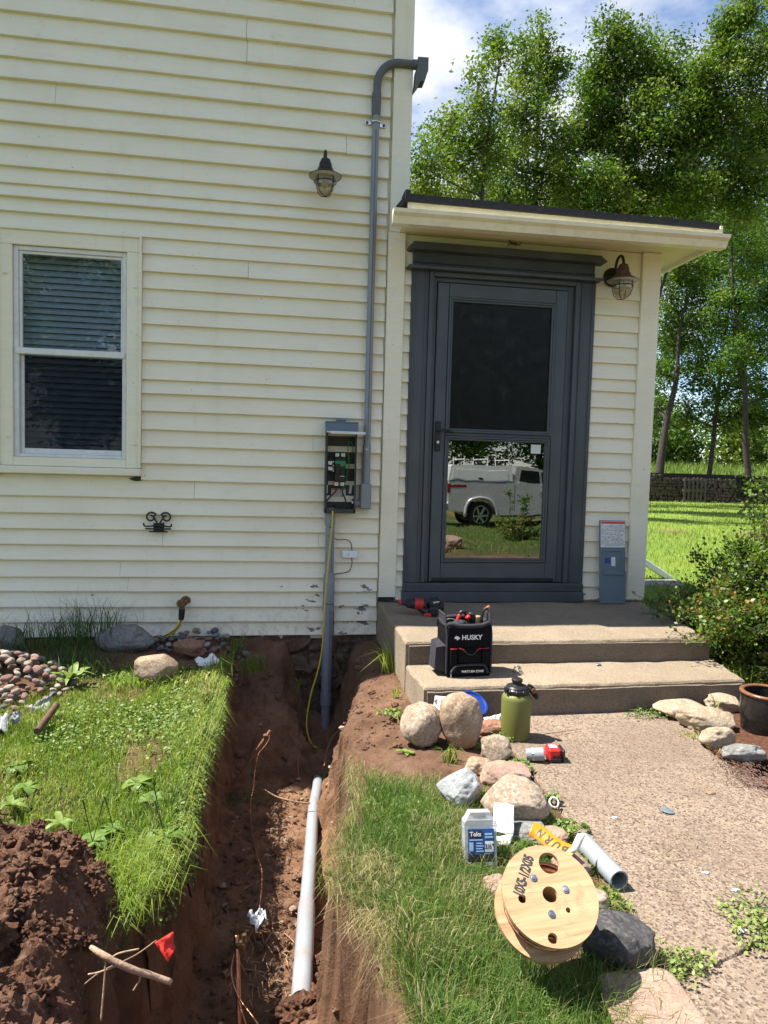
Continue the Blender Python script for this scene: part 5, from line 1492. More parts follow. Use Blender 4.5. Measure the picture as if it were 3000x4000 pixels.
# ------------------------------------------------------------------ tool bag
bgp = WD(1008, 1466, -1.40)
bag = thing('tool_bag', 'open black fabric tool bag with red piping standing on the lower step', 'tool bag', (bgp.x + .005, -1.30, SZ))
B = bag.location
BW, BD, BHt = .118, .095, .265
T = Matrix.Translation(B) @ Matrix.Rotation(R_(3), 4, 'Z')
def bagbox(x0, x1, y0, y1, z0, z1, b=.008): return (x0, x1, y0, y1, z0, z1, b)
bg = MB()
bg.box(-BW, BW, -BD, -BD + .012, 0, BHt, .005, T).box(-BW, BW, BD - .012, BD, 0, BHt + .01, .005, T)
bg.box(-BW, -BW + .012, -BD + .0125, BD - .0125, 0, BHt, .004, T).box(BW - .012, BW, -BD + .0125, BD - .0125, 0, BHt, .004, T)
bg.box(-BW + .0125, BW - .0125, -BD + .0125, BD - .0125, 0, .012, .002, T)
bg.build('body', M['fabric'], bag)
rm_ = MB(); pr = []
for k in range(41):
    u = k / 40 * 2 * math.pi
    x = BW * .98 * math.copysign(abs(math.cos(u)) ** .35, math.cos(u)); y = BD * .96 * math.copysign(abs(math.sin(u)) ** .35, math.sin(u))
    pr.append(T @ Vector((x, y, BHt + .004 + .006 * math.sin(5 * u))))
rm_.tube(pr, .012, 8, False)
rm_.build('padded_rim', M['fabric_grey'], bag, smooth=True)
fp = MB(); fp.box(-.060, .060, -BD - .016, -BD - .001, .075, .150, .008, T).box(-.105, -.066, -BD - .012, -BD - .001, .06, .150, .006, T).box(.066, .105, -BD - .012, -BD - .001, .06, .150, .006, T)
fp.build('front_pocket', M['fabric'], bag, smooth=35)
rpz = MB()
rpz.tube([T @ Vector((-.105, -BD - .013, .151)), T @ Vector((-.066, -BD - .013, .150))], .0022, 6).tube([T @ Vector((.066, -BD - .013, .150)), T @ Vector((.105, -BD - .013, .152))], .0022, 6)
rpz.tube(smoothpath([T @ Vector((-.060, -BD - .017, .154)), T @ Vector((-.045, -BD - .018, .150)), T @ Vector((-.025, -BD - .018, .132)), T @ Vector((-.010, -BD - .018, .124))], 4), .0024, 6)
rpz.tube(smoothpath([T @ Vector((.060, -BD - .017, .152)), T @ Vector((.045, -BD - .018, .150)), T @ Vector((.030, -BD - .018, .136))], 4), .0024, 6)
rpz.build('red_piping', M['red_piping'], bag, smooth=True)
MB().tube(smoothpath([T @ Vector((-.040, -BD - .019, .150)), T @ Vector((-.015, -BD - .022, .126)), T @ Vector((.015, -BD - .022, .122)), T @ Vector((.028, -BD - .02, .134))], 4), .004, 6).build('cord_loop', M['fabric_grey'], bag, smooth=True)
zp = MB()
zp.tube(smoothpath([T @ Vector((-.098, -BD - .012, .020)), T @ Vector((-.085, -BD - .014, .050)), T @ Vector((-.055, -BD - .015, .064)), T @ Vector((.055, -BD - .015, .066)), T @ Vector((.085, -BD - .014, .055)), T @ Vector((.100, -BD - .012, .022))], 6), .007, 8)
zp.build('zip_flap_edge', M['fabric_grey'], bag, smooth=True)
MB().box(-.088, .090, -BD - .012, -BD - .001, .012, .055, .008, T).build('zip_pocket', M['fabric'], bag, smooth=35)
MB().box(-.100, -.094, -BD - .016, -BD - .008, .004, .040, .002, T).build('zip_pull', M['zinc'], bag)
Mt = T @ frame_m((.012, -BD - .0008, .205), (1, 0, 0), (0, 0, 1))
text_part('brand_lettering', 'HUSKY', .034, M['ink_white'], bag, Mt, .0005, .0009, xs=1.02)
em = MB(); e = [(-.083, .206), (-.076, .212), (-.073, .217), (-.069, .211), (-.064, .214), (-.058, .208), (-.052, .205), (-.055, .199), (-.062, .196), (-.068, .192), (-.071, .199), (-.078, .200)]
em.prism(e, -BD - .0012, -BD - .0003, T)
em.build('dog_head_emblem', M['ink_white'], bag)
text_part('pocket_lettering', 'PARTS BIN ZONE', .0165, M['ink_white'], bag, T @ frame_m((.018, -BD - .0132, .032), (1, 0, 0), (0, 0, 1)), .0004, .0004, xs=.93)
sp_ = MB()
sp_.add([T @ Vector(p) for p in [(-BW - .001, -.07, .02), (-BW - .001, .07, .02), (-BW - .055, .05, .03), (-BW - .055, -.06, .035), (-BW - .001, -.075, .16), (-BW - .001, .075, .16), (-BW - .045, .05, .165), (-BW - .05, -.06, .15), (-BW - .03, -.01, .19)]],
        [(3, 2, 1, 0), (0, 4, 7, 3), (3, 7, 6, 2), (2, 6, 5, 1), (4, 8, 7), (7, 8, 6), (6, 8, 5), (5, 8, 4), (0, 1, 5, 4)])
sp_.build('side_pocket', M['fabric_grey'], bag, smooth=30)
for s in (-1, 1):
    fh = MB()
    x = s * (BW + .002)
    fh.tube([T @ Vector(p) for p in [(x, -BD, .02), (x * 1.0, -BD + .005, .22), (x * 1.02, -.05, .315), (x * 1.02, .05, .318), (x, BD - .005, .23)]], .0055, 8)
    fh.box(min(s * BW, s * (BW + .006)), max(s * BW, s * (BW + .006)), -.055, .055, .255, .312, .002, T)
    fh.build('end_frame', M['fabric_grey'], bag, smooth=40)
# what stands in the bag
def tool(name, label, cat): return thing(name, label, cat, tuple(B + Vector((0, 0, .2))))
tl = tool('pliers', 'red and black handled pliers sticking out of the tool bag', 'pliers')
MB().tube(smoothpath([T @ Vector((-.045, .0, .16)), T @ Vector((-.035, .0, .27)), T @ Vector((-.022, .0, .315)), T @ Vector((.002, .0, .318)), T @ Vector((.012, .0, .29))], 5), [.010] * 21, 10).build('grip', M['blk_plastic'], tl, smooth=True)
MB().tube(smoothpath([T @ Vector((-.050, -.012, .26)), T @ Vector((-.038, -.014, .29)), T @ Vector((-.030, -.012, .305))], 4), .011, 10).tube([T @ Vector((.004, -.02, .285)), T @ Vector((.022, -.02, .302))], .012, 10).build('grip', M['red_plastic'], tl, smooth=True)
tl = tool('knife', 'dark round-handled tool in the middle of the bag', 'hand tool')
MB().tube(smoothpath([T @ Vector((.045, .01, .16)), T @ Vector((.044, .01, .29)), T @ Vector((.038, .01, .300))], 3), .018, 12).build('grip', M['blk_plastic'], tl, smooth=40)
tl = tool('wooden_handle_tool', 'tan wooden handled tool standing in the right of the bag', 'hand tool')
MB().box(.060, .088, -.01, .015, .12, .298, .006, T).build('handle', M['plywood'], tl)
tl = tool('grey_glove', 'crumpled dark work glove lying across the bag opening', 'glove')
MB().ico(tuple(T @ Vector((-.045, -.055, .265))), (.042, .028, .022), 3, .5, 2.4, 4).build('cuff', M['fabric_grey'], tl, smooth=True)
tl = tool('steel_tape', 'shiny steel fish tape reel at the left of the bag opening', 'fish tape')
MB().lathe([(.026, -.014), (.034, -.014), (.036, 0), (.034, .014), (.026, .014)], 24, Matrix.Translation(T @ Vector((-.082, -.03, .262))) @ Matrix.Rotation(R_(24), 4, 'X'), closed=True).build('reel', M['steel'], tl, smooth=40)
tl = tool('orange_grip_cutter', 'orange and black gripped cutter hooked over the right end of the bag', 'cutter')
MB().tube(smoothpath([T @ Vector((.088, -.02, .27)), T @ Vector((.092, -.02, .315)), T @ Vector((.105, -.022, .338)), T @ Vector((.118, -.024, .342))], 4), .0075, 10).build('grip', M['blk_plastic'], tl, smooth=True)
MB().tube([T @ Vector((.112, -.0235, .344)), T @ Vector((.128, -.025, .350))], .008, 10).build('grip_tip', pm('orange_plastic', (.55, .12, .02), .4), tl, smooth=True)

# ------------------------------------------------------------------ impact driver on the landing
dp = GD(912, 1330, LZ)
drv = thing('impact_driver', 'red and black cordless impact driver lying on the shaded landing', 'power tool', (dp.x, dp.y + .04, LZ))
T = Matrix.Translation(drv.location + Vector((-.03, 0, .068))) @ Matrix.Rotation(R_(-8), 4, 'Z') @ Matrix.Rotation(R_(4), 4, 'Y')
Mx_ = T @ Matrix.Rotation(R_(-90), 4, 'Y')      # lathe axis along -x
MB().lathe([(0, -.06), (.030, -.06), (.034, -.05), (.034, .028), (.030, .034), (0, .034)], 20, Mx_).build('motor_housing', M['blk_plastic'], drv, smooth=40)
MB().lathe([(.0345, -.042), (.036, -.04), (.036, .01), (.0345, .012)], 20, Mx_).build('red_shell', M['red_plastic'], drv, smooth=40)
MB().lathe([(0, .0345), (.031, .0345), (.031, .055), (.022, .072), (.016, .076), (.016, .098), (0, .098)], 20, Mx_).build('gear_case', M['fabric_grey'], drv, smooth=40)
MB().lathe([(0, .0985), (.0155, .0985), (.0155, .116), (0, .116)], 16, Mx_).build('collet', M['red_plastic'], drv, smooth=40)
MB().tube([T @ Vector((-.116, 0, 0)), T @ Vector((-.20, .004, .008))], .0045, 8).build('bit', M['iron'], drv, smooth=40)
hd_ = MB(); hd_.tube(smoothpath([T @ Vector((.02, .0, -.02)), T @ Vector((.05, -.01, -.034)), T @ Vector((.085, -.03, -.042))], 4), .0235, 12)
hd_.build('grip', M['blk_plastic'], drv, smooth=True)
Tb = Matrix.Translation(drv.location + Vector((.075, -.035, .031))) @ Matrix.Rotation(R_(-22), 4, 'Z') @ Matrix.Rotation(R_(-12), 4, 'Y')
MB().box(-.026, .040, -.040, .040, -.028, .028, .010, Tb).build('battery', M['blk_plastic'], drv, smooth=35)
MB().box(-.060, -.012, -.052, -.012, -.031, -.004, .006, Tb).build('battery_shoe', M['red_plastic'], drv, smooth=35)
d2 = thing('drill_driver', 'black cordless drill lying behind the red impact driver', 'power tool', (drv.location.x + .095, drv.location.y + .06, LZ))
T2 = Matrix.Translation(d2.location + Vector((0, 0, .050))) @ Matrix.Rotation(R_(35), 4, 'Z')
MB().box(-.055, .055, -.032, .032, -.048, .045, .022, T2).build('body', M['blk_plastic'], d2, smooth=45)
MB().box(-.085, -.05, -.02, .02, .0, .05, .012, T2).box(.03, .085, -.03, .03, -.046, .010, .012, T2).build('battery', M['blk_plastic'], d2, smooth=45)
MB().box(-.04, .02, -.033, -.0325, .02, .028, 0, T2).build('grey_mark', M['ink_white'], d2)

# ------------------------------------------------------------------ blue lid, papers, small bits
bl0 = WD(1022, 1515, -1.63)
bld = thing('blue_cover', 'round blue plastic lid leaning behind the upright boulder', 'lid', (bl0.x, bl0.y, .07))
Tl = Matrix.Translation(bl0 + Vector((.0, 0, -.01))) @ Matrix.Rotation(R_(16), 4, 'Y') @ Matrix.Rotation(R_(28), 4, 'X')
MB().lathe([(0, .002), (.062, .002), (.066, .008), (.074, .008), (.076, .003), (.076, -.008), (.072, -.009), (.071, 0), (.0, -.002)], 40, Tl).build('disc', M['blue_lid'], bld, smooth=40)
sheet('paper_sheet', 'white folded paper left behind the leaning buff boulder', 'paper', [WD(932, 1545, -1.60), WD(962, 1548, -1.62), WD(968, 1505, -1.60), WD(940, 1503, -1.58)], M['paper'], 6, .008, 11)
sheet('paper_sheet', 'crumpled white packet between blue lid and green bottle', 'paper', [GD(1050, 1585, .07), GD(1088, 1572, .07), GD(1080, 1543, .12), GD(1045, 1550, .12)], M['paper'], 8, .016, 12)
rc_ = [RD(1063, 1796, 2.25), RD(1110, 1802, 2.24), RD(1110, 1738, 2.33), RD(1068, 1734, 2.34)]
rcp = sheet('receipt', 'printed white receipt lying on the round tan boulder', 'paper', rc_, M['paper'], 8, .006, 13, parent=None)
pr_ = MB(); A_, B_, C_, D_ = [Vector(p) for p in rc_]
nr = (B_ - A_).cross(D_ - A_).normalized()
if nr.dot(CAM - A_) < 0: nr = -nr
for k in range(13):
    v = .08 + k * .062
    for (u0, u1) in ((.08, .08 + r8.uniform(.1, .35)), (.55, .55 + r8.uniform(.1, .35))):
        if r8.random() < .7:
            q = [A_ * (1 - u) * (1 - w) + B_ * u * (1 - w) + C_ * u * w + D_ * (1 - u) * w + nr * .0095 for u, w in ((u0, v), (u1, v), (u1, v + .022), (u0, v + .022))]
            pr_.add(q, [(0, 1, 2, 3)])
pr_.build('printed_lines', M['ink_grey'], rcp)
sheet('paper_sheet', 'folded white paper end hanging below the receipt', 'paper', [RD(1076, 1828, 2.22), RD(1102, 1824, 2.22), RD(1108, 1803, 2.235), RD(1072, 1806, 2.245)], M['paper'], 5, .006, 14)
# screw box
sbp = GD(1040, 1872, .07)
sx = thing('screw_box', 'clear plastic box of screws with blue printed card standing in the grass', 'screw box', (sbp.x, sbp.y + .02, .066))
Ts = Matrix.Translation(sx.location) @ Matrix.Rotation(R_(-3), 4, 'Z') @ Matrix.Rotation(R_(-12), 4, 'X') @ Matrix.Scale(1.22, 4)
cs = MB()
cs.prism([(-.040, 0), (.040, 0), (.041, .105), (.036, .110), (-.036, .110), (-.041, .105)], -.018, .018, Ts)
cs.prism([(-.036, .1105), (.036, .1105), (.026, .128), (-.026, .128)], -.016, .016, Ts)
cs.build('case', M['milky'], sx)
MB().box(-.018, .018, -.010, .010, .114, .120, .003, Ts).build('hang_slot', M['brass_old'], sx)
scr = MB(); r9 = random.Random(9)
for k in range(34):
    x, zz = r9.uniform(-.030, .026), r9.uniform(.006, .10)
    a_ = r9.uniform(0, 3.1); d = Vector((math.cos(a_) * .02, r9.uniform(-.004, .004), math.sin(a_) * .012))
    p = Vector((x, r9.uniform(-.008, .012), zz))
    scr.tube([Ts @ (p - d), Ts @ (p + d)], .0018, 5)
scr.build('screws', M['steel'], sx)
crd = MB().box(-.033, .033, -.0205, -.0188, .030, .090, 0, Ts).build('card', M['teks_blue'], sx)
MB().box(-.033, .033, -.0215, -.0207, .012, .0295, 0, Ts).build('card_photo', M['ink'], crd)
MB().box(-.031, .002, -.0215, -.0207, .068, .087, 0, Ts).build('card_panel', M['fabric_grey'], crd)
MB().box(.010, .031, -.0215, -.0207, .036, .060, 0, Ts).build('card_panel', M['ink_white'], crd)
text_part('card_lettering', 'Teks', .0150, M['ink_white'], crd, Ts @ frame_m((-.0145, -.0218, .0775), (1, 0, 0), (0, 0, 1)), .0002, .0004)
text_part('card_lettering', '2½"', .0150, M['ink'], crd, Ts @ frame_m((.0205, -.0218, .048), (1, 0, 0), (0, 0, 1)), .0002, .0003, xs=.9)
ln = MB()
for k in range(4): ln.box(-.012, .006 - .003 * (k % 2), -.0215, -.0207, .036 + k * .0062, .0385 + k * .0062, 0, Ts)
ln.box(-.030, .004, -.0215, -.0207, .0625, .0655, 0, Ts).box(.010, .030, -.0215, -.0207, .068, .072, 0, Ts).box(.010, .028, -.0215, -.0207, .075, .079, 0, Ts)
ln.build('card_print', pm('pale_blue_ink', (.35, .50, .68), .5), crd)
MB().box(-.030, -.020, -.0215, -.0207, .038, .058, 0, Ts).build('card_mark', pm('pale_blue_ink', (.35, .50, .68), .5), crd)
MB().box(-.032, .030, -.0186, .012, .0018, .0115, 0, Ts).build('white_base', M['white_plastic'], sx)

# ------------------------------------------------------------------ wooden spool of copper wire
sc0 = RD(1187, 1934, 1.62)
nax = Vector((-.05, -.61, .79)).normalized()
spl = thing('wire_spool', 'round plywood spool of copper wire tipped back in the grass', 'spool', tuple(sc0 - nax * .12))
xa = Vector((1, -.0, .10)); Mf = frame_m(sc0, xa - nax * xa.dot(nax), nax.cross(xa - nax * xa.dot(nax)))
FR = .1105
SPL = .088
def flange(zc, th, holes, name, mat):
    import bmesh
    bm = bmesh.new()
    def circ(cx, cy, r, n): return [(cx + r * math.cos(2 * math.pi * k / n), cy + r * math.sin(2 * math.pi * k / n)) for k in range(n)]
    loops = [circ(0, 0, FR, 72)] + [circ(x, y, r, 20) for x, y, r in holes]
    tops = []; edges = []
    for lp in loops:
        vs = [bm.verts.new((x, y, zc)) for x, y in lp]
        tops.append(vs)
        for i in range(len(vs)): edges.append(bm.edges.new((vs[i], vs[(i + 1) % len(vs)])))
    bmesh.ops.triangle_fill(bm, use_beauty=True, edges=edges)
    fs_ = [f for f in bm.faces]
    ext = bmesh.ops.extrude_face_region(bm, geom=fs_)
    bmesh.ops.translate(bm, vec=(0, 0, -th), verts=[v for v in ext['geom'] if isinstance(v, bmesh.types.BMVert)])
    bmesh.ops.recalc_face_normals(bm, faces=bm.faces)
    me = bpy.data.meshes.new(name); bm.to_mesh(me); bm.free()
    o = bpy.data.objects.new(name, me); me.materials.append(mat); col.objects.link(o)
    o.parent = spl; o.matrix_local = Matrix.Translation(-Vector(spl.location)) @ Mf
    return o
hol = [(0, 0, .0175), (.021, .067, .0245), (-.067, .000, .0095), (-.025, -.088, .0112), (.030, -.038, .0058)]
flange(.006, .012, hol, 'front_flange', M['plywood'])
flange(-SPL, .012, [(0, 0, .0175)], 'back_flange', M['plywood'])
def on_spool(mb, name, mat, smooth=40):
    o = mb.build(name, mat, None, smooth=smooth); o.parent = spl; o.matrix_local = Matrix.Translation(-Vector(spl.location)) @ Mf; return o
on_spool(MB().lathe([(.019, -.006), (.050, -.006), (.050, -SPL), (.019, -SPL)], 32, closed=True), 'drum', M['plywood'])
cw = MB(); r10 = random.Random(10)
pts = []
for k in range(26 * 30):
    t = k / 30.0
    layer = int(t // 7)
    rr_ = .064 + layer * .0090 + .004 * math.sin(t * 1.7) + r10.uniform(-.0004, .0004)
    zz = -.020 - (t % 7) / 7 * .058 if layer % 2 == 0 else -.078 + (t % 7) / 7 * .058
    pts.append((rr_ * math.cos(2 * math.pi * t), rr_ * math.sin(2 * math.pi * t), zz + .004 * math.sin(t * 3.1)))
cw.tube(pts, .0034, 6)
on_spool(cw, 'copper_coil', M['copper'], True)
for k in range(3):
    an = R_(130 + 120 * k) if k else R_(118)
    x, y = ((-.027, .040), (.039, .005), (-.011, -.041))[k]
    on_spool(MB().lathe([(.0085, .0063), (.0085, .0080), (.0052, .0082), (.0052, .0115), (0, .0118)], 12, Matrix.Translation((x, y, 0))), 'bolt', M['steel'])
tx = text_part('stencil_lettering', '10X5-1/2X05', .032, M['ink'], None, frame_m((-.047, .048, .0063), (.55, .83, 0), (-.83, .55, 0)), .0002, .0016, xs=.56)
tx.parent = spl; tx.matrix_local = Matrix.Translation(-Vector(spl.location)) @ Mf
# ------------------------------------------------------------------ pipe offcut and warning tape
po0, po1 = GD(1258, 1818, .060 + .03), GD(1338, 1902, .06 + .033)
pofc = thing('pipe_offcut', 'short grey plastic pipe offcut lying across the walkway edge', 'pipe', tuple((po0 + po1) / 2 - Vector((0, 0, .03))))
dpo = (po1 - po0).normalized()
qz = Matrix.Translation(po0) @ dpo.to_track_quat('Z', 'Y').to_matrix().to_4x4(); Lp = (po1 - po0).length
MB().lathe([(.0295, 0), (.0295, Lp - .002), (.0285, Lp), (.0245, Lp), (.0243, Lp - .002), (.0243, 0)], 32, qz, closed=True).build('pipe_wall', M['pvc_dirty'], pofc, smooth=40)
def ribbon(P_, wv, w, th=.0008):
    mb = MB(); n = len(P_)
    vs = []
    for p, v in zip(P_, wv):
        v = Vector(v).normalized() * w / 2
        vs += [p - v, p + v]
    fs = [(2 * i, 2 * i + 1, 2 * i + 3, 2 * i + 2) for i in range(n - 1)]
    mb.add(vs, fs)
    return mb
tpz = [RD(1147, 1791, 2.22), RD(1165, 1798, 2.21), RD(1190, 1818, 2.16), RD(1215, 1834, 2.12), RD(1240, 1842, 2.09)]
tps = smoothpath(tpz, 6)
wdir = (RD(1222, 1800, 2.18) - RD(1204, 1838, 2.12)).normalized()
wv = [(wdir + Vector((0, 0, .5)) * (1 - i / len(tps)) * .6).normalized() for i in range(len(tps))]
tape = thing('warning_tape', 'twisted orange warning tape with black capitals by the pipe offcut', 'tape', tuple(tps[-1]))
tob = ribbon(tps, wv, .052).build('film', M['tape'], tape, smooth=True)
sol = tob.modifiers.new('thickness', 'SOLIDIFY'); sol.thickness = .0012
tob2 = ribbon([RD(1232, 1842, 2.08), RD(1242, 1834, 2.085), RD(1248, 1820, 2.10), RD(1256, 1802, 2.12)], [(RD(1232, 1830, 2.2) - RD(1252, 1836, 2.2)) for _ in range(4)], .024).build('torn_end', M['tape_back'], tape, smooth=True)
s2 = tob2.modifiers.new('thickness', 'SOLIDIFY'); s2.thickness = .0012
ct = tps[len(tps) * 3 // 5] ; tdir = (tps[10] - tps[20]).normalized()
nrm_t = tdir.cross(-wdir); 
Mtt = frame_m(ct - tdir * .0, tdir, -wdir)
if (Mtt.to_3x3() @ Vector((0, 0, 1))).dot(CAM - ct) < 0:
    Mtt = frame_m(ct, -tdir, -wdir)
def tape_letter(ch, i):
    c = tps[i]
    td = (tps[min(i + 2, len(tps) - 1)] - tps[max(i - 2, 0)]).normalized() * -1
    w_ = Vector(wv[i])
    fm = frame_m(c, td, -w_)
    z_ = fm.to_3x3() @ Vector((0, 0, 1))
    if z_.dot(CAM - c) < 0:
        fm = frame_m(c, td, w_); z_ = fm.to_3x3() @ Vector((0, 0, 1))
    fm = Matrix.Translation(z_ * .0022) @ fm
    text_part('black_letter', ch, .040, M['ink'], tape, fm, .0003, .0011, xs=.9)
for ch, i in (('B', 19), ('U', 15), ('R', 11), ('N', 7)):
    tape_letter(ch, i)
# small dropped bits
kd = GD(1442, 1754, WZ)
MBk = MB().lathe([(.0, .0), (.023, 0), (.024, .0012), (.023, .0026), (0, .003)], 28, Matrix.Translation((kd.x, kd.y, WZ + .004)) @ Matrix.Rotation(R_(7), 4, 'Y'))
tag(MBk.build('knockout_disc', M['box_grey'], None, smooth=40), 'small round blue-grey metal knockout disc lying on the walkway', 'metal disc')
c2 = GD(1292, 1438, SZ)
tag(MB().box(c2.x - .012, c2.x + .018, c2.y - .008, c2.y + .010, SZ + .003, SZ + .010, .003).build('metal_clip', M['zinc'], None), 'tiny grey clip on the right part of the lower step', 'clip')
c3 = GD(1118, 1452, SZ)
cl_ = thing('pipe_clamp', 'bent zinc pipe clamp on the lower step beside the tool bag', 'clamp', (c3.x, c3.y, SZ))
MB().tube(smoothpath([c3 + Vector((-.020, 0, .006)), c3 + Vector((-.016, 0, .026)), c3 + Vector((.004, 0, .032)), c3 + Vector((.016, 0, .022)), c3 + Vector((.012, -.004, .006))], 4), .0045, 8).build('band', M['steel'], cl_, smooth=True)
MB().tube([c3 + Vector((.010, -.012, .014)), c3 + Vector((.014, .012, .014))], .009, 10).build('nut', M['zinc'], cl_)
c4 = GD(1196, 1740, .075)
tag(MB().lathe([(.0150, -.004), (.0185, -.004), (.0190, .003), (.0150, .004)], 24, Matrix.Translation(c4 + Vector((0, 0, .012))) @ Matrix.Rotation(R_(50), 4, 'X'), closed=True).build('white_ring', M['white_plastic'], None, smooth=40), 'small white plastic ring in the weeds at the walkway edge', 'ring')
# ------------------------------------------------------------------ marker flag and root at the trench lip
fl = thing('marker_flag', 'small red marker flag on a wire leaning over the trench', 'flag', tuple(RD(240, 2090, 1.72)))
MB().tube(smoothpath([RD(178, 2130, 1.66), RD(220, 2098, 1.68), RD(290, 2065, 1.74), RD(338, 2031, 1.80)], 4), .0018, 6).build('wire_staff', M['twig'], fl, smooth=True)
fq = sheet('flag_film', None, None, [RD(334, 2036, 1.80), RD(374, 2012, 1.84), RD(378, 2050, 1.83), RD(362, 2080, 1.79)], M['flag'], 10, .012, 21, parent=fl)
rtb = MB(); rtb.tube(smoothpath([RD(195, 2045, 1.68), RD(225, 2065, 1.67), RD(275, 2090, 1.68), RD(320, 2105, 1.70), RD(370, 2122, 1.72)], 4), [.0045, .006, .007, .0075, .008, .008, .0085, .0085, .0085, .0085, .008, .008, .008, .0075, .0075, .0075, .007], 8)
root = thing('tree_root', 'pale broken root sticking out of the dirt pile over the trench', 'root', tuple(RD(205, 2055, 1.68)))
rtb.build('main_root', M['root'], root, smooth=True)
for pth in ([RD(228, 2066, 1.67), RD(226, 2110, 1.66), RD(222, 2160, 1.65), RD(218, 2205, 1.64)], [RD(305, 2100, 1.69), RD(300, 2120, 1.69), RD(288, 2140, 1.69)], [RD(240, 2072, 1.67), RD(255, 2060, 1.68), RD(300, 2050, 1.70)], [RD(190, 2105, 1.65), RD(215, 2100, 1.66), RD(255, 2085, 1.67)]):
    MB().tube(smoothpath(pth, 4), .0022, 6).build('rootlet', M['root'], root, smooth=True)
# ------------------------------------------------------------------ spoil heap and loose soil
def spoil():
    rs = random.Random(5)
    mb = MB()
    xs = np.linspace(-1.3, -.33, 150); ys = np.linspace(-3.7, -2.38, 190)
    XX, YY = np.meshgrid(xs, ys)
    edge = np.interp(YY, [-3.9, -3.3, -3.05, -2.9, -2.7, -2.55, -2.4], [-.34, -.36, -.42, -.40, -.45, -.60, -.85])
    d = np.clip((edge - XX + .05 * fbm(XX, YY, 5, 3, 3)) / .16, 0, 1)
    yt = np.clip((-2.60 - .14 * sstep(-.9, -.45, XX) - YY + .05 * fbm(XX, YY, 6, 3, 9)) / .14, 0, 1)
    s = (d * (2 - d)) * (yt * (2 - yt))
    Z = top_h(XX, YY) - .06 + s * (.155 + .05 * fbm(XX, YY, 3, 3, 21)) + s * (.045 * np.abs(fbm(XX, YY, 8, 4, 22)) + .03 * fbm(XX, YY, 16, 4, 23) + .012 * fbm(XX, YY, 45, 2, 29))
    n_, m_ = XX.shape
    id_ = np.arange(n_ * m_).reshape(n_, m_)
    keep = (s[:-1, :-1] + s[1:, 1:] + s[1:, :-1] + s[:-1, 1:]) > 0
    fq = np.stack([id_[:-1, :-1], id_[:-1, 1:], id_[1:, 1:], id_[1:, :-1]], -1)[keep]
    mb.v = [tuple(p) for p in np.stack([XX, YY, Z], -1).reshape(-1, 3)]
    mb.f = [tuple(int(i) for i in q) for q in fq]
    def zat(x, y):
        i = int(np.clip((x - xs[0]) / (xs[1] - xs[0]), 0, len(xs) - 1)); j = int(np.clip((y - ys[0]) / (ys[1] - ys[0]), 0, len(ys) - 1))
        return Z[j, i], s[j, i]
    c = 0
    while c < 2600:
        x, y = rs.uniform(-1.3, -.34), rs.uniform(-3.7, -2.55)
        z, q = zat(x, y)
        if q < .25: continue
        r = min(.05, .003 + rs.expovariate(1 / .0085)) if c < 700 else rs.uniform(.0025, .008)
        mb.ico((x, y, z + r * .3), (r, r * rs.uniform(.7, 1), r * rs.uniform(.6, .9)), 3 if r > .018 else (2 if r > .009 else 1), .75, 2.6, rs.random() * 90)
        c += 1
    o = mb.build('spoil_heap', M['spoil'], None, smooth=False)
    o['kind'] = 'stuff'; o['label'] = 'heap of crumbly red-brown dug soil at the lower left'; o['category'] = 'soil heap'
    return o
spoil()
def crumbs():
    rs = random.Random(15); mb = MB()
    n = 0
    while n < 1300:
        y = rs.uniform(-3.3, -.15)
        x = rs.uniform(lipL(y) + .03, lipR(y) + (.25 if y > -1.9 else -.02))
        r = min(.022, .003 + rs.expovariate(1 / .0042))
        mb.ico((x, y, gz(x, y) + r * .35), (r, r * rs.uniform(.7, 1), r * .75), 1 if r < .012 else 2, .5, 1.8, rs.random() * 90); n += 1
    o = mb.build('soil_crumbs', M['clay'], None); o['kind'] = 'stuff'; o['label'] = 'loose soil crumbs scattered over the trench floor and sides'; o['category'] = 'soil'
    mb = MB()
    for k in range(60):
        y = rs.uniform(-2.9, -.5); x = rs.uniform(lipL(y) + .08, lipR(y) - .03)
        r = rs.uniform(.007, .018)
        mb.ico((x, y, gz(x, y) + r * .3), (r, r * rs.uniform(.6, 1), r * .6), 2, .3, 1.3, k)
    o = mb.build('trench_gravel', M['st_orange'], None, smooth=True); o['kind'] = 'stuff'; o['label'] = 'small grey and tan stones in the trench soil'; o['category'] = 'gravel'
crumbs()
# clods at the near right lip and beside the pipe end
def clods(label, spots, seed):
    rs = random.Random(seed); mb = MB()
    for (dx, dy, dz, r) in spots:
        p = e1 + Vector((dx, dy, dz))
        mb.ico(tuple(p), (r, r * .85, r * .75), 4, .6, 1.7, rs.random() * 50)
    o = mb.build('soil_clods', M['spoil'], None, smooth=False); o['kind'] = 'stuff'; o['label'] = label; o['category'] = 'soil'
clods('broken soil clods fallen beside the near end of the trench pipe', [(.0, -.02, -.005, .042), (.05, .02, -.02, .05), (-.045, -.01, -.03, .04), (.02, -.07, -.02, .05), (.09, .06, -.03, .04), (-.02, -.06, -.03, .045), (.10, -.03, -.02, .055), (.07, .12, -.03, .03), (.055, -.005, .02, .03), (-.03, .03, -.035, .028), (.08, .20, -.03, .035), (.12, .14, -.02, .04)], 3)

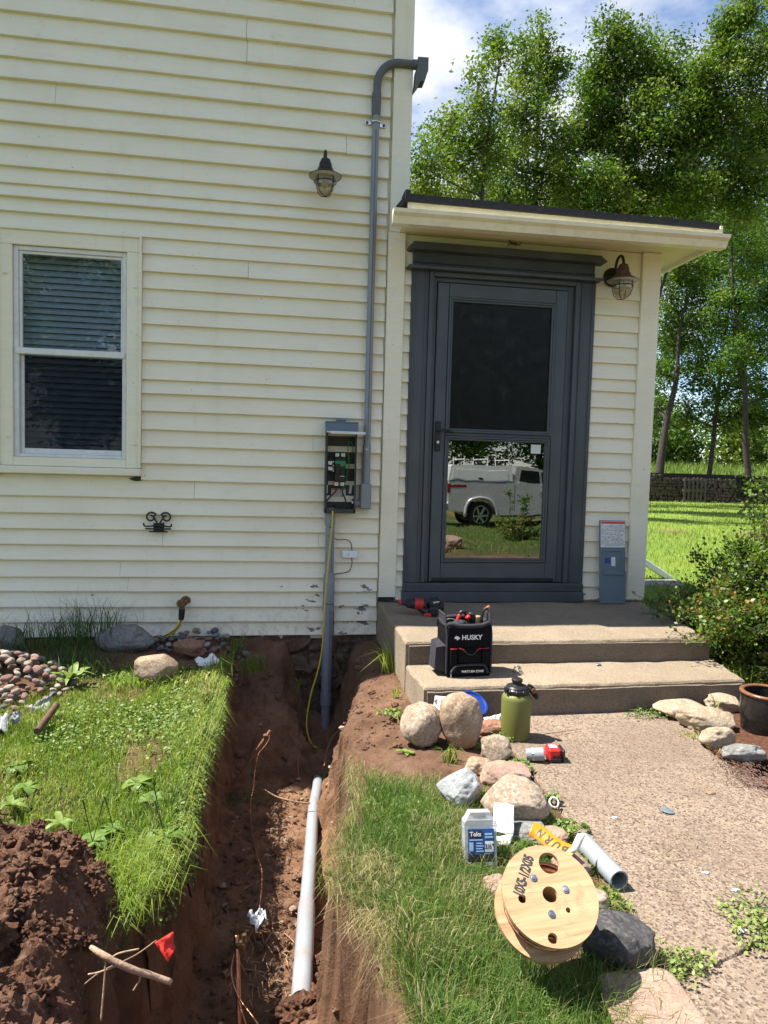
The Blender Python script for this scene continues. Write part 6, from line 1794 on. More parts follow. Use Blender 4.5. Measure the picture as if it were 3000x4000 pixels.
# ------------------------------------------------------------------ blades and leaves
rg = np.random.default_rng(12)
def blades(name, P, h, w, az, lean, tint, mat, attrs=None, parent=None, droop=.35):
    n = len(P)
    d = np.stack([np.cos(az), np.sin(az), np.zeros(n)], -1)
    sd_ = np.stack([-np.sin(az), np.cos(az), np.zeros(n)], -1)
    tw = rg.uniform(0, np.pi, n)
    sd_ = sd_ * np.cos(tw)[:, None] + d * np.sin(tw)[:, None]
    up = np.array([0, 0, 1.0])
    L = lean[:, None]; H = h[:, None]; W_ = w[:, None] / 2
    mid = P + up * H * .58 * np.sqrt(np.clip(1 - (L * .45) ** 2, .1, 1)) + d * H * L * .30
    tip = P + up * H * np.clip(np.sqrt(np.clip(1 - L ** 2, .05, 1)) - droop * L ** 2, -.4, 1) + d * H * L
    V = np.empty((n, 5, 3))
    V[:, 0] = P - sd_ * W_; V[:, 1] = P + sd_ * W_
    V[:, 2] = mid + sd_ * W_ * .8; V[:, 3] = mid - sd_ * W_ * .8; V[:, 4] = tip
    base = np.arange(n)[:, None] * 5
    Fq = np.concatenate([base + np.array([0, 1, 2]), base + np.array([0, 2, 3]), base + np.array([3, 2, 4])], 0)
    return np_mesh(name, V.reshape(-1, 3), Fq, M[mat], {'tint': np.repeat(tint, 5)}, parent)
def scatter(n, x0, x1, y0, y1, maskf):
    out = []
    tot = 0
    while tot < n:
        x = rg.uniform(x0, x1, n); y = rg.uniform(y0, y1, n)
        k = rg.random(n) < maskf(x, y)
        out.append(np.stack([x[k], y[k]], -1)); tot += k.sum()
    q = np.concatenate(out)[:n]
    return q[:, 0], q[:, 1]
def stuff(o, label, cat):
    o['kind'] = 'stuff'; o['label'] = label; o['category'] = cat; return o
# left lawn
def mL(x, y):
    m_ = grass_mask(x, y) * (x < lipL(y) + .02)
    bare = sstep(.35, .75, fbm(x, y, 2.1, 4, 40))
    d = (y > -2.68 - .14 * sstep(-.9, -.45, x)) | (x > np.interp(y, [-3.3, -3.05, -2.9, -2.7, -2.5], [-.36, -.42, -.40, -.45, -.70]))
    return m_ * (1 - .8 * bare) * d
x, y = scatter(62000, -2.5, -.24, -3.3, -.55, mL)
z = ground_h(x, y); ztop = top_h(x, y)
z = np.maximum(z, ztop - .05)
edge = sstep(-.12, .0, x - lipL(y))
h = rg.uniform(.028, .062, len(x)) * (1 + .9 * edge) * (1 + .4 * fbm(x, y, 4, 3, 50))
az = rg.uniform(0, 2 * np.pi, len(x)); az = np.where(rg.random(len(x)) < edge * .7, rg.normal(0, .7, len(x)), az)
ln_ = np.clip(rg.beta(2, 2, len(x)) * .9 + .5 * edge * rg.random(len(x)), .05, .98)
tint = np.clip(.50 + .3 * fbm(x, y, 3, 4, 51) + rg.normal(0, .13, len(x)), 0, 1)
tint = np.where(rg.random(len(x)) < .05, rg.uniform(.8, 1, len(x)), tint)
stuff(blades('lawn_grass', np.stack([x, y, z - .006], -1), h, rg.uniform(.0022, .0048, len(x)), az, ln_, tint, 'grass'), 'mown sunlit lawn grass left of the trench', 'grass')
# small round clover and creeping leaves between the blades
def discs(name, P, r, tint, mat, flat=.45, parent=None, asp=.75):
    n = len(P)
    a = rg.uniform(0, 2 * np.pi, n)
    u = np.stack([np.cos(a), np.sin(a), rg.normal(0, flat, n)], -1); u /= np.linalg.norm(u, axis=1)[:, None]
    v = np.stack([-np.sin(a), np.cos(a), rg.normal(0, flat, n)], -1); v /= np.linalg.norm(v, axis=1)[:, None]
    R2 = r[:, None]
    V = np.stack([P - u * R2, P - u * R2 * .25 + v * R2 * asp, P + u * R2 * .6 + v * R2 * asp * .8, P + u * R2, P + u * R2 * .6 - v * R2 * asp * .8, P - u * R2 * .25 - v * R2 * asp], 1)
    base = np.arange(n)[:, None] * 6
    Fq = np.concatenate([base + np.array([0, 5, 4]), base + np.array([0, 4, 3]), base + np.array([0, 3, 2]), base + np.array([0, 2, 1])], 0)
    return np_mesh(name, V.reshape(-1, 3), Fq, M[mat], {'tint': np.repeat(tint, 6)}, parent)
def mC(x, y): return mL(x, y) * sstep(-.1, .5, fbm(x, y, 1.7, 3, 60))
x, y = scatter(9000, -2.5, -.24, -3.3, -.6, mC)
z = np.maximum(ground_h(x, y), top_h(x, y) - .06) + rg.uniform(.008, .045, len(x))
stuff(discs('clover_patch', np.stack([x, y, z], -1), rg.uniform(.0045, .0095, len(x)), np.clip(rg.normal(.52, .16, len(x)), 0, 1), 'broadleaf'), 'low clover leaves mixed through the left lawn', 'clover')
# weeds hanging over the trench lip
y = rg.uniform(-2.9, -.75, 2600); x = lipL(y) + rg.uniform(-.03, .05, len(y)); z = top_h(x, y) - rg.uniform(0, .16, len(y)) * (x > lipL(y)) 
stuff(discs('lip_weeds', np.stack([x, y, z + rg.uniform(0, .03, len(y))], -1), rg.uniform(.003, .008, len(y)), np.clip(rg.normal(.42, .2, len(y)), 0, 1), 'broadleaf', .8), 'small leafy weeds hanging over the left trench lip', 'weeds')
# right lawn: long fine grass, straw patches
def mR(x, y):
    return grass_mask(x, y) * (x > lipR(y) - .02) * (1 - .75 * sstep(.45, .8, fbm(x, y, 2.1, 4, 40))) * sstep(1.0, .9, x + .06 * (y + 2.5)) * (1 - .9 * sstep(.15, .11, np.hypot(x - .66, y + 3.20))) * (1 - .92 * sstep(.10, .06, np.hypot(x - sbp.x, y - sbp.y + .03)))
x, y = scatter(26000, .12, 1.05, -3.75, -2.0, mR)
z = np.maximum(ground_h(x, y), top_h(x, y) - .05)
edge = sstep(.10, .0, x - lipR(y))
longz = sstep(-2.9, -3.25, y)
h = rg.uniform(.04, .085, len(x)) * (1 + .55 * longz + .6 * edge)
az = np.where(rg.random(len(x)) < .55, rg.normal(-.5, .9, len(x)), rg.uniform(0, 6.28, len(x)))
az = np.where(rg.random(len(x)) < edge * .75, rg.normal(3.3, .6, len(x)), az)
straw = sstep(.05, .5, fbm(x, y, 3.2, 3, 71)) * .8 + edge * .6
tint = np.clip(.40 + .12 * fbm(x, y, 3, 3, 72) + rg.normal(0, .12, len(x)), 0, .75)
tint = np.where(rg.random(len(x)) < .06 + .38 * np.clip(straw, 0, 1), rg.uniform(.78, 1, len(x)), tint)
stuff(blades('fescue_lawn', np.stack([x, y, z - .006], -1), h, rg.uniform(.0012, .0026, len(x)), az, np.clip(rg.beta(2.2, 1.8, len(x)), .1, .97), tint, 'grass_cool'), 'long fine grass with straw patches right of the trench', 'grass')
# withered roots and blades hanging from the right trench lip
y = rg.uniform(-3.3, -2.1, 900); x = lipR(y) + rg.normal(0, .018, len(y)) - .012 * fbm(np.zeros(len(y)), y, 8, 3, 90)
stuff(blades('hanging_roots', np.stack([x, y, top_h(x, y) - rg.uniform(0, .04, len(y))], -1), rg.uniform(.03, .13, len(y)), rg.uniform(.0010, .0022, len(y)), rg.normal(3.2, 1.0, len(y)), rg.uniform(.35, .98, len(y)), np.clip(rg.normal(.80, .2, len(y)), .1, 1), 'grass_cool', droop=1.1), 'withered grass and roots hanging from the right trench lip', 'roots')
y = rg.uniform(-3.05, -.8, 800); x = lipL(y) + rg.normal(.0, .015, len(y))
stuff(blades('lip_grass', np.stack([x, y, top_h(x, y) - rg.uniform(0, .03, len(y))], -1), rg.uniform(.04, .13, len(y)), rg.uniform(.0012, .0028, len(y)), rg.normal(0, .6, len(y)), rg.uniform(.5, .98, len(y)), np.clip(rg.normal(.5, .2, len(y)), .1, 1), 'grass', droop=.9), 'grass blades drooping over the left trench lip', 'grass')
# yard lawn behind the house on the right, and in front for the reflection
x, y = scatter(26000, 3.2, 30, .8, 27, lambda x, y: ((x > 2.95 + .42 * (y)) * (x < 4.5 + .95 * (y + 1)) * np.exp(-y / 11)))
z = top_h(x, y)
sc = .5 + y / 12
stuff(blades('yard_grass', np.stack([x, y, z - .01], -1), rg.uniform(.04, .085, len(x)) * (1 + .3 * sc), .006 * (.6 + sc), rg.uniform(0, 6.28, len(x)), rg.uniform(.1, .8, len(x)), np.clip(rg.normal(.52, .12, len(x)), 0, 1), 'grass'), 'bright mown lawn behind the house on the right', 'grass')
x = rg.uniform(1.5, 12, 9000); y = rg.uniform(-20, -5.2, 9000); k = np.abs(x - 1.6) > .9; x, y = x[k], y[k]
stuff(blades('front_yard_grass', np.stack([x, y, top_h(x, y) - .01], -1), rg.uniform(.05, .12, len(x)), rg.uniform(.008, .016, len(x)), rg.uniform(0, 6.28, len(x)), rg.uniform(.1, .8, len(x)), np.clip(rg.normal(.5, .15, len(x)), 0, 1), 'grass'), 'front yard grass mirrored in the door glass', 'grass')

# ------------------------------------------------------------------ leafy plants: each leaf its own part
def leaf_mesh(L, W_, arch, fold, tint, wav=.0, n=7, tipp=1.0):
    vs = []; fs = []
    for i in range(n + 1):
        t = i / n
        w = W_ * (math.sin(math.pi * min(1, t ** .75)) ** .8) * (1 if t < .98 else .0) if t > .12 else W_ * .16
        x = L * t * math.cos(arch * t * .6); z = L * t * math.sin(.55 - arch * t)
        wv_ = wav * math.sin(t * 11)
        vs += [(x, -w / 2, z + fold * w + wv_), (x, 0, z), (x, w / 2, z + fold * w - wv_)]
    for i in range(n):
        a = i * 3
        fs += [(a, a + 1, a + 4, a + 3), (a + 1, a + 2, a + 5, a + 4)]
    me = bpy.data.meshes.new('leaf'); me.from_pydata(vs, [], fs)
    me.polygons.foreach_set('use_smooth', [True] * len(fs))
    at = me.attributes.new('tint', 'FLOAT', 'POINT'); at.data.foreach_set('value', [tint + .06 * ((i // 3) % 3 - 1) for i in range(len(vs))])
    me.materials.append(M['broadleaf']); me.update()
    return me
LEAF = {}
def get_leaf(kind, k):
    key = (kind, k)
    if key not in LEAF:
        r = random.Random(hash(kind) % 1000 + k if False else sum(map(ord, kind)) + k)
        if kind == 'plantain': LEAF[key] = leaf_mesh(1, r.uniform(.60, .76), r.uniform(.5, .9), .08, r.uniform(.35, .62), .012)
        elif kind == 'dandelion': LEAF[key] = leaf_mesh(1, r.uniform(.24, .34), r.uniform(.4, .9), .12, r.uniform(.5, .8), .02)
        elif kind == 'blade': LEAF[key] = leaf_mesh(1, .085, r.uniform(.5, 1.5), .25, r.uniform(.4, .7), 0)
        else: LEAF[key] = leaf_mesh(1, .55, .5, .1, r.uniform(.5, .8), 0)
    return LEAF[key]
def rosette(name, label, loc, n, ln, kind='plantain', el=(.1, .6), seed=0, cat='weed', group=None, stalks=0, az0=0, azr=6.283):
    r = random.Random(seed)
    t = thing(name, label, cat, tuple(loc), group)
    for i in range(n):
        o = bpy.data.objects.new('leaf', get_leaf(kind, r.randrange(3)))
        col.objects.link(o); o.parent = t
        s = ln * r.uniform(.65, 1.1)
        o.scale = (s, s, s)
        o.rotation_euler = (r.uniform(-.25, .25), -r.uniform(*el) + .3, az0 + azr * (i + r.uniform(-.3, .3)) / n)
    for k in range(stalks):
        a = r.uniform(0, 6.28); hh = ln * r.uniform(1.2, 2.0); q = Vector((math.cos(a), math.sin(a), 0)) * hh * .25
        MB().tube([(0, 0, 0), tuple(q * .6 + Vector((0, 0, hh * .6))), tuple(q + Vector((0, 0, hh)))], [.0015, .0015, .003], 6).build('seed_stalk', M['stem'], t, local=True)
    return t
def gpt(px, py, z=.07):
    p = GD(px, py, z); return Vector((p.x, p.y, max(gz(p.x, p.y), z - .03)))
PL = [(150, 1475, 13, .13, 'dandelion', (.4, 1.3), 'tall dandelion rosette beside the river stone heap', 0), (385, 1790, 8, .085, 'plantain', (.0, .45), 'broad plantain rosette at the trench lip, mid lawn', 0),
      (355, 1822, 6, .09, 'plantain', (0, .4), 'broad plantain rosette hanging over the lip above the marker flag', 2), (200, 1828, 7, .085, 'plantain', (0, .5), 'plantain rosette just above the spoil heap', 2),
      (245, 1800, 7, .08, 'plantain', (0, .4), 'plantain rosette between the spoil heap and the lip', 1), (300, 1700, 7, .085, 'plantain', (0, .35), 'flat plantain rosette in the sunny middle of the lawn', 0),
      (40, 1655, 6, .085, 'plantain', (0, .5), 'plantain rosette near the left frame edge', 0), (330, 1740, 6, .07, 'plantain', (0, .4), 'small plantain rosette on the bare lawn patch', 0),
      (25, 1740, 7, .09, 'dandelion', (.2, .8), 'bright dandelion rosette at the left frame edge', 0), (430, 1580, 6, .06, 'plantain', (0, .6), 'small leafy weed on the upper trench lip', 0),
      (60, 1700, 5, .07, 'plantain', (0, .4), 'pale plantain leaves near the left edge of the lawn', 0), (130, 1780, 6, .07, 'dandelion', (.1, .6), 'dandelion leaves above the spoil heap', 0)]
for i, (px, py, n, ln, kd_, el_, lab, st) in enumerate(PL):
    rosette('lawn_weed', lab, gpt(px, py, .08) + Vector((0, 0, .030)), n, ln * .98, kd_, el_, 30 + i, 'weed', None, st)
PR = [(985, 2200, 7, .10, 'plantain', (.1, .7), 'broad-leaved weed in the grass at the bottom edge', .06), (1270, 2175, 6, .055, 'herb', (.2, .8), 'bright green seedling beside the pink granite slab', .06),
      (880, 1640, 6, .06, 'herb', (.1, .7), 'small green seedling on the bare soil below the leaning boulder', .03), (1045, 1618, 7, .075, 'plantain', (.1, .6), 'shaded broad leaves under the upright boulder', .05),
      (1265, 1850 + 30, 5, .035, 'herb', (.1, .7), 'tiny weed beside the pipe offcut', .06), (1458, 1545, 6, .07, 'dandelion', (.4, 1.1), 'weed growing against the right flat sandstone', .06),
      (860, 1760, 5, .05, 'herb', (.1, .7), 'small weed at the upper edge of the right lawn', .05), (1010, 1690, 6, .05, 'dandelion', (.3, 1.0), 'grassy weed between brown cobble and grey boulder', .05)]
for i, (px, py, n, ln, kd_, el_, lab, z0) in enumerate(PR):
    rosette('ground_weed', lab, gpt(px, py, z0), n, ln, kd_, el_, 60 + i)
# coarse grass tufts, one mesh each
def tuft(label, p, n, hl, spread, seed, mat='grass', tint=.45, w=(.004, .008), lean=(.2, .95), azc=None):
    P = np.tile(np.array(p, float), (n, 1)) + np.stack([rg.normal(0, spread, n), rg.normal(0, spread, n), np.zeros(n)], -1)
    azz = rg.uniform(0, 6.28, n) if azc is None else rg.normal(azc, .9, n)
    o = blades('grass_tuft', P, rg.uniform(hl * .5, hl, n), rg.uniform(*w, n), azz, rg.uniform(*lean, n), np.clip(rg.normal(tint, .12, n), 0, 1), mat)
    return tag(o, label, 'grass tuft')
tuft('bright crabgrass tuft at the left corner of the concrete steps', gpt(838, 1462, .03), 46, .26, .02, 1, tint=.62, azc=2.8)
tuft('upright grass tuft pressed against the side of the landing', gpt(846, 1425, .03), 16, .28, .015, 2, tint=.62, lean=(.05, .4))
tuft('small grass sprout on the soil below the lower step', gpt(855, 1515, .03), 14, .11, .012, 3, tint=.6)
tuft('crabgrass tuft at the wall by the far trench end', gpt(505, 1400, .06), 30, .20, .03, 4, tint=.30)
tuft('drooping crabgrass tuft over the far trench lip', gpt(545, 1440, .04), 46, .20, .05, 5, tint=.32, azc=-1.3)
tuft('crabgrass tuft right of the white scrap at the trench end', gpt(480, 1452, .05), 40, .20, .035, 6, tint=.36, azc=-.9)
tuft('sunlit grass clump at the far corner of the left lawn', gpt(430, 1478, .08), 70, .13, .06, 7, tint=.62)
tuft('sunlit grass clump in front of the smooth pink stone', gpt(365, 1480, .09), 60, .12, .06, 8, tint=.62)
tuft('grass clump left of the smooth pink stone', gpt(270, 1475, .09), 70, .13, .05, 9, tint=.52)
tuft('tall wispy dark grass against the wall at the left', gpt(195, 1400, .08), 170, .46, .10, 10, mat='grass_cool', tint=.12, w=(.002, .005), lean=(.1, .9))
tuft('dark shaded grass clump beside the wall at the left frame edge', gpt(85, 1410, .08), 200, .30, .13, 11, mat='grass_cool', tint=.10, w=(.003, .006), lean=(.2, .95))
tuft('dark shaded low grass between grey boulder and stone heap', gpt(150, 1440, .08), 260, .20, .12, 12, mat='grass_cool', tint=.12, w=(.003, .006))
tuft('small sprout beside the conduit on the shaded trench slope', gpt(645, 1480, -.1), 7, .12, .01, 13, tint=.3)
tuft('grass hanging from the turf lip beside the spoil heap', gpt(275, 1935, .06), 300, .15, .05, 14, tint=.5, azc=-.6, lean=(.5, .9), w=(.0014, .0026))
tuft('long grass drooping over the lip just above the marker flag', gpt(290, 1880, .07), 380, .14, .06, 15, tint=.5, azc=-.4, lean=(.5, .9), w=(.0014, .0026))
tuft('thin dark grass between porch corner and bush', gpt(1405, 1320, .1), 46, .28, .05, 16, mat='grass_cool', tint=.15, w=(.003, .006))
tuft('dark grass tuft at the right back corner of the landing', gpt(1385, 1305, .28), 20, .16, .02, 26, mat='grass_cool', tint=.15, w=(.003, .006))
tuft('bright grass tuft right of the lower step', gpt(1610, 1490, .05), 120, .22, .07, 17, tint=.5)
tuft('dry yellow grass around the pale sandstones', gpt(1500, 1590, .06), 70, .09, .04, 18, tint=.85, lean=(.5, .98))
tuft('dry grass in front of the black crock', gpt(1595, 1620, .06), 60, .09, .035, 19, tint=.85, lean=(.5, .98))
tuft('upright green sprout at the base of the lower step, right', gpt(1545, 1548, .06), 9, .16, .012, 20, tint=.6, lean=(.1, .6))
tuft('long grass blades arching over the pink granite slab', gpt(1290, 2180, .05), 110, .17, .05, 21, mat='grass_cool', tint=.45, w=(.0015, .003), azc=-.2, lean=(.4, .95))
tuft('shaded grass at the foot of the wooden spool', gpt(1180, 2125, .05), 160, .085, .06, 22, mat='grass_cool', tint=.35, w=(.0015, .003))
tuft('withered straw tuft on the right trench lip', gpt(810, 1900, .05), 150, .13, .045, 23, mat='grass_cool', tint=.9, w=(.0015, .003), azc=3.4, lean=(.6, .98))
tuft('pale withered tuft on the near right trench lip', gpt(840, 2010, .05), 170, .14, .045, 24, mat='grass_cool', tint=.92, w=(.0015, .003), azc=3.6, lean=(.6, .98))
tuft('grassy sprig between leaning boulder and steps', gpt(880, 1560, .05), 22, .11, .015, 25, tint=.62)
tuft('green sprigs behind the brown cobble', gpt(975, 1660, .04), 30, .10, .02, 27, tint=.5)
# creeping purslane along the edging stones and in the walkway cracks: one clump each
def creeper(label, p, n, rad, leaf, seed, tint=.6, hgt=.03, flat=.7):
    r = np.random.default_rng(seed)
    a = r.uniform(0, 6.28, n); q = rad * np.sqrt(r.random(n)) * (1 + .4 * np.sin(3 * a + seed))
    P = np.stack([p[0] + q * np.cos(a), p[1] + q * np.sin(a) * .8, p[2] + r.uniform(.003, hgt, n)], -1)
    t = thing('creeping_weed', label, 'weed', tuple(p))
    o = discs('leaves', P, r.uniform(leaf * .6, leaf, n), np.clip(r.normal(tint, .14, n), 0, 1), 'broadleaf', flat, None)
    o.parent = t; o.location = -Vector(p)
    mb = MB()
    for k in range(9):
        an = r.uniform(0, 6.28); e_ = Vector((math.cos(an) * rad, math.sin(an) * rad * .8, .01))
        mb.tube([Vector(p) + Vector((0, 0, .004)), Vector(p) + e_ * .5 + Vector((0, 0, .012)), Vector(p) + e_], .0012, 5)
    mb.build('stems', M['stem'], t)
for i, (px, py, n, rad, lf, tn, lab) in enumerate([
        (1090, 1595, 60, .05, .010, .6, 'purslane weed at the base of the green bottle'), (1065, 1735, 150, .06, .010, .55, 'purslane weeds between grey boulder and round tan boulder'),
        (1205, 1800, 170, .08, .010, .55, 'purslane weeds along the walkway edge right of the tan boulder'), (1115, 1845, 170, .07, .010, .55, 'purslane weeds below the receipt'),
        (1275, 1880, 120, .06, .010, .5, 'purslane weeds between spool and pipe offcut'), (1310, 1955, 150, .055, .010, .62, 'purslane weeds right of the spool rim'),
        (1190, 1738, 40, .03, .009, .55, 'purslane weeds around the small white ring'), (1330, 2135, 40, .03, .009, .65, 'purslane sprig on the basalt boulder front'),
        (1480, 2088, 160, .07, .006, .72, 'low weed tuft in the walkway crack, left'), (1640, 2010, 260, .10, .006, .72, 'larger weed tuft in the walkway crack at the right edge'),
        (1400, 1545, 120, .11, .007, .5, 'thin creeping weeds along the foot of the lower step'), (1630, 1965, 40, .09, .006, .6, 'trailing weed sprig above the crack tuft'),
        (845, 1545, 50, .05, .011, .66, 'pale clover sprig on the bare soil'), (860, 1760, 120, .09, .010, .55, 'leafy weeds where bare soil meets the right lawn'),
        (700, 1660, 60, .05, .009, .5, 'few small leaves at the far end of the trench pipe'), (520, 1700, 60, .10, .008, .3, 'sparse dark seedlings on the shaded trench floor'),
        (1300, 2080, 90, .05, .010, .3, 'shaded weeds between spool and basalt boulder'), (1120, 1660, 80, .05, .010, .5, 'weeds beside the speckled pale stone')]):
    z0 = -.5 if 'trench floor' in lab or 'trench pipe' in lab else .06
    p = GD(px, py, z0); p.z = max(gz(p.x, p.y), z0 if z0 > 0 else -1)
    creeper(lab, p, int(n * 1.7), rad * 1.05, lf * 1.12, 100 + i, tn)
# dry needles and twigs in the walkway joint
def litter(label, path, n, wid, seed, mat='twig', L=(.02, .06)):
    r = random.Random(seed); mb = MB()
    for k in range(n):
        t = r.random() * (len(path) - 1); i = int(t); p = path[i] + (path[i + 1] - path[i]) * (t - i)
        p = p + Vector((r.gauss(0, wid), r.gauss(0, wid), r.uniform(0, .012)))
        dr = (path[i + 1] - path[i]).normalized(); an = r.gauss(0, .5)
        d = Vector((dr.x * math.cos(an) - dr.y * math.sin(an), dr.x * math.sin(an) + dr.y * math.cos(an), r.uniform(-.1, .1))) * r.uniform(*L) / 2
        mb.tube([p - d, p + Vector((0, 0, .002)), p + d], .0013, 4)
    o = mb.build('plant_litter', M[mat], None); stuff(o, label, 'litter')
litter('dry brown needles in the joint between stones and walkway', [GD(1265, 1890, .065), GD(1330, 1970, .065), GD(1390, 2060, .065), GD(1430, 2140, .065), GD(1470, 2215, .065)], 900, .011, 4, 'needle')
litter('dry bark mulch below the grey speckled stone', [GD(1590, 1640, .065), GD(1620, 1680, .065), GD(1660, 1700, .065)], 500, .05, 5, 'rust_bronze', (.012, .035))
litter('dry bits scattered over the walkway', [GD(1150, 1600, .062), GD(1400, 1700, .062), GD(1500, 1900, .062), GD(1600, 1750, .062)], 60, .16, 6, 'twig', (.008, .03))
litter('dry grass and rootlets on the trench floor', [Vector((0, -2.6, -.47)), Vector((.03, -2.0, -.52)), Vector((.05, -1.4, -.53))], 150, .06, 7, 'root', (.02, .07))
def chip(label, px, py, s, mat, seed, z=WZ):
    p = GD(px, py, z)
    tag(MB().ico((p.x, p.y, z + .003), (s, s * .6, s * .25), 2, .5, 1.5, seed).build('chip', M[mat], None, smooth=True), label, 'chip')
chip('small white flake on the walkway right of the offcut', 1327, 1768, .010, 'paper', 1)
chip('white paint flake on the walkway right of the basalt boulder', 1524, 1992 - 105, .011, 'paper', 2)
chip('white paint flake beside the crack tuft', 1605, 2012, .012, 'paper', 3)
chip('brown bark chip on the walkway below the mulch bed', 1535, 1715, .016, 'twig', 4)
chip('white flake near the trailing weed sprig', 1590, 1925, .012, 'paper', 5)
tw = MB(); tw.tube([GD(1150, 1590, .07), GD(1200, 1582, .075), GD(1255, 1575, .068)], .0016, 5)
tag(tw.build('dry_stem', M['twig'], None), 'long thin dry stem lying on the walkway right of the bottle', 'stem')
tw = MB(); tw.tube([GD(1190, 1716, .066), GD(1222, 1722, .066)], [.003, .002], 6)
tag(tw.build('dry_stem', M['twig'], None), 'short dark twig on the walkway below the red battery', 'stem')
# exposed roots in the trench
for lab, pth, rr_ in (('thin dark root arching over the lit trench floor', [RD(570, 1705, 3.7), RD(600, 1722, 3.62), RD(640, 1732, 3.58), RD(670, 1735, 3.55)], .004),
                      ('pale rootlet hanging beside the conduit end', [RD(745, 1570, 4.3), RD(720, 1590, 4.2), RD(708, 1615, 4.15), RD(703, 1640, 4.1), RD(700, 1655, 4.05)], .0035)):
    tag(MB().tube(smoothpath(pth, 4), rr_, 6).build('soil_root', M['twig'], None, smooth=True), lab, 'root')
# ------------------------------------------------------------------ trees
def px2w(px, py, Y):
    p = WD(px, py, Y); s = KD * (p - CAM).dot(fw) / F_PX
    return p, s
def tree(label, trunk_px, Y, lobes, leaf, dens, seed, tint=(.45, .2), trunk_r=.2, name='tree', zb=-.1, group='trees beyond the house', top=None, ry=.8, base=None):
    r = np.random.default_rng(seed); rr = random.Random(seed)
    if base is None:
        b, s = px2w(trunk_px[0], trunk_px[1], Y); b.z = zb
    else:
        b = Vector(base)
    t = thing(name, label, 'tree', tuple(b), group)
    LB = []
    for (cx, cy, rx_, rz_) in lobes:
        c, s = px2w(cx, cy, Y + rr.uniform(-1, 1)); LB.append((c, rx_ * s, (rx_ + rz_) * .5 * s * ry, rz_ * s))
    return t, b, LB, r, rr
def grow(t, b, LB, r, rr, leaf, dens, tint, trunk_r, trunk_top=None):
    # trunk and limbs
    topc = max(LB, key=lambda l: l[0].z)
    lowc = min(LB, key=lambda l: l[0].z)
    tt = trunk_top or Vector((topc[0].x, topc[0].y, topc[0].z + topc[3] * .3))
    mids = [b + (tt - b) * k + Vector((rr.uniform(-.25, .25), rr.uniform(-.25, .25), 0)) * (0 if k == 0 else 1) * trunk_r * 3 for k in (0, .2, .4, .6, .8, 1)]
    tr = MB(); P_ = smoothpath(mids, 4); n = len(P_)
    tr.tube(P_, [trunk_r * (1.25 if i == 0 else 1 - .85 * i / (n - 1)) for i in range(n)], 10)
    tr.build('trunk', M['bark'], t, smooth=True)
    lm = MB()
    V = []; TT = []
    for (c, ax, ay, az_) in LB:
        k = min(range(n), key=lambda i: abs(P_[i].z - (c.z - az_ * .6)))
        base = P_[k]
        r0 = trunk_r * (1 - .85 * k / (n - 1)) * .6
        vol = ax * az_
        nc = int(12 + vol * 9)
        cl = []
        for q in range(nc):
            d = Vector((rr.gauss(0, 1), rr.gauss(0, 1), rr.gauss(0, 1))).normalized() * (rr.random() ** .45)
            cl.append(Vector((c.x + d.x * ax, c.y + d.y * ay, c.z + d.z * az_)))
        mid_ = (base + c) / 2 + Vector((rr.uniform(-.2, .2), rr.uniform(-.2, .2), -.1 * az_)) * .5
        if (c - base).length < max(2.2, 1.9 * az_): lm.tube(smoothpath([base, mid_, c, c + Vector((0, 0, az_ * .5))], 3), [r0 * (1 - .09 * i) for i in range(10)], 7)
        for q in cl[::2]:
            s0 = mid_ + (c - mid_) * rr.random()
            lm.tube([s0, (s0 + q) / 2 + Vector((0, 0, .1)), q], [r0 * .35, r0 * .25, r0 * .1], 5)
        nl = int(dens * (7.0 if dens > 400 else 5.5) * vol)
        pick = r.integers(0, nc, nl)
        C = np.array([[v.x, v.y, v.z] for v in cl])
        shade = r.normal(0, .17, nc)
        sg = (.13 + .15 * min(ax, az_))
        off = r.normal(0, 1, (nl, 3)) * np.array([sg, sg, sg * .75])
        V.append(C[pick] + off); TT.append(np.clip(tint[0] + shade[pick] + r.normal(0, tint[1] * .6, nl), 0, 1))
    lm.build('limbs', M['bark'], t, smooth=True)
    P = np.concatenate(V); T_ = np.concatenate(TT); m = len(P)
    # pointed leaflets, drooping
    u = r.normal(0, 1, (m, 3)); u[:, 2] = u[:, 2] * .6 - .35; u /= np.linalg.norm(u, axis=1)[:, None]
    v = np.cross(u, r.normal(0, 1, (m, 3))); v /= np.linalg.norm(v, axis=1)[:, None]
    L = (leaf * .74 * r.uniform(.6, 1.3, m))[:, None]
    Q = np.stack([P - u * L * .5, P + v * L * .24 - u * L * .05, P + u * L * .5, P - v * L * .24 - u * L * .05], 1)
    base = np.arange(m)[:, None] * 4
    o = np_mesh('crown', Q.reshape(-1, 3), base + np.array([0, 1, 2, 3]), M['tree_leaf'], {'tint': np.repeat(T_, 4)})
    o.parent = t; o.location = -Vector(t.location)
    return m
LEAVES = 0
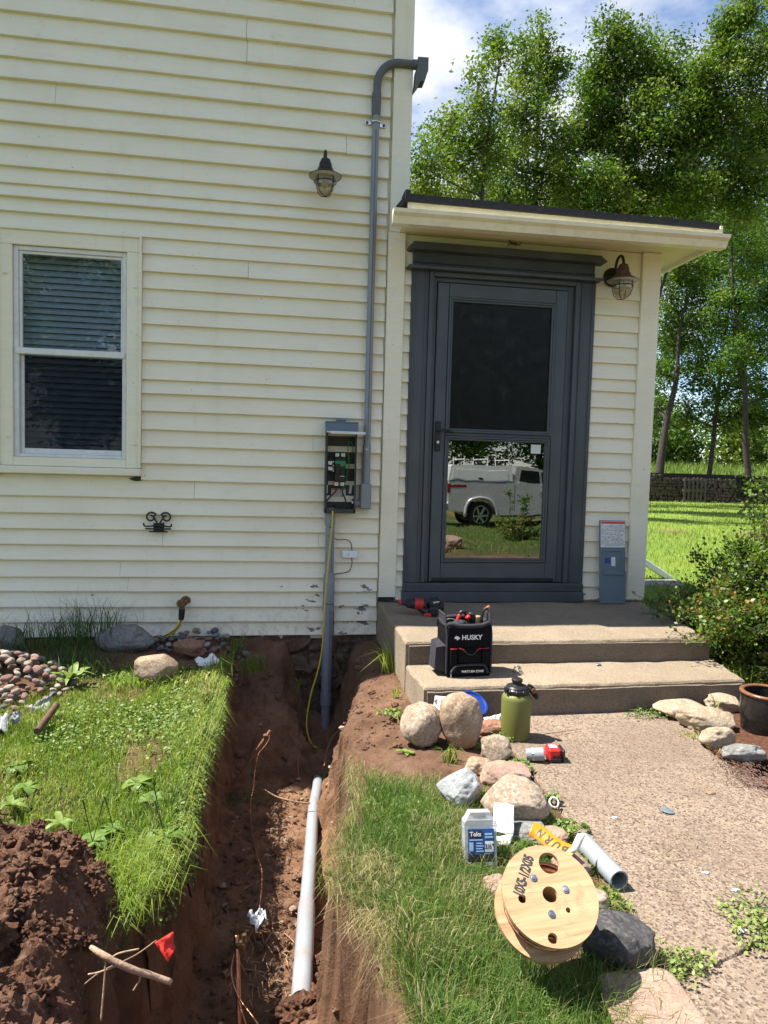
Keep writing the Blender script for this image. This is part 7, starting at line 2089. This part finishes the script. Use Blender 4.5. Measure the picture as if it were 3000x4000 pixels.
TREES = [
    ('slender leafy tree just behind the house corner', (985, 1000), 15, [(925, 360, 48, 75), (975, 290, 50, 85), (1010, 370, 60, 70), (1045, 215, 42, 80), (950, 425, 60, 45), (1075, 130, 30, 55), (1065, 300, 45, 60), (905, 430, 40, 40)], .16, 520, 1, (.58, .2), .13),
    ('tall airy tree with a pointed top left of centre', (1120, 1000), 19, [(1170, 85, 34, 60), (1185, 175, 48, 70), (1120, 250, 48, 80), (1180, 285, 55, 65), (1100, 350, 60, 60), (1170, 395, 70, 50), (1075, 420, 60, 40), (1130, 140, 34, 55), (1225, 330, 40, 60), (1235, 420, 50, 50)], .18, 430, 2, (.50, .2), .17),
    ('broad dense tree behind the middle of the porch roof', (1375, 1000), 18, [(1330, 105, 48, 70), (1290, 190, 55, 75), (1380, 150, 60, 75), (1440, 160, 55, 70), (1320, 280, 70, 75), (1410, 265, 80, 80), (1290, 390, 60, 55), (1360, 395, 75, 65), (1450, 370, 70, 70), (1350, 455, 80, 40), (1275, 290, 40, 60), (1490, 210, 45, 60), (1490, 300, 50, 60), (1250, 440, 50, 45), (1480, 450, 60, 45)], .18, 620, 3, (.46, .2), .22),
    ('tall tree at the upper right corner', (1712, 1000), 17, [(1560, 95, 45, 70), (1610, 40, 45, 80), (1660, 60, 40, 90), (1545, 190, 55, 75), (1620, 180, 65, 80), (1530, 300, 60, 70), (1600, 310, 70, 80), (1670, 280, 50, 90), (1560, 400, 65, 60), (1640, 410, 60, 70), (1510, 230, 45, 60), (1500, 400, 55, 55)], .17, 600, 4, (.48, .2), .12),
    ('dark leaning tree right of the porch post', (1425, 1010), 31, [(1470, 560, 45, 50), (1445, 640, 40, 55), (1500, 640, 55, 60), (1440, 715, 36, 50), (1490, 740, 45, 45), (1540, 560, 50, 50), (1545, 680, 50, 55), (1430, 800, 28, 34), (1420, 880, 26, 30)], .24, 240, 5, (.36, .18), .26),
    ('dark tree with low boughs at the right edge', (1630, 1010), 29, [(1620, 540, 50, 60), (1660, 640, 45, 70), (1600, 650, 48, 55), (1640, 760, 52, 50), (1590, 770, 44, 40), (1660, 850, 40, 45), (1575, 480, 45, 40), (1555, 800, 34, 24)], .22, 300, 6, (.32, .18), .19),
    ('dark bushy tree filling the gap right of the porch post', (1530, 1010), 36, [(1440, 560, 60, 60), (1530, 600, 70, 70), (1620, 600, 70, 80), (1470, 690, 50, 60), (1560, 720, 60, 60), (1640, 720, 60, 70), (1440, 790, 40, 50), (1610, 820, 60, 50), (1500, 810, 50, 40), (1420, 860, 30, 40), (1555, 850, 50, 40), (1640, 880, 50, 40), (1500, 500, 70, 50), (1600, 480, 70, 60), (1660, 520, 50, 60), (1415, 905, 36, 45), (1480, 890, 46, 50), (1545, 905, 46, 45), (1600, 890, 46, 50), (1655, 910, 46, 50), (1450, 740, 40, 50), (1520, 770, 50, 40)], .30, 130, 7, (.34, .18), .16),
    ('low leafy undergrowth tree behind the porch roof, left', (1060, 1000), 24, [(920, 470, 60, 60), (1000, 480, 60, 60), (1090, 470, 60, 60), (1170, 490, 60, 60), (1240, 470, 60, 70), (1040, 410, 50, 50), (1215, 390, 40, 60)], .2, 260, 8, (.40, .2), .16),
    ('low leafy undergrowth tree behind the porch roof, right', (1290, 1000), 25, [(1300, 500, 60, 60), (1390, 500, 60, 60), (1470, 500, 60, 60), (1550, 500, 60, 60), (1640, 480, 60, 60), (1490, 420, 60, 60)], .2, 260, 9, (.40, .2), .16)]
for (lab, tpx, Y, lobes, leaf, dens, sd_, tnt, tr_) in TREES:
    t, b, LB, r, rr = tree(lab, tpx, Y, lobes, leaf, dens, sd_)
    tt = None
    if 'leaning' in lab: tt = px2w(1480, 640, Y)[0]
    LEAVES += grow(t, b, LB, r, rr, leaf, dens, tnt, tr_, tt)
# trees across the yard, mirrored in the window and door glass
for i, (bx_, by_, hgt, wd_) in enumerate([(-7.5, -24, 10, 3.2), (-3.0, -30, 12, 3.4), (9.0, -31, 8, 3.8), (15, -33, 9, 4.2), (3.5, -36, 9, 4)]):
    lab = ['round tree across the yard, mirrored in the window', 'tall tree across the yard, mirrored in the window', 'wide tree behind the parked truck', 'second wide tree beyond the truck cab', 'far tree left of the parked truck'][i]
    t = thing('yard_tree', lab, 'tree', (bx_, by_, -.65), 'trees across the front yard')
    r = np.random.default_rng(50 + i); rr = random.Random(50 + i)
    LB = [(Vector((bx_ + rr.uniform(-1, 1) * wd_ * .5, by_ + rr.uniform(-1, 1), hgt * k)), wd_ * .55, wd_ * .5, hgt * .2) for k in (.3, .42, .52, .62, .75, .86)]
    grow(t, Vector((bx_, by_, -.65)), LB, r, rr, .34, 110, (.4, .2), .25)

# ------------------------------------------------------------------ bush right of the steps
def bush(label, base, stems, seed, leaf=.024, name='bush', hmax=1.0, spread=.9, dense=1.0, rust=.12):
    r = np.random.default_rng(seed); rr = random.Random(seed)
    t = thing(name, label, 'bush', tuple(base))
    sm = MB(); P = []; U = []; TT = []
    for k in range(stems):
        az_ = rr.uniform(0, 6.283); e = rr.uniform(.15, 1.0)
        h_ = hmax * rr.uniform(.35, 1.0) * (1.05 - .45 * e); sp = spread * e
        if rr.random() < .11: h_ = hmax * rr.uniform(1.2, 1.7); sp = spread * rr.uniform(.05, .5)
        d = Vector((math.cos(az_), math.sin(az_), 0))
        b0 = Vector(base) + d * rr.uniform(0, .16)
        pts = smoothpath([b0, b0 + d * sp * .30 + Vector((0, 0, h_ * .55)), b0 + d * sp * .7 + Vector((0, 0, h_ * .9)), b0 + d * sp + Vector((0, 0, h_ * rr.uniform(.75, 1.05)))], 6)
        sm.tube(pts, [.006 * (1 - .75 * i / (len(pts) - 1)) for i in range(len(pts))], 5)
        shd = rr.gauss(0, .08)
        for i in range(2, len(pts)):
            for q in range(int(3.2 * dense)):
                p = pts[i] + (pts[i - 1] - pts[i]) * rr.random()
                tw_ = Vector((rr.gauss(0, 1), rr.gauss(0, 1), rr.gauss(.4, .7))).normalized() * rr.uniform(.03, .17)
                if q == 0: sm.tube([p, p + tw_], .0016, 4)
                nl = rr.randint(3, 6)
                rusty = rr.random() < rust and pts[i].z < hmax * .62
                for w in range(nl):
                    P.append(tuple(p + tw_ * (w + 1) / nl + Vector((rr.gauss(0, .006), rr.gauss(0, .006), rr.gauss(0, .006)))))
                    U.append((tw_.x + rr.gauss(0, .08), tw_.y + rr.gauss(0, .08), tw_.z + rr.gauss(0, .06)))
                    TT.append(rr.uniform(.86, 1) if rusty else min(.84, max(0, rr.gauss(.42 + shd, .16))))
    sm.build('stems', M['bark'], t, smooth=True)
    P = np.array(P); u = np.array(U); m = len(P)
    u /= np.linalg.norm(u, axis=1)[:, None] + 1e-9
    v = np.cross(u, r.normal(0, 1, (m, 3))); v /= np.linalg.norm(v, axis=1)[:, None]
    L = (leaf * r.uniform(.6, 1.2, m))[:, None]
    Q = np.stack([P, P + v * L * .36 + u * L * .5, P + u * L * 1.05, P - v * L * .36 + u * L * .5], 1)
    o = np_mesh('foliage', Q.reshape(-1, 3), np.arange(m)[:, None] * 4 + np.array([0, 1, 2, 3]), M['bush_leaf'], {'tint': np.repeat(np.array(TT), 4)})
    o.parent = t; o.location = -Vector(t.location)
    return m
nb_ = bush('arching green bush with rusty flower heads right of the steps', (3.07, -.98, -.02), 165, 3, leaf=.027, hmax=1.0, spread=.66, dense=1.5)
nb_ += bush('low green shrub with small leaves at the right frame edge behind the crock', (2.98, -1.22, 0), 45, 4, leaf=.024, hmax=.5, spread=.34, dense=1.2, rust=.05)
nb_ += bush('leafy shrub in the front yard, mirrored in the door glass', (5.0, -9.2, -.25), 16, 5, leaf=.05, hmax=.75, spread=.45, dense=.9, rust=.2, name='yard_shrub')
for i, (x_, y_, r_) in enumerate([(2.3, -5.6, .22), (2.75, -6.0, .16), (2.05, -6.3, .14)]):
    rock('boulder', ['large buff boulder beyond the viewer, mirrored low in the door', 'pink boulder beyond the viewer, mirrored low in the door', 'small tan boulder beyond the viewer, mirrored low in the door'][i], (x_, y_, top_h(np.array(x_), np.array(y_)) + r_ * .6), (r_ * 1.2, r_, r_ * .85), ['st_orange', 'st_pink', 'st_tan'][i], 80 + i)
# ------------------------------------------------------------------ downspout at the far side of the porch
ds = thing('downspout', 'white downspout extension sloping to the lawn right of the porch', 'downspout', (4.4, 3.4, .05))
d0, d1 = WD(1380, 1206, 3.25), WD(1446, 1250, 3.25)
dv = (d1 - d0).normalized(); qd = Matrix.Translation(d0) @ dv.to_track_quat('Z', 'Y').to_matrix().to_4x4()
MB().box(-.05, .05, -.035, .035, -.6, (d1 - d0).length, .006, qd).build('spout', M['white_metal'], ds)
fs0 = GD(1425, 1262, -.02)
rough_slab('flagstone', [(fs0.x - .35, fs0.y - .2), (fs0.x + .3, fs0.y - .22), (fs0.x + .32, fs0.y + .2), (fs0.x - .3, fs0.y + .18)], -.05, .01, M['st_midgrey'], None, seed=31, step=.1)
tag(bpy.data.objects['flagstone'], 'grey flagstone on the ground under the white downspout end', 'flagstone')
# ------------------------------------------------------------------ woodpile, pallet, field and far wood
WY = 27.0
w0 = WD(1360, 1050, WY); w1 = WD(1680, 1050, WY)
wp = thing('woodpile', 'long dark stacked woodpile across the back of the lawn', 'woodpile', (w0.x, WY, -.05))
rw = random.Random(6)
lme = []
for k in range(4):
    mb = MB(); rr_ = 1
    prof = [(1 + .18 * mnoise.noise(Vector((math.cos(a) * 1.5, math.sin(a) * 1.5, k * 5)))) for a in [2 * math.pi * q / 9 for q in range(9)]]
    vs = []
    for yy in (0, 1.0):
        vs += [(prof[q] * math.cos(2 * math.pi * q / 9), yy, prof[q] * math.sin(2 * math.pi * q / 9)) for q in range(9)]
    mb.add(vs, [tuple(range(9)), tuple(range(17, 8, -1))] + [((q + 1) % 9, q, 9 + q, 9 + (q + 1) % 9) for q in range(9)])
    o = mb.build('log_shape', M['log_bark']); o.data.materials.append(M['shaded_log_end']); o.data.polygons[0].material_index = 1
    lme.append(o.data); bpy.data.objects.remove(o)
nlog = 0
for row in range(9):
    x_ = w0.x + rw.uniform(0, .1)
    while x_ < w0.x + 5.6 and nlog < 300:
        r_ = rw.uniform(.055, .10)
        o = bpy.data.objects.new('log', lme[rw.randrange(4)]); col.objects.link(o); o.parent = wp
        o.location = (x_ - w0.x + r_, rw.uniform(-.06, .06), .09 + row * .15 + rw.uniform(-.02, .02)); o.scale = (r_ * 1.05, .45, r_ * 1.05); o.rotation_euler = (0, rw.uniform(0, 6), 0)
        x_ += 2 * r_; nlog += 1
mb = MB()
for row in range(9):
    x_ = w0.x + 5.6
    while x_ < w1.x:
        r_ = rw.uniform(.06, .11); q = [(x_ + r_ + r_ * math.cos(a), .09 + row * .15 + r_ * math.sin(a)) for a in [2 * math.pi * k / 7 for k in range(7)]]
        mb.prism(q, WY + rw.uniform(-.06, .06), WY + .4); x_ += 2 * r_
sfl = mb.build('stacked_logs', M['log_bark'], wp); sfl['kind'] = 'stuff'
MB().box(w0.x, w1.x, WY + .15, WY + .6, -.1, 1.38).build('log_core', M['log_bark'], wp)
p0 = WD(1502, 1075, WY - .5)
pal = thing('pallet', 'grey wooden pallet leaning against the woodpile', 'pallet', (p0.x, WY - .5, 0))
for k in range(6):
    MB().box(p0.x - .6 + k * .215, p0.x - .5 + k * .215, WY - .47, WY - .45, .0, 1.15, .004).build('slat', M['wood_grey'], pal)
for k in range(3):
    MB().box(p0.x - .62, p0.x + .62, WY - .449, WY - .36, .02 + k * .5, .12 + k * .5, .004).build('stringer', M['wood_grey'], pal)
n = 16000
x = rg.uniform(14, 62, n); y = rg.uniform(30, 62, n)
stuff(blades('field_grass', np.stack([x, y, -.1 + .05 * (y - 30)], -1), rg.uniform(.8, 1.7, n), rg.uniform(.05, .12, n), rg.uniform(0, 6.28, n), rg.uniform(.05, .6, n), np.clip(rg.normal(.5, .2, n), 0, 1), 'far_grass'), 'tall bright field grass beyond the woodpile', 'field')
# far wood along the field: a row of rounded crowns reading as one mass
def far_wood():
    r = np.random.default_rng(9); V = []; TT = []
    for k in range(56):
        x0 = 22 + k * 1.3 + r.uniform(-1, 1); y0 = 64 + r.uniform(-3, 4); hh = r.uniform(6.0, 11.0)
        m = 1300
        d = r.normal(0, 1, (m, 3)); d /= np.linalg.norm(d, axis=1)[:, None]; d *= (r.random(m) ** .4)[:, None]
        V.append(np.array([x0, y0, hh * .5]) + d * np.array([1.9, 1.6, hh * .52])); TT.append(np.clip(r.normal(.42, .15) + r.normal(0, .12, m), 0, 1))
    P = np.concatenate(V); T_ = np.concatenate(TT); m = len(P)
    u = r.normal(0, 1, (m, 3)); u /= np.linalg.norm(u, axis=1)[:, None]
    v = np.cross(u, r.normal(0, 1, (m, 3))); v /= np.linalg.norm(v, axis=1)[:, None]
    L = r.uniform(.3, .6, m)[:, None]
    Q = np.stack([P - u * L * .5, P + v * L * .3, P + u * L * .5, P - v * L * .3], 1)
    o = np_mesh('far_wood', Q.reshape(-1, 3), np.arange(m)[:, None] * 4 + np.array([0, 1, 2, 3]), M['tree_leaf'], {'tint': np.repeat(T_, 4)})
    stuff(o, 'far dark green wood along the edge of the field', 'wood')
far_wood()
# ------------------------------------------------------------------ pickup truck parked across the yard (seen in the door glass)
tx0, ty, tz = 5.70, -18.0, -.615
trk = thing('pickup_truck', 'silver pickup truck with white topper and ladder rack, mirrored in the door', 'truck', (tx0 + 2.9, ty - 1, tz))
def tp(x_, z_): return (tx0 + x_, tz + z_)
def arch(cx, r_, a0=0, a1=180, n=12): return [tp(cx + r_ * math.cos(R_(a1 - (a1 - a0) * k / n)), .40 + r_ * math.sin(R_(a1 - (a1 - a0) * k / n))) for k in range(n + 1)]
body = [tp(.0, .62), tp(.06, .52), tp(.55, .50)] + arch(1.12, .50) + [tp(1.75, .42), tp(4.05, .40)] + arch(4.72, .50) + [tp(5.35, .50), tp(5.75, .55), tp(5.82, .95), tp(5.70, 1.22), tp(4.35, 1.36), tp(4.0, 1.40), tp(2.30, 1.42), tp(2.26, 1.46), tp(.03, 1.46), tp(.0, 1.1)]
bm_ = MB(); bm_.prism(body[::-1], ty - 1.95, ty)
bm_.build('body', M['truck'], trk, smooth=25)
fl_ = MB()
for cx in (1.12, 4.72):
    P_ = [Vector((p[0], ty + .035, p[1])) for p in [tp(cx + .56 * math.cos(R_(a)), .40 + .56 * math.sin(R_(a))) for a in range(-8, 189, 12)]]
    fl_.tube(P_, .055, 8)
fl_.build('wheel_arch_flare', M['truck'], trk, smooth=True)
cab = MB(); cab.prism([tp(2.30, 1.41), tp(4.28, 1.37), tp(3.55, 1.96), tp(3.35, 2.02), tp(2.55, 2.05), tp(2.36, 2.0)][::-1], ty - 1.80, ty - .10)
cab.build('cab', M['truck'], trk, smooth=25)
MB().prism([tp(2.52, 1.48), tp(3.18, 1.47), tp(3.16, 1.92), tp(2.58, 1.94)][::-1], ty - .099, ty - .085).prism([tp(3.28, 1.47), tp(4.02, 1.45), tp(3.55, 1.88), tp(3.27, 1.92)][::-1], ty - .099, ty - .085).build('side_window', M['dark_glass'], trk)
MB().prism([tp(.0, 1.465), tp(2.27, 1.465), tp(2.20, 2.02), tp(2.12, 2.08), tp(.12, 2.08), tp(.06, 2.02)][::-1], ty - 1.88, ty - .05).build('topper', M['truck_white'], trk, smooth=25)
MB().prism([tp(.12, 1.52), tp(2.08, 1.52), tp(2.04, 1.92), tp(.16, 1.92)][::-1], ty - .049, ty - .035).build('topper_door', M['truck_white'], trk)
MB().box(tx0 + 1.05, tx0 + 1.17, ty - .034, ty - .01, tz + 1.55, tz + 1.63, .004).build('topper_latch', M['iron'], trk)
MB().box(tx0 + .03, tx0 + 2.25, ty - .06, ty + .006, tz + 1.455, tz + 1.475).build('bed_rail_cap', M['iron'], trk)
for k in range(3):
    xk = tx0 + .6 + k * .74
    MB().tube([(xk, ty - .12, tz + 2.08), (xk, ty - .12, tz + 2.36)], .018, 6).tube([(xk, ty - 1.8, tz + 2.08), (xk, ty - 1.8, tz + 2.36)], .018, 6).tube([(xk, ty - 1.8, tz + 2.26), (xk, ty - .12, tz + 2.26)], .018, 6).build('ladder_rack', M['white_metal'], trk)
MB().box(tx0 + .08, tx0 + .62, ty + .001, ty + .006, tz + 1.28, tz + 1.35).build('side_decal', M['tail'], trk)
MB().box(tx0 - .02, tx0 + .10, ty - .25, ty + .004, tz + 1.05, tz + 1.40, .01).build('tail_light', M['tail'], trk)
MB().box(tx0 - .12, tx0 + .02, ty - 1.95, ty - .02, tz + .52, tz + .74, .03).build('rear_bumper', M['chrome'], trk)
MB().box(tx0 + 2.32, tx0 + 2.335, ty + .0005, ty + .003, tz + .55, tz + 1.38).box(tx0 + 3.40, tx0 + 3.415, ty + .0005, ty + .003, tz + .50, tz + 1.36).build('door_seam', M['iron'], trk)
MB().box(tx0 + 3.18, tx0 + 3.36, ty + .003, ty + .03, tz + 1.18, tz + 1.23, .006).build('door_handle', M['truck'], trk)
MB().box(tx0 + 3.75, tx0 + 3.95, ty + .02, ty + .22, tz + 1.42, tz + 1.62, .03).build('mirror', M['iron'], trk)
MB().box(tx0 + 1.8, tx0 + 4.0, ty - .02, ty + .06, tz + .34, tz + .40, .01).build('running_board', M['iron'], trk)
for cx in (1.12, 4.72):
    for side in (0, 1):
        yy = ty - .02 if side == 0 else ty - 1.70
        Tw = Matrix.Translation((tx0 + cx, yy, tz + .40)) @ Matrix.Rotation(R_(90), 4, 'X')
        wh = MB().lathe([(.27, 0), (.37, .0), (.40, .03), (.40, .22), (.37, .25), (.27, .25)], 32, Tw, closed=True).build('wheel', M['tyre'], trk, smooth=40)
        rim = MB(); rim.lathe([(.0, .03), (.07, .02), (.08, .05), (.22, .07), (.25, .03), (.272, .01), (.272, .24), (0, .24)], 32, Tw)
        rim.build('rim', M['black_trim'], wh, smooth=40)
        spk = MB()
        for q in range(6):
            Ms = Tw @ Matrix.Rotation(2 * math.pi * q / 6, 4, 'Z')
            spk.box(.05, .262, -.034, .034, -.012, .045, .01, Ms)
        spk.lathe([(0, -.02), (.06, -.02), (.075, .02)], 16, Tw).lathe([(.25, -.004), (.275, -.004), (.275, .03), (.25, .03)], 32, Tw, closed=True)
        spk.build('spokes', M['chrome'], wh, smooth=30)
print('leaves', LEAVES, nb_, 'objects', len(bpy.data.objects))
